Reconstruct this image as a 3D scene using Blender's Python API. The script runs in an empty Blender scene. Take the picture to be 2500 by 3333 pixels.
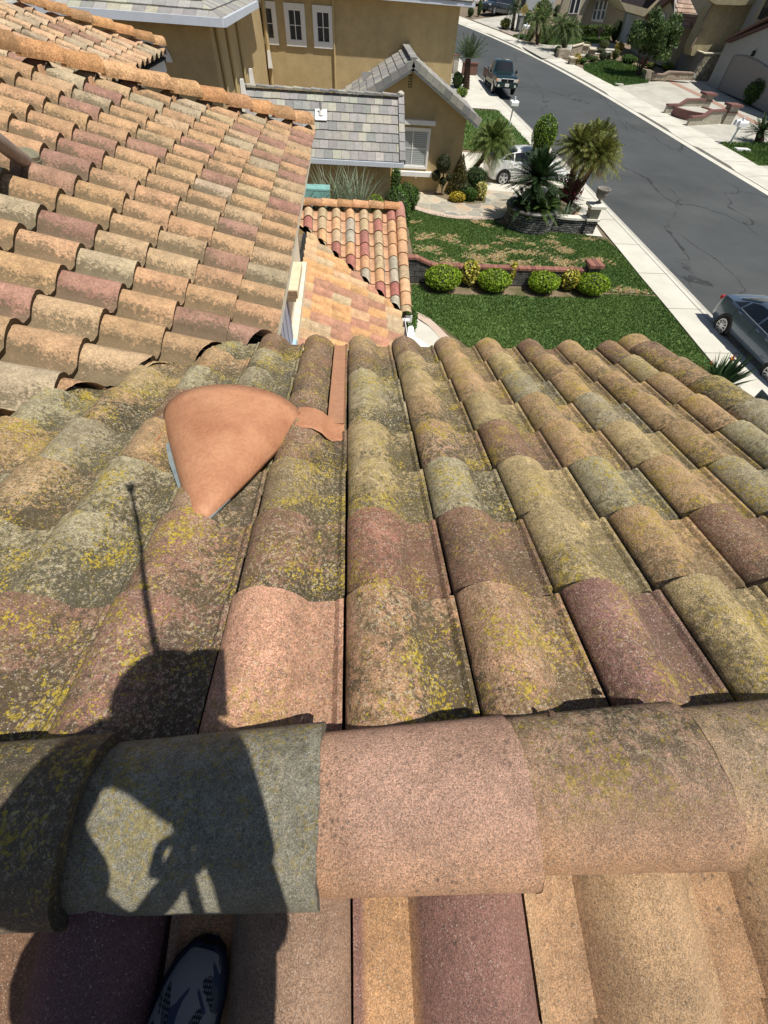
import bpy, bmesh, math, random
import numpy as np
from math import sin, cos, tan, pi, radians, sqrt, atan2
from mathutils import Vector, Matrix
random.seed(7); rng = np.random.default_rng(7)
C = bpy.context.scene.collection
SC = bpy.context.scene

# ------------------------------------------------------------------ camera
F = 1298.0; CX, CY = 1250.0, 1666.5
def _cam():
    d = np.array([1165-CX, 2600-CY, F]); down = d/np.linalg.norm(d)
    vx = 1130.0
    y = -(down[0]*(vx-CX)+down[2]*F)/down[1]
    fw = np.array([vx-CX, y, F]); fw /= np.linalg.norm(fw)
    right = np.cross(down, fw)
    if right[0] < 0: right = -right
    return np.array([right, fw, -down])
RC = _cam()
CAMZ = 7.0
cam = bpy.data.objects.new('camera', bpy.data.cameras.new('camera')); C.objects.link(cam)
cam.data.sensor_fit = 'HORIZONTAL'; cam.data.sensor_width = 36; cam.data.lens = F/2500*36
cam.data.clip_start = 0.02; cam.data.clip_end = 2000
M = Matrix(((RC[0][0], -RC[0][1], -RC[0][2]), (RC[1][0], -RC[1][1], -RC[1][2]), (RC[2][0], -RC[2][1], -RC[2][2])))
cam.matrix_world = Matrix.Translation((0, 0, CAMZ)) @ M.to_4x4()
SC.camera = cam
# ------------------------------------------------------------------ light
SUN = Vector((-.33, .27, -.90)).normalized()
w = bpy.data.worlds.new('World'); SC.world = w; w.use_nodes = True
nt = w.node_tree; bg = nt.nodes['Background']; sk = nt.nodes.new('ShaderNodeTexSky')
sk.sky_type = 'NISHITA'; sk.sun_disc = False
sk.sun_elevation = math.asin(-SUN.z); sk.sun_rotation = atan2(-SUN.x, -SUN.y)
nt.links.new(sk.outputs[0], bg.inputs[0]); bg.inputs[1].default_value = 0.065
sl = bpy.data.lights.new('sun', 'SUN'); sl.energy = 5.0; sl.angle = radians(.53); sl.color = (1, .955, .88)
so = bpy.data.objects.new('sun', sl); C.objects.link(so)
so.rotation_euler = SUN.to_track_quat('-Z', 'Y').to_euler(); so.location = (10, -10, 30)
SC.view_settings.view_transform = 'Standard'; SC.view_settings.look = 'None'
SC.view_settings.exposure = 0.0; SC.view_settings.gamma = 1
# ------------------------------------------------------------------ picture -> world helpers (points on the ground or on a wall)
def ray(p): return RC @ np.array([p[0]-CX, p[1]-CY, F])
def gz(y): return .0005*max(0., y-15)**2
def G(p):
    r = ray(p); r = r/r[1]; lo, hi = .1, 400.
    for _ in range(50):
        m = (lo+hi)/2
        if CAMZ+r[2]*m > gz(m): lo = m
        else: hi = m
    v = r*lo; return Vector((v[0], v[1], v[2]+CAMZ))
def PY(p, Y):
    r = ray(p); v = r*(Y/r[1]); return Vector((v[0], v[1], v[2]+CAMZ))
def PX(p, X):
    r = ray(p); v = r*(X/r[0]); return Vector((v[0], v[1], v[2]+CAMZ))
def PZ(p, z):
    r = ray(p); v = r*((z-CAMZ)/r[2]); return Vector((v[0], v[1], z))
def PXscale(v):      # metres per source pixel at a point
    q = RC.T @ np.array([v[0], v[1], v[2]-CAMZ]); return q[2]/F
def r1(x, y): return (x/1.843, y/1.843)
def r2(x, y): return (750+x/1.843, y/1.843)
def r3(x, y): return (1450+x/2.765, y/2.765)
def r4(x, y): return (1900+x/2.765, y/2.765)
def r5(x, y): return (1250+x/2.074, 400+y/2.074)
def r6(x, y): return (850+x/2.765, 600+y/2.765)
def r7(x, y): return (2000+x/3.318, 800+y/3.318)
def DD(x, y): return (x*2500/1659, y*2500/1659)

# ------------------------------------------------------------------ materials
MATS = {}
def N(t, k): return t.nodes.new('ShaderNode'+k)
def mat(name, col=(.5, .5, .5), rough=.85, var=.15, scale=3., detail=5., bump=.0, bscale=40., metal=0., attr=None, col2=None, spec=.3, fine=0., fscale=150., coat=0., coord='pos'):
    if name in MATS: return MATS[name]
    m = bpy.data.materials.new(name); m.use_nodes = True; t = m.node_tree; L = t.links.new
    b = t.nodes['Principled BSDF']; b.inputs['Roughness'].default_value = rough; b.inputs['Metallic'].default_value = metal
    b.inputs['Specular IOR Level'].default_value = spec; b.inputs['Coat Weight'].default_value = coat
    g = N(t, 'NewGeometry'); pos = g.outputs['Position']
    if coord == 'obj': tc = N(t, 'TexCoord'); pos = tc.outputs['Object']
    n = N(t, 'TexNoise'); n.inputs['Scale'].default_value = scale; n.inputs['Detail'].default_value = detail; n.inputs['Roughness'].default_value = .65
    L(pos, n.inputs['Vector'])
    rp = N(t, 'ValToRGB'); rp.color_ramp.elements[0].position = .32; rp.color_ramp.elements[1].position = .68
    c2 = col2 or tuple(min(1, c*(1+var)) for c in col); c1 = tuple(c*(1-var) for c in col) if not col2 else col
    rp.color_ramp.elements[0].color = (*c1, 1); rp.color_ramp.elements[1].color = (*c2, 1)
    L(n.outputs[0], rp.inputs[0]); out = rp.outputs[0]
    if attr:
        a = N(t, 'Attribute'); a.attribute_name = attr
        rp.color_ramp.elements[0].color = (1-var,)*3+(1,); rp.color_ramp.elements[1].color = (1+var,)*3+(1,)
        mx = N(t, 'MixRGB'); mx.blend_type = 'MULTIPLY'; mx.inputs[0].default_value = 1
        L(a.outputs['Color'], mx.inputs[1]); L(out, mx.inputs[2]); out = mx.outputs[0]
    if fine:
        n2 = N(t, 'TexNoise'); n2.inputs['Scale'].default_value = fscale; n2.inputs['Detail'].default_value = 3
        L(pos, n2.inputs['Vector']); r2_ = N(t, 'ValToRGB')
        r2_.color_ramp.elements[0].position = .35; r2_.color_ramp.elements[1].position = .65
        r2_.color_ramp.elements[0].color = (1-fine,)*3+(1,); r2_.color_ramp.elements[1].color = (1+fine,)*3+(1,)
        L(n2.outputs[0], r2_.inputs[0]); mx = N(t, 'MixRGB'); mx.blend_type = 'MULTIPLY'; mx.inputs[0].default_value = 1
        L(out, mx.inputs[1]); L(r2_.outputs[0], mx.inputs[2]); out = mx.outputs[0]
    L(out, b.inputs['Base Color'])
    if bump:
        n3 = N(t, 'TexNoise'); n3.inputs['Scale'].default_value = bscale; n3.inputs['Detail'].default_value = 6
        L(pos, n3.inputs['Vector']); bp = N(t, 'Bump'); bp.inputs['Strength'].default_value = bump; bp.inputs['Distance'].default_value = .6/bscale
        L(n3.outputs[0], bp.inputs['Height']); L(bp.outputs[0], b.inputs['Normal'])
    MATS[name] = m; return m

def tile_mat(name, grain=170., gamt=.35, dirt=.5, pang=.14, headg=.10, nose=0., lich=0., dirtcol=(.075, .07, .04), spark=0., bs=1., lichcol=(.60, .44, .035), dthr=.5):
    """clay/concrete roof tile: per-tile colour x grain, dark crust, yellow lichen"""
    m = bpy.data.materials.new(name); m.use_nodes = True; t = m.node_tree; L = t.links.new
    b = t.nodes['Principled BSDF']; b.inputs['Roughness'].default_value = .8; b.inputs['Specular IOR Level'].default_value = .35
    pos = N(t, 'NewGeometry').outputs['Position']
    def noise(s, d=5, r=.6, dist=0., off=None):
        n = N(t, 'TexNoise'); n.inputs['Scale'].default_value = s; n.inputs['Detail'].default_value = d
        n.inputs['Roughness'].default_value = r; n.inputs['Distortion'].default_value = dist
        if off:
            mp = N(t, 'VectorMath'); mp.operation = 'ADD'; mp.inputs[1].default_value = off; L(pos, mp.inputs[0]); L(mp.outputs[0], n.inputs['Vector'])
        else: L(pos, n.inputs['Vector'])
        return n.outputs[0]
    def ramp(x, a, c, ca=(0, 0, 0, 1), cb=(1, 1, 1, 1)):
        r = N(t, 'ValToRGB'); r.color_ramp.elements[0].position = a; r.color_ramp.elements[1].position = c
        r.color_ramp.elements[0].color = ca; r.color_ramp.elements[1].color = cb; L(x, r.inputs[0]); return r.outputs[0]
    def mix(f, a, c, mode='MIX'):
        x = N(t, 'MixRGB'); x.blend_type = mode
        for i, v in ((0, f), (1, a), (2, c)):
            if isinstance(v, (int, float)): x.inputs[i].default_value = v
            elif isinstance(v, tuple): x.inputs[i].default_value = (*v, 1)
            else: L(v, x.inputs[i])
        return x.outputs[0]
    def math_(op, a, c=0.):
        x = N(t, 'Math'); x.operation = op
        for i, v in ((0, a), (1, c)):
            if isinstance(v, (int, float)): x.inputs[i].default_value = v
            else: L(v, x.inputs[i])
        return x.outputs[0]
    ac = N(t, 'Attribute'); ac.attribute_name = 'tc'
    ap = N(t, 'Attribute'); ap.attribute_name = 'tp'; sp = N(t, 'SeparateColor'); L(ap.outputs['Color'], sp.inputs[0])
    pan, lic, rnd = sp.outputs[0], sp.outputs[1], sp.outputs[2]
    col = ac.outputs['Color']
    col = mix(1., col, ramp(noise(9, 6, .65), .3, .7, (.72, .70, .68, 1), (1.22, 1.2, 1.16, 1)), 'MULTIPLY')
    vg = N(t, 'TexVoronoi'); vg.inputs['Scale'].default_value = grain*1.5; L(pos, vg.inputs['Vector']); sg_ = N(t, 'SeparateColor'); L(vg.outputs['Color'], sg_.inputs[0])
    gr_ = math_('ADD', math_('MULTIPLY', sg_.outputs[0], .55), math_('MULTIPLY', noise(grain*.6, 4, .75), .75))
    col = mix(1., col, ramp(gr_, .42, .88, (1-gamt,)*3+(1,), (1+gamt*1.25,)*3+(1,)), 'MULTIPLY')
    # small dark pits
    v = N(t, 'TexVoronoi'); v.inputs['Scale'].default_value = 55; L(pos, v.inputs['Vector'])
    pit = math_('MULTIPLY', ramp(v.outputs['Distance'], .12, .28, (1, 1, 1, 1), (0, 0, 0, 1)), ramp(noise(6, 3), .5, .62))
    col = mix(math_('MULTIPLY', pit, .6), col, (.06, .05, .04))
    # dark crust / dirt, heavier in the pans
    d = math_('ADD', noise(42, 10, .78, .3), math_('MULTIPLY', pan, pang))
    d = math_('ADD', d, math_('MULTIPLY', math_('SUBTRACT', .55, rnd), headg))
    d = math_('ADD', d, math_('MULTIPLY', math_('SUBTRACT', noise(2.6, 3), .5), .5))
    dm = math_('MULTIPLY', ramp(d, dthr, dthr+.075), dirt)
    if lich: dm = math_('MULTIPLY', dm, lic)
    col = mix(dm, col, dirtcol)
    if lich:
        # grey-green film
        g = math_('MULTIPLY', ramp(noise(22, 12, .9, .2, (5, 3, 1)), .475, .52), math_('MULTIPLY', lic, .58))
        col = mix(g, col, (.12, .095, .034))
        v2 = N(t, 'TexVoronoi'); v2.inputs['Scale'].default_value = 105; nd = N(t, 'MixRGB'); nd.blend_type = 'ADD'; nd.inputs[0].default_value = .02
        nn_ = N(t, 'TexNoise'); nn_.inputs['Scale'].default_value = 60; L(pos, nn_.inputs['Vector']); L(pos, nd.inputs[1]); L(nn_.outputs['Color'], nd.inputs[2]); L(nd.outputs[0], v2.inputs['Vector'])
        dots = math_('SUBTRACT', .62, v2.outputs['Distance'])
        l = math_('ADD', math_('MULTIPLY', dots, .42), math_('MULTIPLY', noise(40, 5, .7, .6, (2, 7, 3)), .62))
        l = math_('ADD', l, math_('MULTIPLY', math_('SUBTRACT', noise(5.5, 5, .65, 0, (9, 1, 4)), .52), .95))
        l = math_('ADD', l, math_('MULTIPLY', math_('SUBTRACT', .62, rnd), .05))
        lm = math_('MULTIPLY', ramp(l, .434, .462), math_('MINIMUM', math_('MULTIPLY', lic, 1.25), 1.))
        lc = mix(ramp(noise(95, 3), .38, .6), lichcol, (.27, .20, .03))
        col = mix(math_('MULTIPLY', lm, .88), col, lc)
        # bright crusty grey spots
        w_ = math_('MULTIPLY', math_('MULTIPLY', ramp(noise(85, 7, .8, .3, (1, 8, 8)), .53, .58), ramp(noise(7, 5, .6, 0, (4, 4, 9)), .38, .56)), math_('MULTIPLY', lic, .85))
        col = mix(w_, col, (.60, .49, .31))
    if spark:
        col = mix(math_('MULTIPLY', ramp(sg_.outputs[2], .965, .98), .5), col, (.78, .70, .60))
        col = mix(math_('MULTIPLY', ramp(sg_.outputs[2], .05, .07, (1, 1, 1, 1), (0, 0, 0, 1)), .5), col, (.06, .045, .03))
    L(col, b.inputs['Base Color'])
    hgt = math_('ADD', math_('ADD', math_('MULTIPLY', sg_.outputs[1], .5), noise(grain, 4, .7)), math_('MULTIPLY', noise(24, 8, .7), 2.2))
    bp = N(t, 'Bump'); bp.inputs['Strength'].default_value = .8*bs; bp.inputs['Distance'].default_value = .0035
    L(hgt, bp.inputs['Height']); L(bp.outputs[0], b.inputs['Normal'])
    if spark:
        r = ramp(noise(grain*1.7, 2, .5, 0, (3, 3, 3)), .60, .70, (.85,)*3+(1,), (.25,)*3+(1,)); L(r, b.inputs['Roughness'])
        b.inputs['Specular IOR Level'].default_value = spark
    return m

# ------------------------------------------------------------------ mesh building
class MB:
    def __init__(s): s.v = []; s.f = []; s.c = []; s.p = []; s.mi = []; s.n = 0
    def add(s, vs, fs, col=None, tp=None, mi=0):
        o = s.n; s.v += [tuple(v) for v in vs]; s.n += len(vs)
        s.f += [tuple(i+o for i in f) for f in fs]; s.mi += [mi]*len(fs)
        if isinstance(col, list): s.c += col
        else: s.c += [col or (1, 1, 1)]*len(vs)
        if isinstance(tp, list): s.p += tp
        else: s.p += [tp or (0, 0, 0)]*len(vs)
        return s
    def box(s, c, d, rot=0., col=None, mi=0, R=None, taper=1.):
        h = [x/2 for x in d]; vs = []
        for z in (-1, 1):
            for x, y in ((-1, -1), (1, -1), (1, 1), (-1, 1)):
                k = taper if z > 0 else 1
                p = Vector((x*h[0]*k, y*h[1]*k, z*h[2]))
                if R is not None: p = R @ p
                elif rot: p = Matrix.Rotation(rot, 3, 'Z') @ p
                vs.append(Vector(c)+p)
        s.add(vs, [(3, 2, 1, 0), (4, 5, 6, 7), (0, 1, 5, 4), (1, 2, 6, 5), (2, 3, 7, 6), (3, 0, 4, 7)], col, None, mi); return s
    def prism(s, poly, z0, z1, col=None, mi=0):
        n = len(poly); f0 = z0 if callable(z0) else (lambda x, y: z0); f1 = z1 if callable(z1) else (lambda x, y: z1)
        vs = [(x, y, f0(x, y)) for x, y in poly]+[(x, y, f1(x, y)) for x, y in poly]
        a = sum(poly[i][0]*poly[(i+1) % n][1]-poly[(i+1) % n][0]*poly[i][1] for i in range(n))
        if a < 0: vs = [vs[n-1-i] for i in range(n)]+[vs[2*n-1-i] for i in range(n)]
        fs = [tuple(range(n-1, -1, -1)), tuple(range(n, 2*n))]+[(i, (i+1) % n, n+(i+1) % n, n+i) for i in range(n)]
        s.add(vs, fs, col, None, mi); return s
    def extrude(s, pts, vec, col=None, mi=0):          # any planar polygon given thickness
        n = len(pts); pts = [Vector(p) for p in pts]; v = Vector(vec)
        vs = pts+[p+v for p in pts]
        fs = [tuple(range(n-1, -1, -1)), tuple(range(n, 2*n))]+[(i, (i+1) % n, n+(i+1) % n, n+i) for i in range(n)]
        s.add(vs, fs, col, None, mi); return s
    def tube(s, pts, rad, n=8, col=None, cap=True, mi=0):
        pts = [Vector(p) for p in pts]; m = len(pts); rad = rad if isinstance(rad, (list, tuple)) else [rad]*m
        vs = []; up0 = None
        for i, p in enumerate(pts):
            t = (pts[min(i+1, m-1)]-pts[max(i-1, 0)]).normalized()
            if up0 is None: up0 = Vector((0, 0, 1)) if abs(t.z) < .9 else Vector((1, 0, 0))
            a = t.cross(up0).normalized(); b_ = a.cross(t).normalized(); up0 = b_
            for k in range(n): vs.append(p+(a*cos(2*pi*k/n)+b_*sin(2*pi*k/n))*rad[i])
        fs = [(i*n+k, i*n+(k+1) % n, (i+1)*n+(k+1) % n, (i+1)*n+k) for i in range(m-1) for k in range(n)]
        if cap: fs += [tuple(range(n-1, -1, -1)), tuple((m-1)*n+k for k in range(n))]
        s.add(vs, fs, col, None, mi); return s
    def lathe(s, prof, c, n=20, col=None, mi=0):
        c = Vector(c); vs = [c+Vector((r*cos(2*pi*k/n), r*sin(2*pi*k/n), z)) for r, z in prof for k in range(n)]; m = len(prof)
        fs = [(i*n+k, i*n+(k+1) % n, (i+1)*n+(k+1) % n, (i+1)*n+k) for i in range(m-1) for k in range(n)]
        fs += [tuple(range(n-1, -1, -1)), tuple((m-1)*n+k for k in range(n))]
        s.add(vs, fs, col, None, mi); return s
    def ellip(s, c, r, col=None, n=14, m=9, jit=0., mi=0):
        c = Vector(c); vs = []; ph = random.random()*9
        for i in range(m+1):
            a = -pi/2+pi*i/m
            for k in range(n):
                b_ = 2*pi*k/n; j = 1+jit*(sin(3*b_+ph)*cos(2*a)+.6*sin(5*b_-ph*2+3*a))
                vs.append(c+Vector((r[0]*cos(a)*cos(b_)*j, r[1]*cos(a)*sin(b_)*j, r[2]*sin(a)*j)))
        fs = [(i*n+k, i*n+(k+1) % n, (i+1)*n+(k+1) % n, (i+1)*n+k) for i in range(m) for k in range(n)]
        s.add(vs, fs, col, None, mi); return s
    def build(s, name, mats, parent=None, smooth=False, bevel=0., attrs=False, clip=None, auto=None):
        me = bpy.data.meshes.new(name); me.from_pydata(s.v, [], s.f)
        ml = mats if isinstance(mats, (list, tuple)) else [mats]
        for m in ml: me.materials.append(m)
        if len(ml) > 1: me.polygons.foreach_set('material_index', s.mi)
        if attrs:
            me.update()
            a = me.color_attributes.new('tc', 'FLOAT_COLOR', 'POINT'); a.data.foreach_set('color', np.hstack([np.array([tuple(map(float,q)) for q in s.c], dtype=np.float32), np.ones((s.n, 1), np.float32)]).ravel())
            a = me.color_attributes.new('tp', 'FLOAT_COLOR', 'POINT'); a.data.foreach_set('color', np.hstack([np.array([tuple(map(float,q)) for q in s.p], dtype=np.float32), np.ones((s.n, 1), np.float32)]).ravel())
        if clip:
            bm = bmesh.new(); bm.from_mesh(me)
            for co, no in clip:       # remove the side the normal points to
                bmesh.ops.bisect_plane(bm, geom=bm.verts[:]+bm.edges[:]+bm.faces[:], dist=1e-5, plane_co=co, plane_no=no, clear_outer=True)
            bm.to_mesh(me); bm.free()
        o = bpy.data.objects.new(name, me); C.objects.link(o)
        if smooth:
            me.polygons.foreach_set('use_smooth', [True]*len(me.polygons))
            if auto:
                try: me.set_sharp_from_angle(angle=radians(auto))
                except Exception: pass
        if bevel:
            md = o.modifiers.new('b', 'BEVEL'); md.width = bevel; md.segments = 2; md.limit_method = 'ANGLE'
        if parent is not None:
            o.parent = parent; o.matrix_parent_inverse = parent.matrix_world.inverted() if False else Matrix.Translation(-parent.location)
        return o
def thing(name, label, cat, loc=(0, 0, 0), group=None):
    o = bpy.data.objects.new(name, None); C.objects.link(o); o.location = loc; o.empty_display_size = .2
    o['label'] = label; o['category'] = cat
    if group: o['group'] = group
    return o
def tag(o, label, cat, group=None):
    o['label'] = label; o['category'] = cat
    if group: o['group'] = group
    return o
def structure(o): o['kind'] = 'structure'; return o
def sub(o, parent):          # parent part under part, keeping place
    o.parent = parent; o.matrix_parent_inverse = Matrix.Identity(4)
    return o
def V3(*a): return Vector(a)
def catmull(pts, k=6):
    pts = [np.array(p, float) for p in pts]; out = []
    P = [2*pts[0]-pts[1]]+pts+[2*pts[-1]-pts[-2]]
    for i in range(1, len(P)-2):
        for j in range(k):
            t = j/k; a, b, c, d = P[i-1], P[i], P[i+1], P[i+2]
            out.append(.5*((2*b)+(-a+c)*t+(2*a-5*b+4*c-d)*t*t+(-a+3*b-3*c+d)*t**3))
    out.append(pts[-1]); return out

# ------------------------------------------------------------------ barrel-tile roof generator
PEACH = (.50, .32, .165); BUFF = (.50, .38, .19); MAUVE = (.27, .15, .10); GREY = (.42, .375, .24); ORAN = (.62, .31, .15)
LPE = (.47, .295, .165); LBU = (.45, .32, .19); LMA = (.345, .20, .143); LGR = (.40, .32, .215)
def pick(pal):
    r = random.random()*sum(k for k, _ in pal)
    for k, c in pal:
        r -= k
        if r <= 0: break
    j = random.uniform(.9, 1.1); return tuple(x*j*random.uniform(.97, 1.03) for x in c)
def tile_profile(wd, hb=.078, n=12):
    pts = [(-.004, .016, 0)]
    for i in range(n+1):
        t = i/n; a = pi*t
        h = hb*max(0., sin(a))**.72
        lo = .028*(1-t) if t < .5 else 0.014*(1-t)
        pts.append((wd*.65*t, lo+h if t < 1 else .004, max(0., (t-.62)/.38)))
    pts += [(wd*.69, 0, 1), (wd*.8, 0, 1), (wd*.89, .001, 1), (wd*.93, .014, .8), (wd*.968, .014, .5)]
    return pts
def tiles(mb, O, U, V, NN, rows, cols, wd, ex, pal, colf=None, panf=None, licf=None, lift=.024, jit=.003, head=.06, pancol=None, nu=4, hb=.078, keep=None, bt=.5, th=.019):
    """O origin (top), U down-slope, V sideways (left->right looking down the slope), NN normal"""
    prof = tile_profile(wd, hb); m = len(prof)
    for r in rows:
        for c in cols:
            u0 = r*ex-head; u1 = (r+1)*ex
            if keep:
                pc = O+U*((r+.5)*ex)+V*((c+.5)*wd)
                if not keep(pc): continue
            col = (colf and colf(r, c)) or pick(pal)
            lic = licf(r, c) if licf else 1.; rnd = random.random()
            dn = random.uniform(-jit, jit)*.6; du = random.uniform(-jit, jit)*1.5; dv = random.uniform(-jit, jit)*.7; tw = random.uniform(-jit, jit)*.6
            vs = []; cs = []; ps = []
            for k in range(nu+1):
                t = k/nu; u = u0+(u1-u0)*t+du
                for (v, h, pn) in prof:
                    vv = v+dv+tw*t; hh = h+dn+lift*(t*(ex+head)-head*.5)/ex
                    vs.append(O+U*u+V*(c*wd+vv)+NN*hh)
                    pc = pancol(c) if (pancol and pn > .96) else col
                    cs.append(pc); ps.append((pn, lic, t))
            fs = [(k*m+i, k*m+i+1, (k+1)*m+i+1, (k+1)*m+i) for k in range(nu) for i in range(m-1)]
            # butt (front thickness)
            o = len(vs)
            for (v, h, pn) in prof:
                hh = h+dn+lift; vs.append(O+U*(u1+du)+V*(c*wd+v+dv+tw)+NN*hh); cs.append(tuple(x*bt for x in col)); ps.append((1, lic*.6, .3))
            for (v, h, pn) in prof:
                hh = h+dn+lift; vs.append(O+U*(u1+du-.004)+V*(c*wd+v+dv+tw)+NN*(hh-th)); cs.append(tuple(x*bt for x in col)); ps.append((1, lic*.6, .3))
            fs += [(o+i, o+i+1, o+m+i+1, o+m+i) for i in range(m-1)]
            # left side wall of the barrel
            q = len(vs)
            for k in range(nu+1):
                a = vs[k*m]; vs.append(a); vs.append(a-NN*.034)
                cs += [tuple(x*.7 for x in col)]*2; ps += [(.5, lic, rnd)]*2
            fs += [(q+2*k, q+2*k+1, q+2*k+3, q+2*k+2) for k in range(nu)]
            mb.add(vs, fs, cs, ps)
def caps(mb, P0, P1, NN, ex, hw, hh, pal, colf=None, lic=1., n=14, th=.018, off=0., lift=.022, up=None):
    """half-round caps from the high end P0 to the low end P1; each overlaps the next lower one"""
    D = (P1-P0); Ln = D.length; D.normalize(); S = D.cross(NN).normalized(); k = 0; u = -off
    while u < Ln-.05:
        a, b_ = max(u, 0)-.05 if u > 0 else 0, min(u+ex, Ln); col = (colf and colf(k)) or pick(pal); rnd = random.random()
        vs = []; cs = []; ps = []; j = random.uniform(-.004, .004); j2 = random.uniform(-.005, .005)
        for q in range(5):
            t = q/4; x = a+(b_-a)*t; sc = 1+.06*t
            for i in range(n+1):
                an = pi*i/n
                vs.append(P0+D*x+S*(cos(an)*hw*sc+j+j2*t)+NN*(abs(sin(an))**.8*hh*sc+lift*t)); cs.append(col); ps.append((.1+.3*(abs(cos(an))**3), lic, rnd))
        fs = [(q*(n+1)+i, q*(n+1)+i+1, (q+1)*(n+1)+i+1, (q+1)*(n+1)+i) for q in range(4) for i in range(n)]
        o = len(vs)
        for rr in (1., 0.):
            for i in range(n+1):
                an = pi*i/n; e = 1.06 if rr else 1.06-th/hw
                vs.append(P0+D*(b_-(0 if rr else .003))+S*(cos(an)*hw*e+j+j2)+NN*(abs(sin(an))**.8*(hh*1.06-(0 if rr else th))+lift))
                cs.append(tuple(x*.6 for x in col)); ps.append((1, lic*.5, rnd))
        fs += [(o+i, o+i+1, o+n+2+i, o+n+1+i) for i in range(n)]
        mb.add(vs, fs, cs, ps); u += ex; k += 1

# ================================================================== OUR HOUSE
M_lich = tile_mat('lichen_tile', grain=240, gamt=.36, dirt=.92, lich=1.0, spark=.45, headg=.20, dirtcol=(.050, .045, .028), dthr=.52)
M_clean = tile_mat('sunny_tile', grain=90, gamt=.17, dirt=.75, dirtcol=(.11, .09, .05), bs=.9, dthr=.60, pang=.25, headg=.07)
M_low = tile_mat('porch_tile', grain=90, gamt=.18, dirt=.42, dirtcol=(.16, .11, .06), bs=.6, dthr=.60)
M_near = tile_mat('bare_tile', grain=400, gamt=.30, dirt=.20, dirtcol=(.10, .075, .045), spark=.6, bs=1.4, dthr=.62)
M_cap = tile_mat('cap_tile', grain=90, gamt=.30, dirt=.60, dirtcol=(.17, .10, .04), bs=.8, dthr=.55)
M_felt = mat('roof_felt', (.02, .018, .016), .95)
M_stuc = mat('cream_stucco', (.78, .70, .55), .95, .05, 4, bump=.5, bscale=60)
M_white = mat('white_paint', (.80, .79, .76), .55, .04, 5)
M_stain = mat('stained_cream', (.62, .54, .40), .9, .12, 6, col2=(.80, .74, .60), bump=.2)
a15 = radians(14.9); zA = CAMZ-.98/cos(a15)-.012
house = thing('tile_roofed_house', 'house we stand on, terracotta barrel tile roofs with yellow lichen, cream walls', 'house', (0, 0, 0))
Uf, Nf, Vx = V3(0, cos(a15), -sin(a15)), V3(0, sin(a15), cos(a15)), V3(1, 0, 0)
MOSSY = [(3, PEACH), (2, BUFF), (2.2, MAUVE), (1.6, GREY)]
fc = {(1, -3): (.30, .17, .12), (1, -2): (.32, .17, .13), (1, -1): (.66, .36, .24), (1, 0): (.50, .29, .17), (1, 1): (.47, .28, .17), (1, 2): (.32, .17, .14), (1, 3): BUFF,
      (2, -2): (.36, .2, .14), (2, -1): MAUVE, (2, 0): (.36, .17, .12), (2, 1): MAUVE, (2, 2): BUFF, (2, 3): PEACH, (2, 4): MAUVE, (2, -3): GREY,
      (3, -2): (.42, .27, .18), (3, -1): (.30, .22, .12), (3, 0): BUFF, (3, 1): GREY, (3, 2): BUFF, (3, 3): GREY, (3, 4): PEACH, (3, -3): GREY,
      (4, 1): (.5, .3, .2), (4, 2): MAUVE, (4, 0): BUFF, (5, 0): (.5, .42, .25), (6, -1): MAUVE, (7, -1): MAUVE, (6, -2): GREY, (5, -2): GREY, (7, -2): GREY, (5, -1): MAUVE}
def f_lic(r, c):
    if (r, c) == (1, -1): return .38
    if r == 2 and c in (0, 1): return .55
    if (r, c) in ((1, 2), (2, 4)): return .5
    return {True: 1.0, False: .78}[c <= 1]*random.uniform(.85, 1.1)*(.9 if r < 5 else 1)
mb = MB()
Of = V3(-.0226, 0, zA)+Uf*(.141-.3445)
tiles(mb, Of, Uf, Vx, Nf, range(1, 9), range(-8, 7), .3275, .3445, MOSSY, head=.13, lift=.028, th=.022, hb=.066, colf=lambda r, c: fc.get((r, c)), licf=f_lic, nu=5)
vn = V3(-1, .804, 0).normalized()      # valley plane, normal towards the left roof
roof_f = mb.build('roof', M_lich, house, smooth=True, attrs=True, auto=40, clip=[(V3(0, .02, 0), V3(0, -1, 0)), (V3(-2.98-.06, 0, 0), vn), (V3(2.16, 0, 0), V3(1, 0, 0))])
roof_f['label'] = 'mossy roof slope with yellow lichen'
# deck under the front slope
d = MB(); dz = -.034
d.extrude([V3(-3, 0.0, zA+dz-.0), V3(2.13, 0, zA+dz), V3(2.13, 2.83, zA+dz-2.83*tan(a15)), V3(-.7, 2.83, zA+dz-2.83*tan(a15))], (0, 0, -.03))
# near slope
Un, Nn, Vn = V3(0, -cos(a15), -sin(a15)), V3(0, -sin(a15), cos(a15)), V3(-1, 0, 0)
d.extrude([V3(-3, 0, zA+dz), V3(2.13, 0, zA+dz), V3(2.13, -3, zA+dz-3*tan(a15)), V3(-3, -3, zA+dz-3*tan(a15))], (0, 0, -.03))
d.build('roof_deck', M_felt, house)
mb = MB()
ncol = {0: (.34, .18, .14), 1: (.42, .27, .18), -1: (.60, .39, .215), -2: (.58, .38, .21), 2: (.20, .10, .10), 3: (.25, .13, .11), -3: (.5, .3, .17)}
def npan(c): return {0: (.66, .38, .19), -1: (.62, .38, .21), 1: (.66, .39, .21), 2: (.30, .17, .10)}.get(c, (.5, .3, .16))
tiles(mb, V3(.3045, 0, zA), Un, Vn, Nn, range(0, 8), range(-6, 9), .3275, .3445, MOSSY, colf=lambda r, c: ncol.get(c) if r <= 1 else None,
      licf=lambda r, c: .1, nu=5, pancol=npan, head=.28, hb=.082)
o = mb.build('roof', M_near, house, smooth=True, attrs=True, auto=40, clip=[(V3(0, -.03, 0), V3(0, 1, 0)), (V3(2.16, 0, 0), V3(1, 0, 0))])
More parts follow.
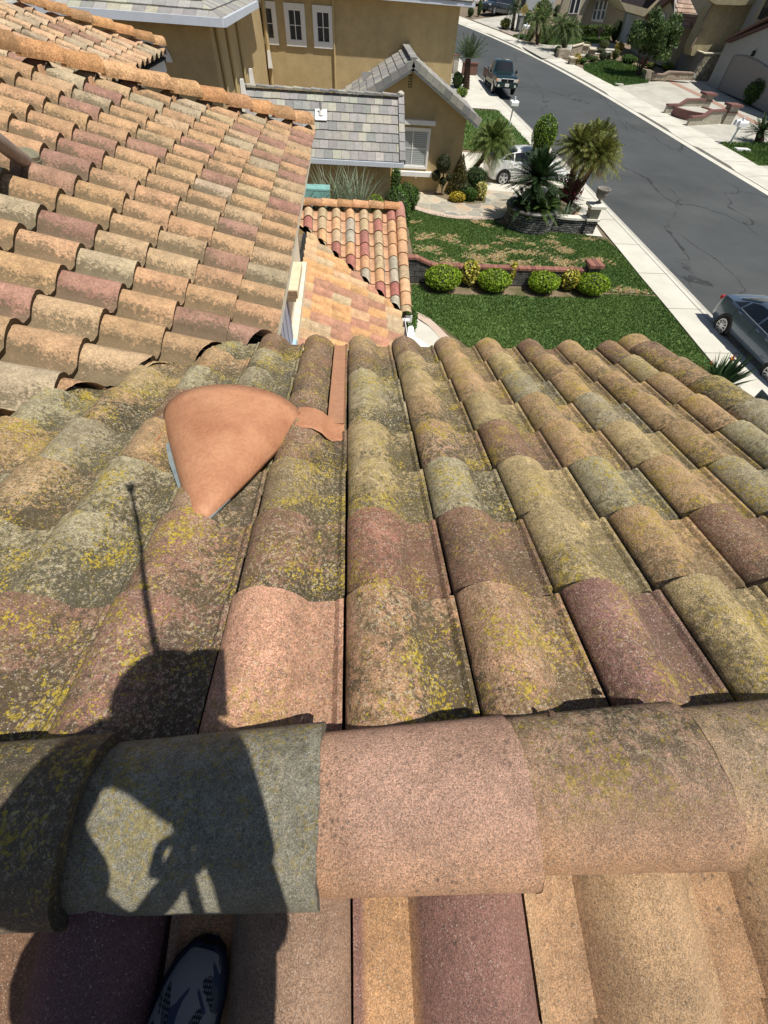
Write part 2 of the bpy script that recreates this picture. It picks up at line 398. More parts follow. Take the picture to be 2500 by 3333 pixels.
o['label'] = 'clean near roof slope of orange and mauve tiles'
# near ridge tiles, one part each
ridge_defs = [((-1.0, -.48), (.19, .135, .085), 1.0, 'dark mossy ridge tile'), ((-.50, -.068), (.39, .37, .29), .55, 'grey green ridge tile'),
              ((-.085, .312), (.68, .415, .30), .05, 'pink sandy ridge tile'), ((.30, .69), (.56, .35, .235), 1.1, 'ridge tile with mossy crown'),
              ((.67, 1.08), (.60, .42, .27), .7, 'buff ridge tile'), ((1.06, 1.46), (.48, .33, .2), .5, 'lichened ridge tile'), ((1.44, 1.84), (.42, .3, .2), .6, 'lichened ridge tile'), ((1.82, 2.2), (.45, .3, .2), .6, 'lichened ridge tile'),
              ((-1.42, -.97), (.35, .28, .2), .6, 'lichened ridge tile'), ((-1.85, -1.4), (.4, .3, .2), .6, 'lichened ridge tile')]
M_ridge = tile_mat('ridge_tile_mat', grain=400, gamt=.36, dirt=.8, lich=1.0, spark=.7, bs=1.5)
for k, ((xa, xb), col, lic, lb) in enumerate(ridge_defs):
    mb = MB(); n = 26; hw, hh = .131, .094; vs = []; cs = []; ps = []; nq = 16; zb_ = zA+.032; ph = k*1.7
    yo = {2: -.010, 3: -.002, 1: -.008, 0: -.006}.get(k, .0)
    for q in range(nq+1):
        t = q/nq; x = xa+(xb-xa)*t; s_ = 1+.095*t; lf = .034*t
        for i in range(n+1):
            an = pi*i/n; bl = .0012*sin(5*x+2*an+ph)
            vs.append((x+(.002*sin(4*an+ph)+.0012*sin(17*an+ph) if q == nq else 0), yo+cos(an)*(hw*s_+bl), zb_+abs(sin(an))**.82*(hh*s_+bl)+lf)); ok_ = (max(0, -cos(an))**1.5*.55+max(0, .25-t)*.8) if k in (2, 3, 4) else 0; cs.append(tuple(p_*(1-ok_)+q_*ok_ for p_, q_ in zip(col, (.60, .32, .13))))
            ps.append((.25*max(0, -cos(an)), max(0, lic*(.45+.75*cos(an))) if k in (3, 2, 4) else lic*(.75+.35*cos(an)), random.random()*0+.3))
    fs = [(q*(n+1)+i, q*(n+1)+i+1, (q+1)*(n+1)+i+1, (q+1)*(n+1)+i) for q in range(nq) for i in range(n)]
    o_ = len(vs)
    for rr in (0, 1):
        for i in range(n+1):
            an = pi*i/n; x = xb+(.002*sin(4*an+ph)+.0012*sin(17*an+ph))-.003*rr; e = 1.095-.20*rr
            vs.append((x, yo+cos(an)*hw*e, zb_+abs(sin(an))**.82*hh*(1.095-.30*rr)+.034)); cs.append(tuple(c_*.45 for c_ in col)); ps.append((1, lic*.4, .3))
    fs += [(o_+i, o_+i+1, o_+n+2+i, o_+n+1+i) for i in range(n)]
    mb.add(vs, fs, cs, ps); o = mb.build('ridge_tile', M_ridge, house, smooth=True, attrs=True, auto=45); o['label'] = lb
# mortar bed under the ridge
mb = MB()
for i in range(60):
    x = -2+i*.07+random.uniform(-.03, .03)
    for sy in (-1,): mb.ellip((x, sy*.10, zA+.012), (.036, .03, .022), jit=.3, n=8, m=5)

# right rake tiles of the front slope
mb = MB()
caps(mb, V3(2.235, -.02, zA+.035), V3(2.235, 0, zA+.035)+Uf*2.93, Nf, .3445, .125, .10, MOSSY, lic=.9, lift=.02)
mb.build('rake_tiles', M_lich, house, smooth=True, attrs=True, auto=45)
# ---- left main slope
aL = radians(18.43); UL, NL, VL = V3(cos(aL), 0, -sin(aL)), V3(sin(aL), 0, cos(aL)), V3(0, -1, 0)
zL = lambda X: CAMZ+(-1.905-sin(aL)*X)/cos(aL)
PAL_L = [(6.4, LPE), (1.6, LBU), (1.5, LMA), (1.0, LGR)]
mb = MB(); Xtop = -.60-.3268*17
OL = V3(Xtop, 9.90, zL(Xtop)-.012)
hip = lambda p: p.y < p.x+9.8+.5 and p.x-.804*p.y+2.98 < .5
Lc = {(16, 22): MAUVE, (15, 20): MAUVE, (14, 21): MAUVE}
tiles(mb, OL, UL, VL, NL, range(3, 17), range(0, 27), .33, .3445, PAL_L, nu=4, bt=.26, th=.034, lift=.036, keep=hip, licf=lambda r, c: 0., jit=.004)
n9 = V3(-1, 1, 0).normalized()
o = mb.build('roof', M_clean, house, smooth=True, attrs=True, auto=40, clip=[(V3(0, 9.80, 0), n9), (V3(-2.98-.02, 0, 0), -vn)])
o['label'] = 'sunlit tan roof slope'
d = MB(); e_ = -.05
d.extrude([V3(-.64, 2.9, zL(-.64)+e_), V3(-.64, 9.16, zL(-.64)+e_), V3(-5.6, 4.2, zL(-5.6)+e_), V3(-5.6, -3.2, zL(-5.6)+e_)], (0, 0, -.03)); d.build('roof_deck', M_felt, house)
# hidden back slope beyond the hip
d = MB(); d.extrude([V3(-.64, 9.18, zL(-.64)-.02), V3(-5.6, 4.22, zL(-5.6)-.02), V3(-5.6, 9.18, zL(-.64)-.02)], (0, 0, -.04)); d.build('roof', M_felt, house)
CAPP = [(3, (.50, .27, .12)), (2, (.56, .33, .17)), (1, (.42, .24, .12))]
mb = MB(); hp = lambda X, h: V3(X, X+9.8, zL(X)+h)
caps(mb, hp(-5.3, .10), hp(-.66, .10), V3(sin(aL)*.6, .3*sin(aL), cos(aL)).normalized(), .395, .135, .12, CAPP, lift=.03)
mb.build('hip_tiles', M_cap, house, smooth=True, attrs=True, auto=45)
# small mortar fillets where the hip cuts each course
mb = MB()
for i in range(14):
    X = -.63-.3268*i; p = hp(X-.02, .035)+V3(.06, -.16, 0)
    mb.box(p, (.03, .14, .09), taper=.5); mb.build('hip_mortar', mat('fillet', (.55, .32, .17), .9, .15, 20), house); mb = MB()
0 and mb.build('hip_mortar', mat('fillet', (.55, .32, .17), .9, .15, 20), house)
# ---- rear wing roof
zW = lambda X: CAMZ-1.5-tan(aL)*(X+4.0)
mb = MB(); Xt = -4.0-.3268*9; OW = V3(Xt, 14.2, zW(Xt)-.012)
tiles(mb, OW, UL, VL, NL, range(0, 9), range(0, 24), .33, .3445, [(6, (.55, .36, .22)), (2.5, (.5, .38, .25)), (.8, LMA), (1, LGR)], nu=3, keep=lambda p: p.y < p.x+18.1, licf=lambda r, c: 0.)
mb.build('roof', M_clean, house, smooth=True, attrs=True, auto=40, clip=[(V3(0, 17.6, 0), n9)])
mb = MB(); hq = lambda X, h: V3(X, X+17.6, zW(X)+h)
caps(mb, hq(-8, .10), hq(-4.03, .10), V3(sin(aL)*.6, .3*sin(aL), cos(aL)).normalized(), .395, .135, .12, CAPP, lift=.03)
mb.build('hip_tiles', M_cap, house, smooth=True, attrs=True, auto=45)
d = MB(); d.extrude([V3(-4.03, 6, zW(-4.03)-.05), V3(-4.03, 13.55, zW(-4.03)-.05), V3(-8, 9.6, zW(-8)-.05), V3(-8, 6, zW(-8)-.05)], (0, 0, -.03)); d.build('roof_deck', M_felt, house)
mb = MB()
mb.box((-4.12, 9.8, zW(-4.1)-.17), (.05, 7.6, .24)); mb.box((-4.6, 13.55, zW(-4.1)-.17), (1.0, .05, .24)); mb.build('fascia', M_white, house)
mb = MB(); mb.prism([(-9, 6.2), (-4.5, 6.2), (-4.5, 13.1), (-9, 13.1)], 0, CAMZ-1.75); 
# main walls
mb.prism([(-6, -2.7), (2.02, -2.7), (2.02, 2.48), (-1.02, 2.48), (-6, 2.48)], 0, 5.05)
mb.prism([(-7, 2.3), (-1.0, 2.3), (-1.0, 8.7), (-7, 8.7)], 0, 4.98)
mb.prism([(-1.0, 2.45), (.85, 2.45), (.85, 8.9), (-1.0, 8.9)], 0, lambda x, y: CAMZ-4.72-.364*(x-1.05))
mb.prism([(-1.4, 8.9), (.95, 8.9), (.95, 13.6), (-1.4, 13.6)], 0, 2.15)
mb.extrude([V3(.9, 8.9, 2.1), V3(.9, 13.6, 2.1), V3(.9, 11.45, CAMZ-3.75)], (-.12, 0, 0))
mb.extrude([V3(2.0, -2.6, 5.0), V3(2.0, 2.5, 5.0), V3(2.0, 0, zA-.1)], (-.12, 0, 0))
mb.build('wall', M_stuc, house)
mb = MB(); mb.box((-.66, 6.0, zL(-.63)-.115), (.045, 6.2, .20)); mb.build('fascia', M_stain, house)
mb = MB(); mb.box((.68, 2.86, zA-2.86*tan(a15)-.11), (2.7, .04, .17)); mb.box((2.13, 1.4, zA-.14-1.4*tan(a15)), (.04, 2.9, .17), R=Matrix.Rotation(-a15, 3, 'X')); mb.build('fascia', M_stain, house)
# wall-top trim, sill box, shuttered window on the left wall
A20 = radians(20); zB = lambda X: CAMZ-4.576-tan(A20)*(X-1.05)
mb = MB(); mb.prism([(-1.0, 2.6), (-.87, 2.6), (-.90, 8.95), (-1.0, 8.95)], zB(-1)-.1, zB(-.9)+.17); mb.build('wall_curb', M_stain, house)
sh = MB(); sh.box((-.88, 6.42, 4.10), (.22, .92, .10)); sh.box((-.90, 6.42, 4.01), (.17, .84, .08)); so_ = sh.build('ledge', mat('ledge_cream', (.74, .64, .44), .95, .1, 8), house)
e2 = MB(); e2.box((-.88, 5.95, 4.10), (.20, .03, .10)); e2.build('ledge_end', mat('rough_brown', (.33, .22, .13), .95, .3, 40, bump=.5), house)
fr = MB(); X0 = -.985
fr.box((X0, 5.55, 3.75), (.06, 1.35, 1.0)); wf = fr.build('window', mat('shutter_grey', (.36, .40, .50), .5, .05), house)
fr = MB()
for k in range(4): fr.box((X0+.034, 5.05+k*.33, 3.75), (.012, .03, .94))
fr.build('muntin', mat('shutter_line', (.22, .25, .33), .5), wf)
fr = MB(); fr.box((X0+.05, 4.86, 3.75), (.07, .06, 1.06)); fr.box((X0+.05, 5.3, 3.28), (.09, .8, .05)); fr.build('frame', mat('window_dark', (.03, .035, .045), .3), wf)
fr = MB(); fr.box((X0+.10, 5.62, 3.36), (.05, .5, .22)); fr.build('blind', mat('pale_blue', (.42, .60, .75), .4), wf)
# ---- lower roofs
PAL_A = [(3, (.60, .36, .20)), (2, (.50, .38, .24)), (2.4, (.40, .17, .14)), (1.1, (.42, .38, .30))]
UA, NA, VA = V3(0, -cos(A20), -sin(A20)), V3(0, -sin(A20), cos(A20)), V3(-1, 0, 0)
zRA = lambda Y: CAMZ+(-7.288+sin(A20)*Y)/cos(A20)
vd = V3(1, 1, 0).normalized()
mb = MB(); tiles(mb, V3(1.075, 11.50, zRA(11.5)-.012), UA, VA, NA, range(0, 9), range(0, 8), .328, .366, PAL_A, nu=3, licf=lambda r, c: 0., pancol=lambda c: (.62, .36, .22), keep=lambda p: p.x+p.y > 9.4, hb=.085)
mb.build('porch_roof', M_low, house, smooth=True, attrs=True, auto=40, clip=[(V3(9.80, 0, 0), -vd), (V3(0, 11.46, 0), V3(0, 1, 0))])
mb = MB(); UAb, NAb = V3(0, cos(A20), -sin(A20)), V3(0, sin(A20), cos(A20))
tiles(mb, V3(-1.55, 11.52, zRA(11.5)-.012), UAb, V3(1, 0, 0), NAb, range(0, 6), range(0, 8), .328, .366, [(1, (.36, .25, .15))], nu=3, licf=lambda r, c: 0., hb=.085)
mb.build('porch_roof', M_clean, house, smooth=True, attrs=True, auto=40)
UB, NB_ = V3(cos(A20), 0, -sin(A20)), V3(sin(A20), 0, cos(A20))
PAL_B = [(4, (.60, .345, .165)), (1.6, (.56, .38, .22)), (2.0, (.44, .235, .16)), (1.3, (.48, .37, .235))]
mb = MB(); tiles(mb, V3(-1.14, 11.02, zB(-1.14)-.012), UB, V3(0, -1, 0), NB_, range(0, 6), range(0, 27), .33, .392, PAL_B, nu=3, licf=lambda r, c: 0., keep=lambda p: p.x+p.y < 10.2, hb=.066, lift=.018)
mb.build('porch_roof', M_low, house, smooth=True, attrs=True, auto=40, clip=[(V3(9.77, 0, 0), vd), (V3(-1.0, 0, 0), V3(-1, 0, 0))])
d = MB(); d.extrude([V3(1.12, 2.5, zB(1.12)-.05), V3(1.12, 8.7, zB(1.12)-.05), V3(-1, 10.8, zB(-1)-.05), V3(-1, 2.5, zB(-1)-.05)], (0, 0, -.03))
d.extrude([V3(1.1, 11.5, zRA(11.5)-.05), V3(1.1, 8.75, zRA(8.75)-.05), V3(-1.4, 11.2, zRA(11.2)-.05), V3(-1.4, 11.5, zRA(11.5)-.05)], (0, 0, -.03)); d.build('roof_deck', M_felt, house)
mb = MB(); caps(mb, V3(1.18, 11.5, zRA(11.5)+.075), V3(-1.5, 11.5, zRA(11.5)+.075), V3(0, 0, 1), .37, .12, .10, [(3, (.55, .30, .14)), (2, (.60, .34, .18))], lift=.02)
mb.build('ridge_tiles', M_cap, house, smooth=True, attrs=True, auto=45)
mb = MB(); caps(mb, V3(1.20, 11.55, zRA(11.5)+.03), V3(1.20, 8.62, zRA(8.62)+.03), NA, .366, .118, .11, [(3, (.62, .38, .22)), (2, (.5, .38, .24)), (1.4, (.45, .22, .17))], lift=.02)
mb.build('rake_tiles', M_low, house, smooth=True, attrs=True, auto=45)
mb = MB(); mb.lathe([(.10, -.02), (.10, .04), (.05, .11), (.001, .12)], (1.19, 11.55, zRA(11.5)+.07), 14); mb.build('ridge_end', mat('pink_clay', (.52, .26, .2), .9, .1, 12), house, smooth=True)
# gutters
gm = M_white
mb = MB(); zz = zB(1.1)-.09
mb.box((1.17, 5.6, zz), (.015, 6.1, .10)); mb.box((1.13, 5.6, zz-.05), (.10, 6.1, .012)); mb.box((1.26, 8.66, zz+.0), (.17, .02, .16)); mb.box((1.18, 8.60, zz+.02), (.20, .14, .02)); mb.build('gutter', gm, house)
mb = MB(); mb.box((1.10, 5.6, zz), (.03, 6.1, .14)); mb.box((1.18, 10.1, zRA(10.1)-.10), (.04, 3.1, .17), R=Matrix.Rotation(A20, 3, 'X')); mb.build('fascia', mat('fascia_brown', (.15, .09, .07), .8), house)
# ---- vent cowl
ctr = V3(-.576, 0, 0); apex = V3(-.54, .80, 0)
M_terra = mat('painted_metal', (.40, .17, .085), .6, .16, 5, 12, bump=.35, bscale=70, spec=.5, col2=(.56, .28, .15), fine=.07, fscale=70)
mb = MB(); vs = []; n = 28; nq = 14
for q in range(nq+1):
    t = (q/nq)**1.1; hw, hh = .012+.318*t**.82, .012+.185*t**.72
    u = .83+(1.57-.83)*q/nq; cx = -.54+(-.578+.54)*t
    for i in range(n+1):
        an = pi*i/n; bulge = 1+.0*sin(an)
        uu = u+(.16*t*(sin(an)-1)*0)
        p = V3(cx+cos(an)*hw, 0, zA)+Uf*uu+Nf*(.055+abs(sin(an))**.9*hh*bulge)
        vs.append(p)
fs = [(q*(n+1)+i, q*(n+1)+i+1, (q+1)*(n+1)+i+1, (q+1)*(n+1)+i) for q in range(nq) for i in range(n)]
mb.add(vs, fs); vent = mb.build('roof_vent', M_terra, house, smooth=True); sd = vent.modifiers.new('s', 'SOLIDIFY'); sd.thickness = .004
vent['label'] = 'orange cone shaped roof vent cowl'
P = lambda x, u, h: V3(x, 0, zA)+Uf*u+Nf*h
mb = MB()
mb.extrude([P(-.56, .81, .056), P(-.765, 1.20, .06), P(-.895, 1.50, .06), P(-.88, 1.56, .06), P(-.275, 1.54, .05), P(-.275, 1.47, .05), P(-.515, .82, .056)], Nf*.004)
mb.build('flashing', mat('flashing_grey', (.17, .22, .23), .5, .3, 20, col2=(.28, .32, .31), spec=.5), vent)
mb = MB()       # painted pan with rolled edge to the right of the cowl
pts = [(-.27, .095), (-.23, .103), (-.19, .098), (-.15, .075), (-.125, .045), (-.10, .030), (-.045, .026)]
vs = [P(x, u, h+.012+.004*sin(40*x)) for u in (1.455, 1.64) for x, h in pts]+[P(x, 1.45, h-.004) for x, h in pts]; m_ = len(pts)
mb.add(vs, [(i, i+1, m_+i+1, m_+i) for i in range(m_-1)]+[(i, i+1, 2*m_+i+1, 2*m_+i) for i in range(m_-1)])
pts2 = [(-.97, .06), (-.90, .075), (-.86, .09)]
o0 = [P(x, u, h) for u in (1.35, 1.62) for x, h in pts2]
mb2 = MB(); mb2.add(o0, [(0, 1, 4, 3), (1, 2, 5, 4)]); ob = mb2.build('flashing', M_terra, vent); sd = ob.modifiers.new('s', 'SOLIDIFY'); sd.thickness = .004
ob = mb.build('flashing', M_terra, vent); sd = ob.modifiers.new('s', 'SOLIDIFY'); sd.thickness = .004
# smooth terracotta pan strip up-slope of the cowl (bare clay channel)
mb = MB(); vs = []
for u in (1.60, 2.86):
    for x, h in ((-.128, .034), (-.112, .014), (-.050, .014), (-.040, .022)): vs.append(P(x-.0, u, h+.030))
mb.add(vs, [(0, 1, 5, 4), (1, 2, 6, 5), (2, 3, 7, 6)]); mb.build('bare_channel', mat('bare_clay', (.42, .22, .125), .8, .12, 30), house)
# ---- vent pipe on the left slope
pb = V3(-2.577, 4.316, CAMZ-1.149); rr_ = ray(DD(-60, 262)); pt = Vector(rr_*((pb.x+.16)/rr_[0])); pt.z += CAMZ
d_ = (pt-pb).normalized()
mb = MB(); mb.tube([pb-d_*.03, pb+d_*.02, pt+d_*.8], [.055, .056, .056], 18); pipe = mb.build('vent_pipe', mat('brown_pipe', (.24, .19, .155), .35, .25, 14, spec=.5), house, smooth=True)
mb = MB()
for k, (r_, h_) in enumerate(((.088, -.02), (.085, .02), (.076, .05), (.070, .075))): mb.tube([pb+NL*h_, pb+NL*(h_+.024)+d_*.004], [r_, r_*.97], 20)
mb.build('collar', mat('collar_rubber', (.22, .20, .13), .5, .2, 20, spec=.5), pipe, smooth=True, auto=40)
mb = MB(); mb.tube([pb-NL*.03, pb-NL*.012], [.11, .105], 14); mb.build('sealant', M_white, pipe)
# dropped acorns / gravel on the tiles
mb = MB(); rg = random.Random(5)
for x, u, h in ((-.375, .80, .03), (-.24, 1.5, .10), (.42, .10, .12), (.62, .17, .05)): mb.ellip(P(x, u, h), (.008, .008, .007), n=8, m=5, jit=.2)
for i in range(26): mb.ellip(V3(rg.choice((.40, .42, .60, .62, -.98, .35))+rg.gauss(0, .02), -.17+rg.gauss(0, .012), zA-.035+.0), (.006*rg.uniform(.5, 1.3), .005, .005), n=6, m=4, jit=.3)
tag(mb.build('debris', mat('debris_brown', (.12, .075, .05), .9, .4, 60)), 'loose brown bits of mortar and seed pods on the roof tiles', 'debris')['kind'] = 'stuff'

# ================================================================== GROUND, ROAD, PATHS
def ground_mat(name, c1, c2, scale, rough=.95, bump=.3, bscale=30, c3=None, thr=(.45, .6), fine=.12, dist=0., mask=1.):
    m = bpy.data.materials.new(name); m.use_nodes = True; t = m.node_tree; L = t.links.new; b = t.nodes['Principled BSDF']
    b.inputs['Roughness'].default_value = rough; b.inputs['Specular IOR Level'].default_value = .25
    pos = N(t, 'NewGeometry').outputs['Position']
    def no(s, d=6, off=(0, 0, 0), r=.62, di=0.):
        mp = N(t, 'VectorMath'); mp.operation = 'ADD'; mp.inputs[1].default_value = off; L(pos, mp.inputs[0])
        n = N(t, 'TexNoise'); n.inputs['Scale'].default_value = s; n.inputs['Detail'].default_value = d; n.inputs['Roughness'].default_value = r; n.inputs['Distortion'].default_value = di
        L(mp.outputs[0], n.inputs['Vector']); return n.outputs[0]
    def rp(x, a, c, ca, cb):
        r = N(t, 'ValToRGB'); r.color_ramp.elements[0].position = a; r.color_ramp.elements[1].position = c
        r.color_ramp.elements[0].color = (*ca, 1); r.color_ramp.elements[1].color = (*cb, 1); L(x, r.inputs[0]); return r.outputs[0]
    def mx(f, a, c, mode='MIX'):
        x = N(t, 'MixRGB'); x.blend_type = mode
        for i, v in ((0, f), (1, a), (2, c)):
            if isinstance(v, (int, float)): x.inputs[i].default_value = v
            elif isinstance(v, tuple): x.inputs[i].default_value = (*v, 1)
            else: L(v, x.inputs[i])
        return x.outputs[0]
    col = rp(no(scale), .3, .7, c1, c2)
    if c3: col = mx(rp(no(scale*.55, 9, (3, 3, 1), .66, dist), thr[0], thr[1], (0, 0, 0), (mask,)*3), col, c3)
    col = mx(1., col, rp(no(bscale*1.4, 3), .3, .7, (1-fine,)*3, (1+fine,)*3), 'MULTIPLY')
    L(col, b.inputs['Base Color'])
    bp = N(t, 'Bump'); bp.inputs['Strength'].default_value = bump; bp.inputs['Distance'].default_value = .5/bscale
    L(no(bscale, 5), bp.inputs['Height']); L(bp.outputs[0], b.inputs['Normal'])
    return m, t, b, col, mx, rp, no, L
M_soil = ground_mat('soil', (.16, .12, .08), (.24, .19, .13), 1.2)[0]
M_dry = ground_mat('dry_soil', (.17, .12, .075), (.26, .20, .13), 2.5, c3=(.10, .10, .04))[0]
M_conc = ground_mat('concrete', (.56, .535, .46), (.68, .655, .57), .9, bump=.15, bscale=60, c3=(.50, .47, .40), thr=(.5, .7), fine=.05, mask=.4)[0]
M_conc2 = ground_mat('old_concrete', (.42, .40, .345), (.54, .52, .45), .8, bump=.15, bscale=50, c3=(.32, .30, .26), thr=(.5, .68), fine=.06, mask=.55)[0]
M_gut = ground_mat('gutter_concrete', (.40, .385, .33), (.50, .48, .42), 1.4, bump=.15, bscale=50, fine=.05)[0]
M_pinkc = ground_mat('pink_concrete', (.52, .40, .32), (.62, .49, .40), 1.5, bump=.1, bscale=60, fine=.05)[0]
M_paver = ground_mat('paver_tan', (.30, .25, .21), (.40, .34, .29), 2, bump=.2, bscale=8, fine=.1)[0]
# asphalt with fine sealed cracks
m, t, b, col, mx, rp, no, L = ground_mat('asphalt', (.055, .060, .061), (.098, .102, .101), .22, rough=.85, bump=.35, bscale=90, c3=(.075, .082, .086), thr=(.4, .7), fine=.16)
MP = N(t, 'Mapping'); MP.inputs['Scale'].default_value = (.13, .055, .1); L(N(t, 'NewGeometry').outputs['Position'], MP.inputs[0])
nn = N(t, 'TexNoise'); nn.inputs['Scale'].default_value = 2.2; nn.inputs['Detail'].default_value = 5; L(MP.outputs[0], nn.inputs['Vector'])
add = N(t, 'MixRGB'); add.blend_type = 'ADD'; add.inputs[0].default_value = .55; L(MP.outputs[0], add.inputs[1]); L(nn.outputs['Color'], add.inputs[2])
vo = N(t, 'TexVoronoi'); vo.feature = 'DISTANCE_TO_EDGE'; vo.inputs['Scale'].default_value = 1.25; L(add.outputs[0], vo.inputs['Vector'])
ck = rp(vo.outputs['Distance'], .0035, .0065, (1, 1, 1), (0, 0, 0))
brk = rp(no(.35, 3, (7, 1, 3)), .42, .52, (0, 0, 0), (.85, .85, .85))
ckm = N(t, 'MixRGB'); ckm.blend_type = 'MULTIPLY'; ckm.inputs[0].default_value = 1; L(ck, ckm.inputs[1]); L(brk, ckm.inputs[2])
L(mx(ckm.outputs[0], col, (.028, .03, .03)), b.inputs['Base Color']); M_asph = m
M_lawn = ground_mat('lawn_soil', (.085, .145, .04), (.13, .19, .055), 3., bump=.8, bscale=30, fine=.35)[0]

def gmesh(name, poly, m, dz=0., parent=None):          # polygon draped over the ground, densified by Y
    bm = bmesh.new(); vs = [bm.verts.new((p[0], p[1], 0)) for p in poly]; bm.faces.new(vs)
    ys = [p[1] for p in poly]
    if max(ys) > 20:
        y = 18.
        while y < max(ys):
            if y > min(ys): bmesh.ops.bisect_plane(bm, geom=bm.verts[:]+bm.edges[:]+bm.faces[:], plane_co=(0, y, 0), plane_no=(0, 1, 0))
            y += 5
    for v in bm.verts: v.co.z = gz(v.co.y)+dz
    me = bpy.data.meshes.new(name); bm.normal_update(); bm.to_mesh(me); bm.free(); me.materials.append(m)
    o = bpy.data.objects.new(name, me); C.objects.link(o)
    if parent: o.parent = parent
    return o
def strip(name, fa, fb, y0, y1, m, za, zb=None, step=2.5, side=None):
    """band between X=fa(Y) and X=fb(Y)"""
    zb = za if zb is None else zb; n = int((y1-y0)/step)+1; vs = []
    for i in range(n+1):
        y = y0+(y1-y0)*i/n; vs += [(fa(y), y, gz(y)+za), (fb(y), y, gz(y)+zb)]
    mb = MB(); mb.add(vs, [(2*i, 2*i+1, 2*i+3, 2*i+2) for i in range(n)]); return structure(mb.build(name, m))
def itp(pts):
    pts = sorted(pts); xs = [p[1] for p in pts]; return None
near_px = [r7(1080, 720), r7(720, 330), r7(420, 0), r5(1300, 300), r3(800, 1140), r3(650, 1000), r3(500, 880), r3(270, 640), r3(110, 480)]
nearp = [G(p) for p in near_px]; nearp = sorted([(p.y, p.x) for p in nearp])
far_px = [r4(1500, 1625), r4(1100, 1385), r4(800, 1210), r4(240, 870), r3(1659, 975), r3(1500, 880), r3(1100, 660), r3(850, 520), r3(680, 430), r3(400, 320), r3(115, 195)]
farp = sorted([(G(p).y, G(p).x) for p in far_px])
def smooth_fn(ps, y_lo, y_hi, x_hi_slope=None, deg=3):
    ys = np.array([p[0] for p in ps]); xs = np.array([p[1] for p in ps])
    c = np.polyfit(ys, xs, deg); lo, hi = ys.min(), ys.max()
    def f(y):
        if y < lo: return float(np.polyval(c, lo))+(y-lo)*0.
        if y > hi:
            s = float(np.polyval(c, hi)-np.polyval(c, hi-2))/2; return float(np.polyval(c, hi))+s*(y-hi)
        return float(np.polyval(c, y))
    return f
fN = smooth_fn(nearp, 0, 0, deg=2); fF = smooth_fn(farp, 0, 0, deg=3)
YM = 120.
# base ground
bm = bmesh.new(); xs = [-300, -60, 0, 60, 300]; ysl = [-150, -20, 15]+[15+4*i for i in range(1, 30)]+[150, 190, 260, 400]
grid = [[bm.verts.new((x, y, gz(min(y, 135))-.22+(0 if y < 135 else .068*2*(y-135)*.5))) for x in xs] for y in ysl]
for i in range(len(ysl)-1):
    for j in range(len(xs)-1): bm.faces.new((grid[i][j], grid[i][j+1], grid[i+1][j+1], grid[i+1][j]))
me = bpy.data.meshes.new('ground'); bm.to_mesh(me); bm.free(); me.materials.append(M_soil)
go = bpy.data.objects.new('ground', me); C.objects.link(go); structure(go)
structure(gmesh('soil', [(-80, -30), (inner(-30), -30)]+[(inner(y), y) for y in range(-20, 120, 4)]+[(-80, 118)], M_soil, -.05)) if False else None
structure(strip('road', fN, fF, -30, YM, M_asph, -.16))
strip('gutter', lambda y: fN(y)-.42, fN, -30, YM, M_gut, -.148, -.155)
strip('kerb', lambda y: fN(y)-.60, lambda y: fN(y)-.44, -30, YM, M_conc, 0.004)
strip('kerb_face', lambda y: fN(y)-.44, lambda y: fN(y)-.42, -30, YM, M_gut, .004, -.15)
inner = lambda y: float(np.interp(y, [-30, 8, 11, 14, 17, 20, 26, 33, 40, 60, 120], [11.4, 11.4, 11.5, 11.65, 11.75, 11.9, 12.05, 12.15, 12.0, fN(60)-1.9, fN(120)-1.9]))
strip('pavement', inner, lambda y: fN(y)-.62, -30, YM, M_conc, 0.0)
strip('gutter', fF, lambda y: fF(y)+.50, -30, YM, M_conc, -.152, -.148)
fC = lambda y: fF(y)+.50
sw = lambda y: 2.35 if y > 25 else 2.1
# kerb stands between the driveways only
kseg = [(-30, None), ]
ky = lambda p: G(p).y
segs = sorted([(ky(r4(1360, 1520)), ky(r4(990, 1290))), (ky(r4(800, 1180)), ky(r4(490, 990))), (ky(r4(240, 845)), ky(r3(860, 510))), (ky(r3(680, 430)), ky(r3(365, 285))), (-30, 24)])
def in_seg(y):
    for a, b_ in segs:
        if a <= y <= b_: return min(1, (y-a)/.8, (b_-y)/.8)
    return 0
y = -30.; vs = []
while y < YM:
    k = max(0, in_seg(y)); z0 = -.15; z1 = -.04*k+(-.12)*(1-k)
    vs += [(fC(y), y, gz(y)+z0), (fC(y)+.015, y, gz(y)+z1), (fC(y)+.16, y, gz(y)+z1+.002), (fC(y)+.75, y, gz(y)+.0-(1-k)*.03), (fC(y)+sw(y), y, gz(y)+0)]
    y += .4 if y > 20 else 3
n_ = len(vs)//5; mb = MB(); mb.add(vs, [(5*i+j, 5*i+j+1, 5*i+5+j+1, 5*i+5+j) for i in range(n_-1) for j in range(4)]); structure(mb.build('pavement', M_conc))
strip('soil', lambda y: -90., inner, -30, YM, M_soil, -.045)
strip('soil', lambda y: fC(y)+sw(y), lambda y: 200., -30, YM, M_soil, -.045)
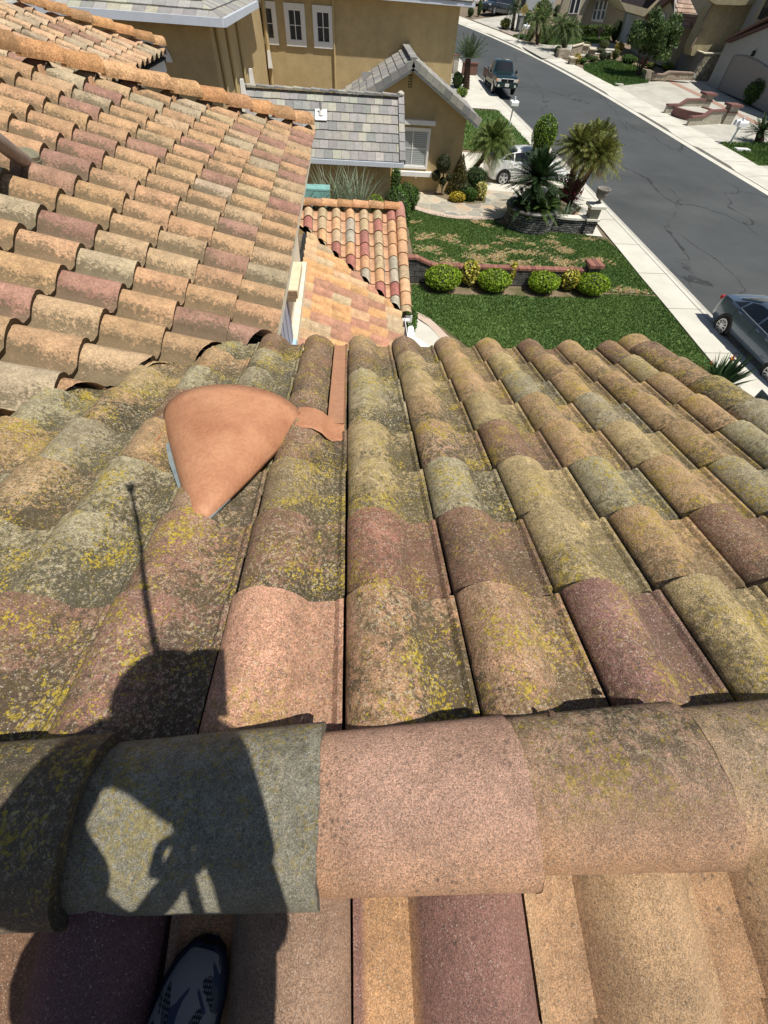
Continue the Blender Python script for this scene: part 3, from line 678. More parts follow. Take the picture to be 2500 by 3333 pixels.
# expansion joints as thin dark grooves
mb = MB()
for i in range(40):
    y = 5.6+2.83*i
    x0, x1 = inner(y), fN(y)-.45; mb.add([(x0, y, gz(y)+.006), (x1, y-.0, gz(y)+.006), (x1, y+.018, gz(y)+.006), (x0, y+.018, gz(y)+.006)], [(0, 1, 2, 3)])
    x0, x1 = fC(y)+.16, fC(y)+sw(y); mb.add([(x0, y, gz(y)+.007), (x1, y, gz(y)+.007), (x1, y+.03, gz(y)+.007), (x0, y+.03, gz(y)+.007)], [(0, 1, 2, 3)])
y = -10.
while y < 60:
    a, c_ = fN(y)-.625, fN(y+1)-.625; mb.add([(a, y, gz(y)+.007), (a+.02, y, gz(y)+.007), (c_+.02, y+1, gz(y+1)+.007), (c_, y+1, gz(y+1)+.007)], [(0, 1, 2, 3)]); y += 1
structure(mb.build('pavement_joints', mat('joint', (.16, .15, .13), .95)))
# --- our side: yard sheets
yard = [(-1, -30), (13, -30), (13, 30), (-1, 30)]
structure(gmesh('yard_soil', [(1.0, 6), (inner(6), 6), (inner(14), 14), (inner(20.4), 20.4), (8, 21.4), (3, 23.2), (1.0, 24)], M_dry, -.035))
lawn_lo = [(2.75, 14.75), (2.6, 15.4), (2.2, 15.4), (2.2, 13.2), (3.0, 12.5), (3.7, 11.3), (4.1, 9.8), (4.2, 7.5), (4.2, 3.0), (inner(3)-.05, 3), (inner(8)-.05, 8), (inner(11)-.05, 11), (inner(13)-.05, 13), (inner(15)-.05, 15.02), (10.6, 15.1), (9.5, 15.05), (9.25, 14.68), (8.2, 14.78), (7.0, 14.66), (5.6, 14.8), (4.2, 14.7)]
lawn_hi = [(2.5, 15.75), (9.2, 15.85), (9.6, 15.25), (10.6, 15.22), (inner(15.2)-.05, 15.14), (inner(17)-.05, 17), (inner(19)-.05, 19), (inner(20)-.25, 20.05), (11.05, 20.55), (9.6, 20.8), (8.3, 20.6), (7.1, 21.4), (6.6, 22.1), (5.1, 21.95), (3.7, 22.4), (3.05, 22.95), (2.6, 21.5)]
structure(gmesh('lawn', lawn_lo, M_lawn, -.012)); structure(gmesh('lawn', lawn_hi, M_lawn, -.012))
# straw patches
def inside(p, poly):
    x, y = p; r = False; j = len(poly)-1
    for i in range(len(poly)):
        xi, yi = poly[i][0], poly[i][1]; xj, yj = poly[j][0], poly[j][1]
        if (yi > y) != (yj > y) and x < (xj-xi)*(y-yi)/(yj-yi)+xi: r = not r
        j = i
    return r
straw_px = [r5(*q) for q in ((230, 780), (280, 760), (330, 750), (430, 785), (240, 830), (300, 850), (360, 880), (300, 960), (350, 955), (430, 945), (470, 960), (540, 965), (600, 960), (700, 960), (740, 900), (760, 930), (830, 850), (870, 870), (800, 870), (850, 780), (760, 810), (1180, 850), (1200, 860), (1170, 940), (1220, 930), (1150, 770), (620, 835), (1010, 880), (980, 815), (1120, 700), (700, 690), (1430, 930), (1100, 800), (640, 905), (560, 905), (920, 940), (1060, 985), (1310, 980), (1560, 1125), (1600, 1130), (1640, 1130), (870, 945), (480, 765), (640, 670), (1380, 785), (220, 670))]+[r7(60, 470), (2040, 942), r7(250, 490), r7(340, 505)]
straw_c = [(G(p).x, G(p).y, random.uniform(.22, .52)) for p in straw_px]
def is_straw(x, y):
    v = .5*sin(x*5.3+y*2.1)+.5*sin(y*6.1-x*3.3)
    u = .5*sin(x*17+3*sin(y*9))+.5*sin(y*23+2.5*sin(x*13))
    for cx, cy, r in straw_c:
        d = sqrt(((x-cx)/1.6)**2+(y-cy)**2)
        if d < r*(.62+.35*v+.42*u): return True
    return False
def grass(name, polys, n, hgt, cols, straw=False, parent=None, w_=.012):
    V = []; Cc = []
    xs = [p[0] for q in polys for p in q]; ys = [p[1] for q in polys for p in q]; k = 0; rg = random.Random(3)
    while k < n:
        x, y = rg.uniform(min(xs), max(xs)), rg.uniform(min(ys), max(ys))
        if not any(inside((x, y), q) for q in polys): continue
        k += 1; st = straw and is_straw(x, y)
        a = rg.uniform(0, 2*pi); h = hgt*rg.uniform(.5, 1.25)*(.6 if st else 1); ww = w_*rg.uniform(.7, 1.5); l = rg.uniform(0, .8)*h; z = gz(y)-.01
        b_ = rg.uniform(0, 2*pi)
        if st and k % 1 == 0: ww *= 2.2
        V += [(x-ww*cos(a), y-ww*sin(a), z), (x+ww*cos(a), y+ww*sin(a), z), (x+l*cos(b_), y+l*sin(b_), z+h)]
        pn = .5+.5*sin(x*.9+1.2*sin(y*.7))*sin(y*.8+x*.3)
        c0, c1 = cols; j = rg.uniform(.78, 1.22); tt = min(1, max(0, pn+rg.uniform(-.3, .3)))
        c = tuple((a_*(1-tt)+b2*tt)*j for a_, b2 in zip(c0, c1))
        if st: c = tuple(q*rg.uniform(.7, 1.2) for q in (.80, .62, .38))
        Cc += [c]*3
    mb = MB(); mb.v = V; mb.n = len(V); mb.c = Cc; mb.p = [(0, 0, 0)]*len(V); mb.f = [(i, i+1, i+2) for i in range(0, len(V), 3)]; mb.mi = [0]*(len(V)//3)
    return mb.build(name, M_leafA, parent, attrs=True)
def leaf_mat(name, rough=.55, trans=.25):
    m = bpy.data.materials.new(name); m.use_nodes = True; t = m.node_tree; b = t.nodes['Principled BSDF']; a = N(t, 'Attribute'); a.attribute_name = 'tc'
    b.inputs['Roughness'].default_value = rough; b.inputs['Specular IOR Level'].default_value = .35
    t.links.new(a.outputs['Color'], b.inputs['Base Color'])
    tr = N(t, 'BsdfTranslucent'); t.links.new(a.outputs['Color'], tr.inputs[0]); ms = N(t, 'MixShader'); ms.inputs[0].default_value = trans
    t.links.new(b.outputs[0], ms.inputs[1]); t.links.new(tr.outputs[0], ms.inputs[2]); t.links.new(ms.outputs[0], t.nodes['Material Output'].inputs[0]); return m
M_leafA = leaf_mat('leaves')
GRC = ((.075, .150, .036), (.125, .205, .045))
g_ = grass('grass', [lawn_lo, lawn_hi], 170000, .055, GRC, straw=True, w_=.015); g_['kind'] = 'stuff'; g_['label'] = 'short green lawn grass with straw coloured dry patches'; g_['category'] = 'grass'
# walkway, pink border, flagstone patio, driveways
q7 = lambda x, y: (1280+x/6.9125, 980+y/6.9125)
wk = [G(q7(*p)) for p in ((430, 380), (500, 380), (800, 580), (1000, 780), (1230, 1040), (1400, 1300), (300, 1300), (250, 500))]
structure(gmesh('walkway', [(p.x, p.y) for p in wk], M_conc, .012))
ob_ = [G(q7(*p)) for p in ((455, 225), (620, 290), (850, 420), (1010, 570), (1170, 740), (1380, 930), (1500, 1120), (1620, 1350))]; ib = [G(q7(*p)) for p in ((1400, 1300), (1220, 1030), (1000, 780), (800, 570), (640, 450), (500, 370), (430, 300))]
structure(gmesh('path_edging', [(p.x, p.y) for p in ob_+ib], M_pinkc, .02))
m, t, b, col, mx, rp, no, L = ground_mat('flagstone', (.36, .34, .28), (.52, .49, .40), 1.6, bump=.3, bscale=12, c3=(.50, .38, .27), thr=(.48, .6), fine=.08)
vo = N(t, 'TexVoronoi'); vo.inputs['Scale'].default_value = 1.35; vo.inputs['Randomness'].default_value = .75; L(N(t, 'NewGeometry').outputs['Position'], vo.inputs['Vector'])
tint = rp(vo.outputs['Color'], .2, .85, (.62, .66, .70), (1.15, 1.08, .98)); col = mx(1., col, tint, 'MULTIPLY')
ve = N(t, 'TexVoronoi'); ve.feature = 'DISTANCE_TO_EDGE'; ve.inputs['Scale'].default_value = 1.35; ve.inputs['Randomness'].default_value = .75; L(N(t, 'NewGeometry').outputs['Position'], ve.inputs['Vector'])
col = mx(rp(ve.outputs['Distance'], .015, .035, (1, 1, 1), (0, 0, 0)), col, (.52, .45, .36)); L(col, b.inputs['Base Color']); M_flag = m
patio = [G(r5(*p)) for p in ((205, 580), (300, 612), (420, 638), (500, 648), (620, 652), (740, 652), (800, 640), (860, 560), (880, 470), (700, 455), (470, 460), (200, 470))]
structure(gmesh('patio', [(p.x, p.y) for p in patio]+[(3.1, 25.3)], M_flag, .008))
pe = [G(r5(*p)) for p in ((205, 560), (300, 592), (420, 618), (500, 630), (620, 634), (740, 636), (740, 655), (620, 655), (500, 650), (420, 640), (300, 616), (205, 585))]
structure(gmesh('patio_edging', [(p.x, p.y) for p in pe], M_pinkc, .018))
structure(gmesh('driveway', [(5.2, 26.2), (8.0, 25.9), (10.2, 23.2), (10.9, 20.6), (inner(20.5)-.3, 20.5), (inner(24), 24), (inner(30), 30), (inner(33), 33.0), (8.5, 32.6), (5.0, 32.6)], M_conc, 0.0))
structure(gmesh('patio', [(9.0, 21.3), (11.2, 21.0), (inner(21.4)-.4, 21.4), (inner(23)-.5, 23.3), (10.2, 24.4), (9.0, 24.6)], M_flag, .012))
mul = [G(r5(*p)) for p in ((1200, 600), (1330, 540), (1365, 590), (1230, 610), (1190, 700))]
structure(gmesh('mulch', [(9.9, 22.9), (11.0, 22.9), (11.75, 23.9), (11.4, 26.5), (10.3, 25.4)], mat('mulch_red', (.10, .025, .02), .95, .5, 14, bump=1, bscale=30), .03))
lawn_n = [(5.2, 33.2), (8.5, 33.2), (inner(33.5)-.15, 33.4), (inner(36), 36), (inner(41), 41), (inner(43.5), 43.5), (5, 43.5)]
structure(gmesh('lawn', lawn_n, M_lawn, 0.0))
g_ = grass('grass', [lawn_n], 9000, .12, GRC, w_=.03); g_['kind'] = 'stuff'; g_['label'] = 'lawn of the neighbour beyond the white hatchback'; g_['category'] = 'grass'
structure(gmesh('driveway', [(5, 44), (inner(44), 44), (inner(50), 50), (inner(56), 56), (5, 56)], M_conc, 0.0))
# --- far side
def gp(fn, *pts): return [(G(fn(*p)).x, G(fn(*p)).y) for p in pts]
back = lambda y: fC(y)+sw(y)
structure(gmesh('driveway', [(back(30.), 30.), (back(38.5), 38.5), (back(45.), 45.), (back(56.), 56.5), *gp(r4, (590, 735), (980, 715), (1130, 720)), (38.2, 50), (38.2, 30)], M_conc2, -.006))
m_paving = M_paver  # same plain tan paver material
structure(gmesh('paver_band', gp(r4, (735, 722), (790, 722), (1060, 850), (1455, 1045), (1659, 1140), (1659, 1175), (1450, 1070), (1050, 872)), mat('paver_pink', (.38, .24, .18), .9, .15, 8), .006))
lawn_f1 = gp(r4, (0, 632), (285, 778), (440, 760), (580, 745), (560, 640), (450, 590), (330, 558), (200, 545), (0, 585))
lawn_f0 = gp(r3, (855, 385), (925, 402), (1100, 400), (1480, 385), (1480, 330), (900, 345), (800, 360))
lawn_f2 = gp(r4, (1225, 1290), (1330, 1350), (1420, 1400), (1575, 1490), (1659, 1490), (1900, 1490), (1900, 1290))
lawn_f3 = gp(r3, (600, 322), (700, 352), (770, 350), (745, 322), (660, 312))
for q in (lawn_f1, lawn_f0, lawn_f2, lawn_f3): structure(gmesh('lawn', q, M_lawn, .004))
g_ = grass('grass', [lawn_f1, lawn_f0, lawn_f2, lawn_f3], 26000, .16, GRC, w_=.05); g_['kind'] = 'stuff'; g_['label'] = 'front lawns across the street'; g_['category'] = 'grass'
structure(gmesh('driveway', gp(r3, (690, 420), (870, 520), (1000, 530), (1500, 470), (1560, 400), (1480, 385), (1100, 402), (925, 405), (820, 392)), M_conc2, 0.0))
structure(gmesh('driveway', gp(r3, (240, 178), (480, 270), (600, 260), (690, 240), (660, 115), (580, 135)), M_conc2, 0.0))
structure(gmesh('paver_strip', gp(r3, (490, 272), (600, 320), (680, 300), (600, 255)), M_paver, .005))

# ================================================================== NEIGHBOUR HOUSE (grey flat tiles)
M_tan = mat('tan_stucco', (.49, .37, .19), .95, .10, 2.5, bump=.6, bscale=45, fine=.05, fscale=30)
M_tan2 = mat('tan_trim', (.50, .38, .19), .9, .06, 3)
M_flat = mat('grey_tile', rough=.85, attr='tc', var=.14, scale=9, fine=.08, fscale=60, bump=.3, bscale=50)
M_glass = mat('window_glass', (.03, .035, .04), .08, .0, 1, spec=.7)
M_blind = mat('blinds', (.42, .45, .45), .5, .04, 4)
M_gutw = mat('gutter_white', (.62, .66, .72), .45, .05, 4)
def flat_tiles(mb, O, U, V, NN, rows, cols, wd, ex, pal, keep=None, stag=.5, th=.035):
    for r in rows:
        for c in cols:
            off = (r % 2)*stag*wd; p = O+U*(r*ex)+V*(c*wd+off+wd/2)
            if keep and not keep(p+U*(ex/2)): continue
            col = pick(pal); j = random.uniform(-.008, .008); g = .004
            a, b_ = -wd/2+g, wd/2-g
            vs = [p+V*a-U*.02+NN*.0, p+V*b_-U*.02+NN*.0, p+V*b_+U*(ex+j)+NN*(th+j*.3), p+V*a+U*(ex+j)+NN*(th-j*.3), p+V*a+U*(ex+j)-NN*.01, p+V*b_+U*(ex+j)-NN*.01]
            dk = tuple(x*.75 for x in col)
            mb.add(vs, [(0, 1, 2, 3), (3, 2, 5, 4), (0, 3, 4), (1, 5, 2)], [col]*4+[dk]*2)
PG = [(3, (.30, .29, .27)), (2.2, (.25, .245, .235)), (1.8, (.37, .36, .30)), (.6, (.36, .34, .30))]
nb = thing('grey_roofed_house', 'two storey tan stucco house next door with grey flat tile roofs', 'house', (0, 22, 0))
def window(parent, c, R, U_, w_, h_, frame=.1, trim=None, nx=1, ny=1, glass=None, blind=False, proud=.06, fm=None, name='window'):
    """c centre on the wall; R right, U_ up; outward = R x U_ flipped to face the camera side"""
    Nn_ = R.cross(U_).normalized(); fm = fm or M_white
    def b3(mb, cu, cv, du, dv, dn, off):
        RR = Matrix((R, U_, Nn_)).transposed(); mb.box(c+R*cu+U_*cv+Nn_*off, (du, dv, dn), R=RR)
    mb = MB(); f = frame
    for s_ in (-1, 1):
        b3(mb, s_*(w_/2-f/2), 0, f, h_, proud, proud/2); b3(mb, 0, s_*(h_/2-f/2), w_-2*f, f, proud, proud/2)
    o = mb.build(name, trim or fm, parent)
    iw, ih = w_-2*f, h_-2*f; g = MB(); b3(g, 0, 0, iw, ih, .01, .005); g.build('pane', glass or M_glass, o)
    fr = MB(); k = .035*max(1, h_/1.3)
    for s_ in (-1, 1):
        b3(fr, s_*(iw/2-k/2), 0, k, ih, .05, .025); b3(fr, 0, s_*(ih/2-k/2), iw-2*k, k, .05, .025)
    for i in range(1, nx): b3(fr, -iw/2+iw*i/nx, 0, k, ih-2*k, .046, .023)
    for i in range(1, ny): b3(fr, 0, -ih/2+ih*i/ny, iw-2*k, k*.6, .03, .015)
    fr.build('frame', fm, o)
    if blind:
        bl = MB(); n = int(ih/.07)
        for i in range(n): b3(bl, 0, -ih/2+(i+.5)*ih/n, iw-2*k, ih/n*.86, .012, .014)
        bl.build('blind', M_blind, o)
    return o
XR, ZU = V3(1, 0, 0), V3(0, 0, 1)
# big two storey wall
WB = 28.88; zt = CAMZ-1.0
mb = MB(); mb.prism([(-9, WB), (5.09, WB), (5.09, 40), (-9, 40)], -.1, zt)
# gable wing
WG = 25.3; gx0, gx1 = -.6, 5.42; gap = PY(r2(1088, 418), WG); zwe = CAMZ-4.13
mb.build('wall', M_tan, nb)
slope = (gap.z-zwe)/(5.40-gap.x)
mb = MB(); mb.extrude([V3(gx0, WG, -.1), V3(gx1, WG, -.1), V3(gx1, WG, zwe), V3(gap.x, WG, gap.z), V3(gx0, WG, gap.z-(gap.x-gx0)*slope)], (0, WB-WG-.01, 0)); mb.build('wall', M_tan, nb)
# buttress on the lower right
mb = MB(); p0, p1 = PY(r2(1325, 820), WG), PY(r2(1400, 975), WG)
mb.extrude([V3(5.0, WG-.01, -.1), V3(5.52, WG-.01, -.1), V3(5.5, WG-.01, p1.z), V3(5.42, WG-.01, p0.z+.15), V3(5.0, WG-.01, p0.z)], (0, .4, 0)); mb.build('buttress', M_tan2, nb)
# gable roof: ridge along Y
rz = PY(r2(1088, 352), 24.75).z-.03; rx = gap.x; ang = math.atan(slope); ca, sa = cos(ang), sin(ang)
for sgn in (1, -1):
    U_ = V3(sgn*ca, 0, -sa); NN = V3(sgn*sa, 0, ca); V_ = U_.cross(NN)
    Ln = (5.98-rx)/ca if sgn > 0 else 4.6
    mb = MB(); nr = int(Ln/.37)+1
    y0 = 24.85 if sgn < 0 else WB+.3
    flat_tiles(mb, V3(rx, 29.2 if V_.y < 0 else 24.78, rz), U_, V_, NN, range(0, nr), range(0, 13), .33, Ln/nr, PG)
    cl = [(V3(0, WB-.02, 0), V3(0, 1, 0)), (V3(0, 24.80, 0), V3(0, -1, 0))]
    mb.build('roof', M_flat, nb, attrs=True, clip=cl)
    d = MB(); d.extrude([V3(rx, 24.84, rz-.02), V3(rx, WB, rz-.02), V3(rx+sgn*ca*Ln, WB, rz-.02-sa*Ln), V3(rx+sgn*ca*Ln, 24.84, rz-.02-sa*Ln)], (0, 0, -.04)); d.build('roof_deck', M_gutw, nb)
    # rake trim tiles and white barge board
    mb = MB(); k = int(Ln/.36)
    for i in range(k+1):
        u = (i+.5)*Ln/(k+1); c_ = V3(rx, 24.80, rz-.015)+U_*u; RR = Matrix((U_, V3(0, 1, 0), NN)).transposed()
        mb.box(c_+NN*.045, (Ln/(k+1)-.01, .22, .035), R=RR@Matrix.Rotation(-.06, 3, 'Y'), col=pick(PG)); mb.box(c_-NN*.06+V3(0, -.115, 0), (Ln/(k+1)-.01, .03, .24), R=RR@Matrix.Rotation(-.05, 3, 'Y'), col=pick(PG))
    mb.build('rake_trim', M_flat, nb, attrs=True)
    mb = MB(); RR = Matrix((U_, V3(0, 1, 0), NN)).transposed(); mb.box(V3(rx, 24.87, rz)+U_*(Ln/2)-NN*.20, (Ln+.1, .05, .20), R=RR); mb.build('barge_board', M_gutw, nb)
mb = MB()
for i in range(12):
    y = 24.9+i*.35
    if y < WB-.1: mb.box((rx, y, rz+.06+.008*(i % 2)), (.30, .36, .05), col=pick(PG), R=Matrix.Rotation(.05, 3, 'X'))
mb.build('ridge_tiles', M_flat, nb, attrs=True)
mb = MB(); v0, v1 = PY(r2(785, 440), 27.0), PY(r2(850, 440), 26.6); mb.extrude([v0, v1, (v0+v1)/2+V3(-.15, .1, -.3)], (0, .0, .05)); mb.build('roof_vent', M_white, nb)
# weep openings under the gable
mb = MB()
for i in range(5):
    for sx in (-.05, .05): mb = MB(); mb.box((gap.x-.03+sx, WG-.012, CAMZ-2.92-.085*i), (.055, .03, .035)); mb.build('vent_slot', mat('vent_dark', (.10, .07, .03), .9), nb)
# gable window with lintel and sill
wl, wr_ = 2.36, 3.62; zc_ = CAMZ-5.28
window(nb, V3(3.0-.0, WG, zc_), XR, ZU, 1.62, 1.48, .09, nx=2, ny=2, blind=True, proud=.08)
mb = MB(); mb.box((3.0, WG-.09, zc_+.93), (1.95, .20, .16)); mb.build('lintel', M_white, nb)
mb = MB(); mb.box((3.1, WG-.12, zc_-.92), (1.95, .26, .17)); mb.box((2.5, WG-.06, zc_-1.05), (.08, .12, .12)); mb.box((3.3, WG-.06, zc_-1.05), (.08, .12, .12)); mb.build('sill', M_white, nb)
# three upstairs windows
for a, b_ in (((145, 10), (290, 270)), ((318, 3), (456, 278)), ((493, 15), (617, 287))):
    p, q = PY(r2(*a), WB), PY(r2(*b_), WB); zc2 = CAMZ-2.02
    window(nb, V3((p.x+q.x)/2, WB, zc2), XR, ZU, .92, 1.26, .17, nx=2, ny=2, proud=.07)
mb = MB(); mb.tube([V3(-.66, WB-.07, zt-.1), V3(-.66, WB-.07, CAMZ-3.95)], .05, 8); mb.build('downspout', M_tan2, nb)
# main eave and gutter
mb = MB(); mb.box((.55, 28.42, CAMZ-1.02), (10.2, .14, .13)); mb.build('gutter', M_gutw, nb)
mb = MB(); mb.prism([(-9, 28.5), (5.6, 28.5), (5.6, 41), (-9, 41)], CAMZ-1.0, CAMZ-.94); mb.build('soffit', M_tan2, nb)
mb = MB(); flat_tiles(mb, V3(-9, 33.5, CAMZ-.94+2.0), V3(0, -cos(.37), -sin(.37)), V3(1, 0, 0), V3(0, -sin(.37), cos(.37)), range(0, 15), range(0, 44), .33, .37, PG); mb.build('roof', M_flat, nb, attrs=True)
# small single storey hip/shed with grey tiles in front
YE, zE, YRg = 19.15, CAMZ-4.40, 21.4; pr = PY(r2(965, 578), YRg); rise = pr.z-zE; an = atan2(rise, YRg-YE); U_ = V3(0, -cos(an), -sin(an)); NN = V3(0, -sin(an), cos(an)); Ls = (YRg-YE)/cos(an)
mb = MB(); flat_tiles(mb, V3(1.90, YRg, pr.z-.02), U_, V3(-1, 0, 0), NN, range(0, 7), range(-1, 20), .315, Ls/7, PG)
mb.build('roof', M_flat, nb, attrs=True, clip=[(V3(1.9, 0, 0), V3(1, 0, 0))])
mb = MB(); mb.extrude([V3(1.9, YE+.05, zE-.03), V3(-4.4, YE+.05, zE-.03), V3(-4.4, YRg, pr.z-.07), V3(1.9, YRg, pr.z-.07)], (0, 0, -.04))
mb.extrude([V3(1.9, YRg+2.2, zE-.03), V3(-4.4, YRg+2.2, zE-.03), V3(-4.4, YRg, pr.z-.05), V3(1.9, YRg, pr.z-.05)], (0, 0, -.04)); mb.build('roof_deck', mat('deck_grey', (.2, .2, .2)), nb)
mb = MB()
for i in range(19): mb.box((1.75-i*.33, YRg, pr.z+.045+.012*(i % 2)), (.34, .26, .05), R=Matrix.Rotation(.06, 3, 'Y'), col=pick(PG))
for i in range(7):
    u = (i+.5)*Ls/7; RR = Matrix((V3(1, 0, 0), U_, NN)).transposed()
    mb.box(V3(1.95, YRg, pr.z)+U_*u+NN*.045, (.20, Ls/7+.01, .05), R=RR@Matrix.Rotation(.06, 3, 'X'), col=pick(PG)); mb.box(V3(2.05, YRg, pr.z)+U_*u-NN*.03, (.03, Ls/7+.01, .17), R=RR@Matrix.Rotation(.06, 3, 'X'), col=pick(PG))
mb.lathe([(.13, 0), (.13, .05), (.06, .10), (.001, .11)], (1.94, YRg, pr.z+.06), 10, col=(.5, .48, .4)); mb.build('ridge_tiles', M_flat, nb, attrs=True)
mb = MB(); mb.box((-1.3, YE-.02, zE-.09), (6.6, .13, .13)); mb.build('gutter', M_gutw, nb)
xw = 1.56; yw = YE+.42
mb = MB(); mb.prism([(-4.6, yw), (xw, yw), (xw, WG), (-4.6, WG)], -.1, zE-.06); mb.build('wall', M_tan, nb)
mb = MB(); mb.box((1.02, yw-.16, zE-.2), (.09, .14, .14)); mb.tube([V3(1.0, yw-.05, zE-.25), V3(1.0, yw-.05, .1)], .05, 8); mb.build('downspout', M_tan2, nb)
pv = PY(r2(545, 690), 20.6)
mb = MB(); mb.tube([V3(-1.03, 20.55, pv.z-.1), V3(-1.03, 20.55, pv.z+.38)], .035, 8); mb.build('vent_pipe', mat('pipe_grey', (.3, .3, .3), .5), nb)
zr = lambda Y: pr.z-(YRg-Y)*tan(an); mb = MB(); mb.extrude([V3(-1.25, 20.35, zr(20.35)+.05), V3(-.82, 20.35, zr(20.35)+.05), V3(-.82, 20.72, zr(20.72)+.05), V3(-1.25, 20.72, zr(20.72)+.05)], (0, 0, .02)); mb.lathe([(.11, 0), (.06, .12)], (-1.03, 20.55, zr(20.55)+.05), 10); mb.build('vent_flashing', M_white, nb)
# left two storey block
XB, YB = -3.9, 17.85; zB2 = CAMZ-1.25
mb = MB(); mb.prism([(-12, YB), (XB, YB), (XB, WB), (-12, WB)], -.1, zB2); mb.build('wall', M_tan, nb)
mb = MB(); mb.box((-7.7, YB-.47, zB2-.02), (8.6, .14, .16)); mb.box((XB+.50, YB+3.0, zB2-.02), (.14, 7.0, .16)); mb.build('gutter', M_gutw, nb)
mb = MB(); mb.prism([(-12, YB-.4), (XB+.45, YB-.4), (XB+.45, 26), (-12, 26)], zB2-.04, zB2); mb.build('soffit', M_tan2, nb)
an2 = .38; 
mb = MB(); flat_tiles(mb, V3(-12.2, YB-.45+4.2*cos(an2), zB2+.02+4.2*sin(an2)), V3(0, -cos(an2), -sin(an2)), V3(1, 0, 0), V3(0, -sin(an2), cos(an2)), range(0, 12), range(0, 29), .33, .35, [(3, (.36, .35, .32)), (2, (.44, .42, .33)), (2, (.3, .29, .28))])
mb.build('roof', M_flat, nb, attrs=True, clip=[(V3(XB+.5, YB-.45, 0), V3(1, 1, 0).normalized())])
mb = MB(); flat_tiles(mb, V3(XB+.5-4.2*cos(an2), YB-2, zB2+.02+4.2*sin(an2)), V3(cos(an2), 0, -sin(an2)), V3(0, 1, 0), V3(sin(an2), 0, cos(an2)), range(0, 12), range(0, 30), .33, .35, PG)
mb.build('roof', M_flat, nb, attrs=True, clip=[(V3(XB+.5, YB-.45, 0), V3(-1, -1, 0).normalized())])
for xx in (-5.75, -7.3):       # arched window heads
    zt_ = CAMZ-1.62; mb = MB(); pts = [V3(xx+.62*cos(a), YB-.01, zt_-.5+.5*sin(a)) for a in [pi*i/16 for i in range(17)]]+[V3(xx+.44*cos(a), YB-.01, zt_-.5+.36*sin(a)) for a in [pi*(16-i)/16 for i in range(17)]]
    for i in range(16): mb.extrude([pts[i], pts[i+1], pts[32-i], pts[33-i]], (0, -.05, 0))
    o = mb.build('window', M_white, nb); mb = MB(); mb.extrude([V3(xx+.45*cos(pi*i/16), YB-.012, zt_-.5+.37*sin(pi*i/16)) for i in range(17)], (0, -.01, 0)); mb.build('pane', M_glass, o)
mb = MB()
for yy in (YB+.6, YB+2.2, YB+4.2): mb.tube([V3(XB+.06, yy, zB2-.1), V3(XB+.06, yy, .2)], .055, 6)
mb.build('downspout', M_tan2, nb)
for yy in (YB+3.2, YB+5.4):
    mb = MB(); mb.box((XB+.09, yy, 4.0), (.16, .22, .42), taper=.7); mb.build('wall_lamp', M_white, nb)
# stone chimney wing with narrow tiled slope
mb = MB(); mb.prism([(-4.72, 25.6), (-4.12, 25.6), (-4.12, WB), (-4.72, WB)], -.1, lambda x, y: CAMZ-3.25+(y-25.6)*.36); 
M_stone = ground_mat('stone_wall', (.16, .13, .09), (.40, .36, .29), 5, bump=1., bscale=7, fine=.3)[0]
mb.build('chimney', M_stone, nb)
mb = MB(); au = .40; flat_tiles(mb, V3(-4.86, 30.2, CAMZ-3.0+(30.2-25.3)*tan(au)), V3(0, -cos(au), -sin(au)), V3(1, 0, 0), V3(0, -sin(au), cos(au)), range(0, 15), range(0, 3), .30, .37, PG)
mb.build('chimney_roof', M_flat, nb, attrs=True, clip=[(V3(-4.1, 0, 0), V3(1, 0, 0)), (V3(0, WB, 0), V3(0, 1, 0))])
mb = MB(); mb.box((-4.35, 25.35, CAMZ-3.14), (.6, .34, .05)); mb.build('chimney_flashing', M_gutw, nb)
mb = MB(); mb.tube([V3(-3.75, WB-.1, zt), V3(-3.75, WB-.1, .2)], .10, 6); mb.build('downspout', M_tan2, nb)
mb = MB(); mb.box((-3.72, WB-.24, CAMZ-3.1), (.2, .12, .55), taper=.6); mb.build('wall_lamp', M_white, nb)
# teal bin lid / fence top in the side yard and ornamental grass
mb = MB(); mb.box((-1.35, 17.1, 2.28), (1.3, .5, .05)); mb.box((-1.35, 16.88, 1.9), (1.3, .05, .7)); mb.build('x', mat('teal_paint', (.25, .50, .46), .5, .1, 3)).name = 'side_gate'
tag(bpy.data.objects['side_gate'], 'pale teal painted side gate between the two houses', 'gate')

# ================================================================== PLANTS
def leaves(mb, c, r, n, size, cols, shell=.35, out=.6, flat=1., rg=None, aspect=1.6, zmin=-1e9):
    rg = rg or random; c = Vector(c)
    for _ in range(n):
        while True:
            d = Vector((rg.uniform(-1, 1), rg.uniform(-1, 1), rg.uniform(-1, 1)))
            if .05 < d.length < 1: break
        d.normalize(); k = 1-shell*rg.random()**1.6
        p = c+Vector((d.x*r[0], d.y*r[1], d.z*r[2]))*k
        if p.z < zmin: continue
        nn_ = (d*out+Vector((rg.gauss(0, 1), rg.gauss(0, 1), rg.gauss(0, 1)))*.55).normalized()
        a = nn_.orthogonal().normalized(); a.rotate(Matrix.Rotation(rg.uniform(0, 6.28), 3, nn_)); b_ = nn_.cross(a)
        s_ = size*rg.uniform(.6, 1.3); col = cols[int(rg.random()*len(cols))]; j = rg.uniform(.75, 1.3); col = tuple(x*j for x in col)
        mb.add([p-a*s_*aspect*.5, p+b_*s_*.42, p+a*s_*aspect*.5, p-b_*s_*.42], [(0, 1, 2, 3)], col)
GR_D = [(.022, .055, .012), (.035, .08, .015), (.05, .10, .02)]
GR_M = [(.05, .11, .015), (.07, .15, .02), (.09, .17, .03)]
GR_B = [(.19, .31, .02), (.26, .39, .025), (.32, .44, .035)]
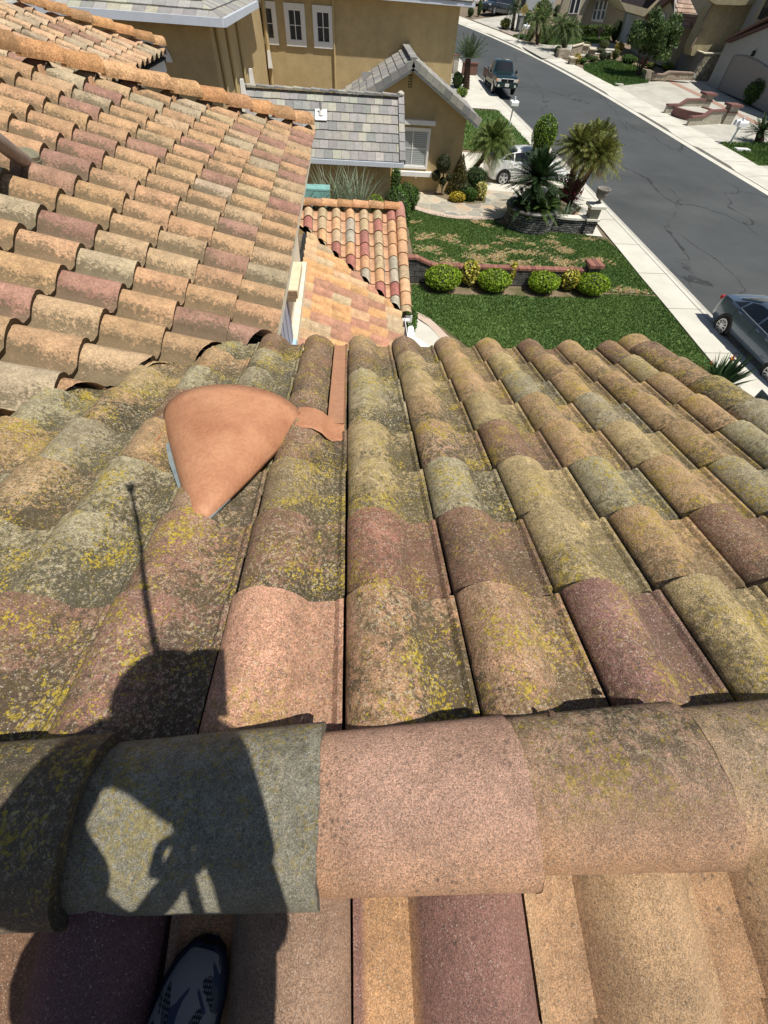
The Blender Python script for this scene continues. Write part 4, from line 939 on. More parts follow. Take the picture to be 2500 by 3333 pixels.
GR_Y = [(.55, .47, .05), (.65, .58, .12), (.32, .36, .04), (.70, .62, .2)]
GR_OL = [(.07, .09, .03), (.10, .12, .05), (.05, .07, .03)]
RED = [(.28, .03, .06), (.38, .05, .09), (.08, .09, .03), (.12, .03, .03)]
def bush(name, label, cat, c, r, cols, n=1800, size=.05, group=None, core=(.012, .025, .008), jit=.07, lumps=7, box=False):
    t = thing(name, label, cat, (c[0], c[1], c[2]), group)
    mb = MB(); rg = random.Random(hash((round(c[0], 2), round(c[1], 2))) % 99991)
    cc = Vector((c[0], c[1], c[2]+r[2]*.98))
    leaves(mb, cc, r, n//2, size, cols, rg=rg, zmin=c[2]+.02)
    for i in range(lumps):
        a = 2*pi*i/lumps+rg.uniform(-.4, .4); e = rg.uniform(-.3, .9)
        q = cc+Vector((cos(a)*r[0]*.45, sin(a)*r[1]*.45, e*r[2]*.42)); leaves(mb, q, (r[0]*.58, r[1]*.58, r[2]*.56), n//2//lumps, size, cols, rg=rg, zmin=c[2]+.02)
    mb.build('foliage', M_leafA, t, attrs=True)
    mb = MB(); mb.ellip(cc-V3(0, 0, r[2]*.05), (r[0]*.82, r[1]*.82, r[2]*.88), jit=.08); mb.build('twigs', mat('twig_dark', (.03, .04, .015), .95, .5, 12), t, smooth=True)
    return t
def at(fn, x, y): return G(fn(x, y))
def hgt(p, fn, x, y): return PY(fn(x, y), p.y).z-p.z
def sx(fn, p, dx):      # pixel width on the zoomed crop -> metres at point p
    k = {r1: 1.843, r2: 1.843, r3: 2.765, r4: 2.765, r5: 2.074, r6: 2.765, r7: 3.318}[fn]; return dx/k*PXscale(p)
# four clipped green bushes + yellow ones in front of the block wall
for (x, y, wpx, top, lb) in ((398, 1160, 245, 995, 'round clipped green bush at the house end of the block wall'), (745, 1165, 220, 1005, 'round clipped green bush second from the house along the block wall'),
                             (1080, 1170, 205, 1022, 'round clipped green bush between two yellow shrubs, by the middle of the wall'), (1410, 1188, 215, 1018, 'round clipped green bush under the brick capped pillar')):
    p = at(r5, x, y); rr = sx(r5, p, wpx)/2; p = p+V3(0, rr*.75, 0)
    bush('round_bush', lb, 'bush', p, (rr*1.04, rr*.95, rr*.57), GR_B, n=5200, size=.045, group='clipped green bushes along the block wall')
for (x, y, wpx, hh, lb) in ((575, 1120, 120, .42, 'yellow variegated shrub between the first two round green bushes'), (850, 1100, 45, .40, 'small yellow shrub half hidden behind a round green bush'), (1250, 1150, 120, .36, 'yellow variegated shrub left of the bush by the pillar')):
    p = at(r5, x, y); rr = sx(r5, p, wpx)/2; p = p+V3(0, rr, 0)
    bush('yellow_shrub', lb, 'shrub', p, (rr, rr, hh), GR_Y, n=1200, size=.07, group='yellow shrubs along the block wall')
# block retaining wall with brick cap
bw = thing('block_wall', 'low grey block garden wall with a red brick cap and end pillar', 'wall', (5, 15.6, 0))
m, t, b, col, mx, rp, no, L = ground_mat('split_block', (.07, .07, .065), (.19, .185, .17), 6, bump=1., bscale=18, fine=.3)
br = N(t, 'TexBrick'); br.inputs['Scale'].default_value = 1.; br.inputs['Brick Width'].default_value = .42; br.inputs['Row Height'].default_value = .2; br.inputs['Mortar Size'].default_value = .012
br.inputs['Color1'].default_value = (1, 1, 1, 1); br.inputs['Color2'].default_value = (.7, .7, .7, 1); br.inputs['Mortar'].default_value = (.25, .25, .25, 1)
mp = N(t, 'Mapping'); mp.inputs['Rotation'].default_value = (radians(90), 0, 0); L(N(t, 'NewGeometry').outputs['Position'], mp.inputs[0]); L(mp.outputs[0], br.inputs['Vector'])
L(mx(1., col, br.outputs[0], 'MULTIPLY'), b.inputs['Base Color']); M_block = m
m, t, b, col, mx, rp, no, L = ground_mat('brick_cap', (.30, .12, .09), (.42, .20, .14), 5, bump=.3, bscale=30, fine=.12)
wv = N(t, 'TexBrick'); wv.offset = 0; wv.inputs['Brick Width'].default_value = .105; wv.inputs['Row Height'].default_value = 50; wv.inputs['Mortar Size'].default_value = .006; wv.inputs['Scale'].default_value = 1
wv.inputs['Color1'].default_value = (1, 1, 1, 1); wv.inputs['Color2'].default_value = (.5, .45, .5, 1); wv.inputs['Mortar'].default_value = (.9, 1.3, 1.4, 1)
L(N(t, 'NewGeometry').outputs['Position'], wv.inputs['Vector']); L(mx(1., col, wv.outputs[0], 'MULTIPLY'), b.inputs['Base Color']); M_bcap = m
yb = 15.52
mb = MB(); mb.extrude([V3(1.6, yb, -.1), V3(8.75, yb, -.1), V3(8.75, yb, .54), V3(3.0, yb, .54), V3(2.35, yb, .78), V3(1.6, yb, .78)], (0, .2, 0)); mb.build('blocks', M_block, bw)
mb = MB(); mb.extrude([V3(1.6, yb-.03, .78), V3(2.33, yb-.03, .78), V3(2.98, yb-.03, .54), V3(8.74, yb-.03, .54), V3(8.74, yb-.03, .61), V3(3.0, yb-.03, .61), V3(2.36, yb-.03, .85), V3(1.6, yb-.03, .85)], (0, .28, 0)); mb.build('brick_cap', M_bcap, bw)
mb = MB(); mb.box((9.0, yb+.1, .35), (.42, .42, .8)); pl_ = mb.build('pillar', M_block, bw); mb = MB(); mb.box((9.0, yb+.1, .80), (.56, .56, .10)); mb.build('cap', M_bcap, pl_)
# low curved stucco wall by the walkway
sw_ = thing('stucco_planter_wall', 'curved low white topped stucco wall beside the front walk', 'wall', (2, 11, 0))
oc = [PZ(q7(*p), .62) for p in ((400, 430), (455, 560), (495, 800), (600, 860), (720, 940), (870, 1070), (1000, 1220))]; ic = [PZ(q7(*p), .62) for p in ((860, 1300), (770, 1180), (660, 1060), (560, 960), (440, 890), (325, 830), (330, 600), (355, 450))]
poly = [(p.x, p.y) for p in oc+ic]
mb = MB(); mb.prism(poly, .56, .62); mb.build('cap', M_white, sw_)
cxm = sum(p[0] for p in poly)/len(poly); cym = sum(p[1] for p in poly)/len(poly)
mb = MB(); mb.prism(poly, -.1, .555); mb.build('wall', mat('stucco_beige', (.5, .45, .36), .95, .1, 6, bump=.3), sw_)
# hedge strips along the porch
for (x, y, wx, hy, hz, cols, lb) in ((1.75, 12.2, .28, .9, .55, GR_M, 'narrow green hedge against the porch roof beside the walk'), (1.62, 14.3, .28, 1.3, .75, [(.16, .05, .03), (.10, .08, .03), (.08, .10, .03)], 'rusty red shrub beside the porch roof edge'), (1.9, 19.6, .6, 1.1, .9, GR_M, 'dark green shrub at the corner of the tan house')):
    bush('hedge', lb, 'hedge', (x, y, 0), (wx, hy, hz), cols, n=3600, size=.06)
p = at(r5, 140, 600); bush('hedge_shrub', 'bushy green shrub at the corner of the flagstone patio', 'shrub', (p.x+.1, p.y+.4, 0), (.60, .60, .52), GR_M, n=3500, size=.06)
p = at(r5, 80, 470); bush('hedge_shrub', 'tall thin green shrub against the tan wall corner', 'shrub', (2.15, 23.6, 0), (.25, .35, .75), GR_M, n=1200, size=.06)
# ornamental grass clump and blades
def blades(mb, c, n, L_, w_, cols, spread=.6, droop=.5, rg=random, stiff=False):
    c = Vector(c)
    for _ in range(n):
        a = rg.uniform(0, 6.28); e = rg.uniform(.15, 1.)*spread; d = Vector((cos(a)*e, sin(a)*e, 1)).normalized(); l = L_*rg.uniform(.6, 1.1); s_ = Vector((-sin(a), cos(a), 0)); cw = w_*rg.uniform(.7, 1.2)
        b0 = c+Vector((cos(a), sin(a), 0))*rg.uniform(0, .12)*L_; pts = []
        for k in range(5):
            t = k/4; pts.append(b0+d*l*t+V3(cos(a)*droop*l*t*t*.5, sin(a)*droop*l*t*t*.5, -droop*l*t*t*.45))
        wds = (.5, 1, .9, .6, .05); col = cols[int(rg.random()*len(cols))]; j = rg.uniform(.75, 1.25); col = tuple(x*j for x in col)
        vs = []
        for q, ww in zip(pts, wds): vs += [q-s_*cw*ww, q+s_*cw*ww]
        mb.add(vs, [(2*i, 2*i+1, 2*i+3, 2*i+2) for i in range(4)], col)
mb = MB(); rg = random.Random(4)
for x in (-.75, -.2, .3): blades(mb, (x, 17.3, 1.2), 110, 1.95, .013, [(.20, .26, .17), (.30, .34, .24), (.14, .20, .10)], .55, .5, rg)
tag(mb.build('ornamental_grass', M_leafA, attrs=True), 'tall thin grey green ornamental grass behind the porch ridge', 'grass clump')
mb = MB(); leaves(mb, (.9, 17.4, 1.7), (.35, .3, .4), 500, .05, GR_B); tag(mb.build('shrub', M_leafA, attrs=True), 'small bright green shrub between porch ridge and tan wall', 'shrub')
# palms
def frond(mb, base, az, el, L_, droop, lw, nl, cols, rg, wdt=.012, vee=.5, stiff=0., tipshort=True):
    d = Vector((cos(az)*cos(el), sin(az)*cos(el), sin(el))); sd_ = Vector((-sin(az), cos(az), 0)); pts = []
    m = 8
    for k in range(m+1):
        t = k/m; pts.append(base+d*L_*t+V3(cos(az)*0, sin(az)*0, -droop*L_*t*t))
    col0 = cols[0]
    vs = []
    for k, q in enumerate(pts): w2 = .014*(1-.8*k/m); vs += [q-sd_*w2, q+sd_*w2]
    mb.add(vs, [(2*i, 2*i+1, 2*i+3, 2*i+2) for i in range(m)], tuple(x*1.3 for x in col0))
    for i in range(nl):
        t = .08+.92*i/(nl-1); f = t*m; k = min(m-1, int(f)); q = pts[k].lerp(pts[k+1], f-k); tg = (pts[k+1]-pts[k]).normalized(); up = sd_.cross(tg)
        ll = lw*(sin(pi*(.12+.80*t))**.7)*rg.uniform(.85, 1.1)
        for s_ in (-1, 1):
            dr = (sd_*s_*.85+tg*(.55+.3*t)-up*vee*rg.uniform(.2, 1.1)*(1 if up.z > 0 else -1)).normalized()
            e = q+dr*ll+V3(0, 0, -ll*(.25 if not stiff else .0)); mid = q+dr*ll*.5; wv_ = tg*wdt
            c_ = cols[int(rg.random()*len(cols))]; j = rg.uniform(.75, 1.3)
            mb.add([q-wv_*.4, mid-wv_+V3(0, 0, .0), e, mid+wv_], [(0, 1, 2, 3)], tuple(x*j for x in c_))
def palm(name, label, cat, base, crowns, L_, nf, cols, lw=.22, nl=34, trunk_r=.09, droop=.45, dead=None, group=None, el=(-.5, 1.35), tr_col=(.07, .045, .03), wdt=.012, stiff=0, vee=.5):
    t = thing(name, label, cat, tuple(base), group); rg = random.Random(int(abs(base[0])*100+base[1]*10))
    for cr, r_ in crowns:
        cr = Vector(cr); b_ = Vector(base); mid = b_.lerp(cr, .5)+V3((cr.x-b_.x)*.10, (cr.y-b_.y)*.1, 0)
        mb = MB(); pts = [b_+(mid-b_)*k/4 for k in range(4)]+[mid+(cr-mid)*k/5 for k in range(6)]; cc = catmull(pts, 4)
        rad = [r_*(1.15-.3*i/len(cc)+.12*sin(i*2.2)) for i in range(len(cc))]; mb.tube(cc, rad, 10, cap=True)
        for i, q in enumerate(cc):
            for k in range(9): a = k*.7+i*1.1; v = Vector(q)+V3(cos(a), sin(a), 0)*rad[i]*.95; mb.add([v+V3(-sin(a)*.02, cos(a)*.02, 0), v+V3(sin(a)*.02, -cos(a)*.02, 0), v+V3(cos(a)*.035, sin(a)*.035, .05)], [(0, 1, 2)])
        mb.build('trunk', mat('palm_trunk', tr_col, .95, .4, 20, bump=.8, bscale=25), t)
        mb = MB()
        for i in range(nf):
            az = i*2.39996+rg.uniform(-.2, .2); f = i/nf; e = el[1]+(el[0]-el[1])*f**.8+rg.uniform(-.1, .1)
            frond(mb, cr+V3(0, 0, .05), az, e, L_*rg.uniform(.85, 1.1)*(.8+.3*f if f < .5 else 1), droop*(.6+.6*f), lw, nl, cols, rg, wdt, vee, stiff)
        mb.build('fronds', M_leafA, t, attrs=True)
        if dead:
            mb = MB()
            for i in range(dead): frond(mb, cr-V3(0, 0, .05), i*2.39+.4, -.75, L_*.55, .35, lw*.7, nl//2, [(.40, .27, .10), (.5, .36, .16)], rg, wdt*1.4, .8)
            mb.build('dry_fronds', M_leafA, t, attrs=True)
    return t
PALMC = [(.10, .15, .03), (.15, .20, .05), (.20, .24, .07), (.07, .11, .02)]
# leaning palm in front of the white hatchback
pb_ = at(r5, 565, 350); cr = PY(r5(738, 118), pb_.y-.7)
palm('pygmy_palm', 'leaning feathery palm between the tan house and the white hatchback', 'palm', (pb_.x, pb_.y, 0), [(cr, .12)], 1.30, 105, PALMC, lw=.28, nl=40, droop=.42, el=(-.35, 1.35))
# twin palm by the street
b2 = at(r5, 1240, 545); c1 = PY(r5(1320, 165), b2.y-.3); c2_ = PY(r5(1450, 225), b2.y-1.0); c3_ = PY(r5(1430, 130), b2.y+.6)
palm('pygmy_palm', 'large triple trunk palm with golden old fronds beside the street', 'palm', (b2.x, b2.y, 0), [(c1, .17), (c3_, .13), (c2_, .11)], 1.28, 85, [(.11, .14, .03), (.17, .19, .05), (.30, .27, .06), (.07, .10, .02)], lw=.26, nl=40, droop=.36, dead=8, el=(-.25, 1.35))
# cycads in the round planter
pc = at(r5, 960, 740); pc = V3(8.28, 21.5, 0)
CYC = [(.018, .045, .012), (.03, .065, .018), (.045, .085, .025), (.014, .03, .01)]
ctop = PY(r5(1035, 385), pc.y+.3)
palm('sago_cycad', 'tall dark sago cycad rising from the round stone planter', 'cycad', (pc.x+.1, pc.y+.2, .75), [(ctop, .17)], 1.42, 120, CYC, lw=.20, nl=50, droop=.24, el=(-.25, 1.45), dead=10, tr_col=(.05, .035, .025), stiff=1, vee=.35, wdt=.014)
rg = random.Random(9)
for (ox, oy, lb) in ((-.55, -.25, 'low dark sago cycad at the left rim of the round planter'), (.25, -.50, 'low sago cycad with yellow green fronds at the front rim of the planter'), (.72, .0, 'low sago cycad at the right rim of the planter')):
    tt = thing('small_cycad', lb, 'cycad', (pc.x+ox, pc.y+oy, .75), 'young cycads round the planter rim'); mb = MB()
    cols = [(.07, .12, .02), (.10, .16, .03), (.04, .08, .02)] if oy < -.4 else CYC
    for i in range(42): frond(mb, V3(pc.x+ox, pc.y+oy, .82), i*2.4, rg.uniform(.05, 1.25), rg.uniform(.85, 1.25), .38, .16, 34, cols, rg, .014, .3, 1)
    mb.build('fronds', M_leafA, tt, attrs=True)
# round stone planter
m, t, b, col, mx, rp, no, L = ground_mat('ledge_stone', (.13, .125, .12), (.36, .35, .33), 4, bump=1., bscale=12, fine=.3)
br = N(t, 'TexBrick'); br.inputs['Scale'].default_value = 1.; br.inputs['Brick Width'].default_value = .26; br.inputs['Row Height'].default_value = .085; br.inputs['Mortar Size'].default_value = .014; br.inputs['Mortar Smooth'].default_value = .3
br.inputs['Color1'].default_value = (1.1, 1.1, 1.1, 1); br.inputs['Color2'].default_value = (.45, .45, .45, 1); br.inputs['Mortar'].default_value = (.06, .06, .06, 1)
mp = N(t, 'Mapping'); mp.inputs['Rotation'].default_value = (radians(90), 0, 0); nz = N(t, 'TexNoise'); nz.inputs['Scale'].default_value = 3; am = N(t, 'MixRGB'); am.blend_type = 'ADD'; am.inputs[0].default_value = .10
L(N(t, 'NewGeometry').outputs['Position'], mp.inputs[0]); L(mp.outputs[0], am.inputs[1]); L(nz.outputs['Color'], am.inputs[2]); L(am.outputs[0], br.inputs['Vector'])
L(mx(1., col, br.outputs[0], 'MULTIPLY'), b.inputs['Base Color'])
bb = N(t, 'Bump'); bb.inputs['Strength'].default_value = 1; bb.inputs['Distance'].default_value = .04; L(br.outputs['Fac'], bb.inputs['Height']); bb.invert = True; L(bb.outputs[0], b.inputs['Normal']); M_ledge = m
pl = thing('round_planter', 'round dark stacked stone planter full of cycads', 'planter', (pc.x, pc.y, 0)); R0 = 1.13
mb = MB(); mb.lathe([(R0*.98, -.1), (R0, .3), (R0, .68), (R0-.25, .68), (R0-.25, .6)], (pc.x, pc.y, 0), 48); mb.build('stones', M_ledge, pl)
mb = MB(); mb.lathe([(R0+.04, .68), (R0+.07, .72), (R0+.05, .79), (R0-.1, .80), (R0-.26, .78), (R0-.28, .68)], (pc.x, pc.y, 0), 48); mb.build('cap', mat('dark_cap', (.10, .095, .085), .45, .35, 5, spec=.6, bump=.2), pl, smooth=True)
mb = MB(); mb.lathe([(R0-.27, .60), (R0-.27, .7), (.01, .72)], (pc.x, pc.y, 0), 24); mb.build('soil', M_soil, pl)
# curved stone wall from planter to pillar, pillar with urn
cw = thing('stone_garden_wall', 'low curving stacked stone wall with cream coping beside the round planter', 'wall', (10, 21, 0))
ca_ = [(9.28, 20.95), (9.7, 20.82), (10.2, 20.78), (10.75, 20.85)]; ip = [(x, y+.28) for x, y in ca_][::-1]
mb = MB(); mb.prism(ca_+ip, -.1, .52); mb.build('stones', M_ledge, cw); mb = MB(); mb.prism([(x-.0, y-.05) for x, y in ca_]+[(x, y+.08) for x, y in ip], .52, .60); mb.build('coping', mat('cream_coping', (.72, .68, .58), .8, .06, 5), cw)
def pillar(name, label, x, y, hw, h1, h2, urn, ul):
    t_ = thing(name, label, 'pillar', (x, y, 0)); cr_ = MATS['cream_coping']
    mb = MB(); mb.box((x, y, h1/2-.05), (hw*2, hw*2, h1+.1)); mb.build('stones', M_ledge, t_)
    mb = MB(); mb.box((x, y, h1+.035), (hw*2+.12, hw*2+.12, .07)); mb.build('band', cr_, t_)
    mb = MB(); mb.box((x, y, (h1+.07+h2)/2), (hw*1.7, hw*1.7, h2-h1-.07)); mb.build('lantern_box', mat('weathered_panel', (.30, .28, .22), .8, .3, 9), t_)
    mb = MB(); mb.box((x, y, h2+.05), (hw*2+.2, hw*2+.2, .10)); mb.box((x, y, h2+.125), (hw*1.7, hw*1.7, .05), taper=.6); mb.build('cap', cr_, t_)
    if urn:
        u = thing('urn', ul, 'urn', (x, y, h2+.15)); um = mat('urn_stone', (.22, .20, .175), .85, .35, 14, bump=.5)
        mb = MB(); mb.lathe([(.13, 0), (.13, .04), (.06, .07), (.055, .14), (.16, .19), (.24, .28), (.265, .40), (.25, .46), (.30, .50), (.30, .54), (.25, .54), (.23, .48), (.01, .44)], (x+.05, y, h2+.14), 26); mb.build('bowl', um, u, smooth=True)
        mb = MB(); blades(mb, (x+.05, y, h2+.58), 14, .16, .006, [(.25, .2, .12)], .9, .3); mb.build('dry_stems', M_leafA, u, attrs=True)
pillar('stone_pillar', 'stone pillar with cream cap at the pavement end of the curved wall', 10.98, 21.0, .25, .52, .98, True, 'weathered stone bowl urn on the pillar near the pavement')
pillar('stone_pillar', 'stone pillar with pale cap behind the round planter, without urn', 9.75, 23.3, .22, .70, 1.08, False, '')
mb = MB(); mb.extrude([V3(10.02, 22.6, 0), V3(10.35, 22.65, 0), V3(10.40, 22.7, .55), V3(10.05, 22.62, .68)], (0, .12, 0)); tag(mb.build('flat_rock', mat('brown_slab', (.22, .16, .11), .9, .2, 8, bump=.4)), 'upright brown stone slab leaning by the palm trunks', 'rock')
# agave in pot, path lights
ag = thing('potted_agave', 'spiky grey green agave in a dark pot behind the curved wall', 'agave', (9.95, 21.45, 0))
mb = MB(); mb.lathe([(.13, 0), (.19, .3), (.20, .34), (.16, .34), (.15, .28), (.01, .27)], (9.95, 21.45, 0), 18); mb.build('pot', mat('dark_pot', (.03, .03, .03), .4), ag, smooth=True)
mb = MB(); blades(mb, (9.95, 21.45, .3), 26, .75, .035, [(.20, .26, .17), (.28, .33, .20), (.14, .2, .12)], .9, .12); mb.build('leaves', M_leafA, ag, attrs=True)
for (x, y, lb) in ((11.35, 22.3, 'black path light on a thin stake near the pavement'), (10.35, 21.9, 'black path light beside the potted agave')):
    t_ = thing('path_light', lb, 'garden light', (x, y, 0), 'black path lights'); bk = mat('black_metal', (.02, .02, .02), .4)
    mb = MB(); mb.tube([V3(x, y, 0), V3(x, y, .5)], .012, 6); mb.build('stake', bk, t_); mb = MB(); mb.lathe([(.03, .46), (.05, .56), (.05, .6), (.09, .61), (.01, .66)], (x, y, 0), 12); mb.build('lamp_head', mat('lamp_bronze', (.16, .15, .13), .4, metal=.3), t_)
mb = MB(); leaves(mb, (11.2, 25.0, .55), (.75, .9, .55), 1900, .075, RED, shell=.9); tag(mb.build('flowering_shrub', M_leafA, attrs=True), 'pink red flowering shrub behind the palm trunks by the pavement', 'shrub')
mb = MB(); leaves(mb, (11.1, 23.6, .15), (.5, .4, .18), 500, .05, [(.5, .5, .42), (.12, .18, .05)], shell=.9); tag(mb.build('flower_patch', M_leafA, attrs=True), 'low white flowers at the foot of the palm', 'flowers')['kind'] = 'stuff'
# topiaries, cone, small shrubs on the patio island
def ballpx(fn, x, y, wpx, Y): c = PY(fn(x, y), Y); return c, sx(fn, c, wpx)/2
tb = at(r5, 385, 492); t_ = thing('pompom_topiary', 'dark pompom topiary with one big ball over three small balls', 'topiary', tuple(tb))
mb = MB(); mb.tube([tb, tb+V3(.02, 0, .6), PY(r5(400, 300), tb.y)], .035, 7); mb.tube([tb+V3(0, 0, .3), PY(r5(352, 360), tb.y)], .02, 6); mb.tube([tb+V3(0, 0, .3), PY(r5(438, 370), tb.y)], .02, 6); mb.build('stem', mat('bark', (.10, .075, .05), .95, .3, 20), t_)
for (x, y, w_) in ((403, 276, 100), (352, 355, 56), (396, 392, 42), (439, 368, 42)):
    c, r_ = ballpx(r5, x, y, w_, tb.y); mb = MB(); leaves(mb, c, (r_, r_, r_), int(900*(w_/100)**1.5)+250, .045, [(.05, .06, .02), (.08, .085, .03), (.035, .045, .015)], shell=.12); mb.ellip(c, (r_*.88,)*3, (.02, .03, .01)); mb.build('ball', M_leafA, t_, attrs=True)
tb2 = at(r5, 1060, 330); tb2 = V3(10.3, 27.2, 0)
t_ = thing('ball_topiary', 'tall topiary of stacked bright green balls behind the cycad', 'topiary', tuple(tb2)); mb = MB(); mb.tube([tb2, PY(r5(1075, 60), tb2.y)], .06, 7); mb.build('stem', MATS['bark'], t_)
for (x, y, w_, k) in ((1083, 75, 165, 1.2), (1062, 175, 110, .8), (1060, 250, 120, .8)):
    c, r_ = ballpx(r5, x, y, w_, tb2.y); mb = MB(); leaves(mb, c, (r_, r_, r_*k), 2600, .055, GR_B+GR_M, shell=.2); mb.ellip(c, (r_*.86, r_*.86, r_*.86*k), (.02, .04, .01)); mb.build('ball', M_leafA, t_, attrs=True)
cp = at(r5, 495, 490); hh_ = hgt(cp, r5, 545, 235); mb = MB(); rg = random.Random(2)
for i in range(14): z = i/14; r_ = .62*(1-z)**.8+.05; leaves(mb, (cp.x, cp.y+.3, z*hh_*.95+.1), (r_, r_, .22), int(500*(1-z)+120), .045, [(.10, .09, .025), (.14, .12, .03), (.07, .08, .02)], shell=.3, rg=rg)
mb.lathe([(.5, .05), (.3, hh_*.4), (.05, hh_*.9)], (cp.x, cp.y+.3, 0), 10, col=(.03, .03, .01)); tag(mb.build('conical_shrub', M_leafA, attrs=True), 'bronze green cone shaped shrub against the tan house corner', 'shrub')
for (x, y, rx, rz, cols, sz, lb) in ((495, 540, .42, .22, [(.55, .40, .03), (.65, .50, .06), (.30, .28, .03)], .06, 'low golden yellow shrub at the patio island edge'), (582, 535, .32, .30, GR_M, .05, 'small round dark green shrub between golden shrubs'), (648, 530, .28, .42, [(.6, .55, .2), (.7, .62, .25), (.35, .38, .08)], .06, 'upright yellow variegated shrub at the right of the patio island'), (610, 470, .6, .55, GR_D, .07, 'dark spiky shrub in the middle of the patio island'), (540, 500, .4, .3, GR_OL, .06, 'olive green ground shrub beside the cone shrub')):
    q = at(r5, x, y); bush('shrub', lb, 'shrub', (q.x, q.y+rx*.5, 0), (rx, rx*.8, rz), cols, n=1500, size=sz)
structure(gmesh('mulch', [(4.2, 24.9), (5.0, 24.1), (6.0, 23.9), (6.8, 24.1), (7.0, 25.0), (6.3, 26.0), (4.6, 25.6)], M_dry, .016))
# bird of paradise + groundcover at the right front
bp_ = at(r7, 1050, 1560); t_ = thing('bird_of_paradise', 'clump of long dark leaves with orange bird of paradise flowers beside the pavement', 'plant', tuple(bp_)); rg = random.Random(12)
mb = MB(); blades(mb, bp_, 130, 1.15, .045, [(.025, .06, .02), (.04, .085, .03), (.055, .10, .04)], .85, .10, rg); mb.build('leaves', M_leafA, t_, attrs=True)
for (x, y) in ((1035, 1275), (1270, 1235), (930, 1355), (1050, 1590), (1200, 1500)):
    q = PY(r7(x, y), bp_.y+(.3 if y < 1400 else -.5)); mb = MB(); mb.tube([bp_+V3(0, 0, .1), bp_.lerp(q, .6)+V3(0, 0, .05), q], .012, 5, col=(.05, .09, .03)); blades(mb, q, 7, .17, .014, [(.75, .22, .02), (.85, .30, .04), (.6, .1, .05)], 1.3, .1, rg); mb.build('flower', M_leafA, t_, attrs=True)
mb = MB(); rg = random.Random(6)
for (x, y) in ((1240, 1620), (1300, 1680), (1360, 1730), (1420, 1770), (1200, 1650), (1260, 1700), (1450, 1800)):
    q = at(r7, x, y); leaves(mb, q+V3(0, 0, .12), (.32, .35, .16), 700, .045, [(.10, .14, .02), (.16, .19, .03), (.07, .10, .015)], shell=.6, rg=rg, zmin=.0)
tag(mb.build('ground_cover', M_leafA, attrs=True), 'low mossy green ground cover beside the pavement below the clump', 'ground cover')['kind'] = 'stuff'
# yard sign
sg = thing('yard_sign', 'grey square yard sign reading PRIVATE PROPERTY standing by the pavement', 'sign', (11.3, 8.9, 0))
e0, e1 = PX((2440, 1308), 11.45), PX((2476, 1354), 11.45); rt = V3(0, -1, 0); W_ = abs(e0.y-e1.y); z0_ = (e0.z+e1.z)/2; H_ = W_*.80
cy_ = (e0.y+e1.y)/2; sgm = mat('sign_grey', (.30, .33, .36), .5, .06, 20)
mb = MB(); mb.box((11.45, cy_, z0_+H_/2), (.012, W_, H_)); mb.build('panel', sgm, sg)
mb = MB(); mb.tube([V3(11.45, cy_+W_*.25, 0), V3(11.45, cy_+W_*.25, z0_+.02)], .006, 6); mb.build('leg', mat('wire', (.5, .5, .5), .4, metal=.8), sg)
mb = MB(); mb.tube([V3(11.45, cy_-W_*.25, 0), V3(11.45, cy_-W_*.25, z0_+.02)], .006, 6); mb.build('leg', MATS['wire'], sg)
def text(s, size, loc, R_, U_, m_, parent, name='lettering', ext=.002):
    cu = bpy.data.curves.new('txt', 'FONT'); cu.body = s; cu.size = size; cu.align_x = 'CENTER'; cu.align_y = 'CENTER'; cu.extrude = ext
    o = bpy.data.objects.new('txt', cu); C.objects.link(o); bpy.context.view_layer.update()
    me = bpy.data.meshes.new_from_object(o.evaluated_get(bpy.context.evaluated_depsgraph_get())); bpy.data.objects.remove(o)
    RR = Matrix((R_, U_, R_.cross(U_))).transposed().to_4x4(); me.transform(Matrix.Translation(loc)@RR); me.materials.append(m_) if not me.materials else None
    me.materials[0] = m_
    ob = bpy.data.objects.new(name, me); C.objects.link(ob)
    ob.parent = parent; ob.matrix_parent_inverse = Matrix.Translation(-parent.location); return ob
dk = mat('sign_text', (.12, .14, .16), .6)
for s_, sz, dz_ in (('PRIVATE', .20, .10), ('PROPERTY', .17, -.06), ('NO TRESPASSING', .075, -.19)):
    text(s_, sz*W_, V3(11.442, cy_, z0_+H_/2+dz_*W_), rt, ZU, dk, sg)
mb = MB(); 
for i in range(20): a = 2*pi*i/20; mb.box((11.441, cy_+W_*.09*cos(a), z0_+H_*.84+W_*.09*sin(a)), (.004, .03*W_, .016*W_), R=Matrix.Rotation(a+pi/2, 3, 'X'))
mb.box((11.441, cy_, z0_+H_*.84), (.004, .05*W_, .05*W_)); mb.build('emblem', dk, sg)

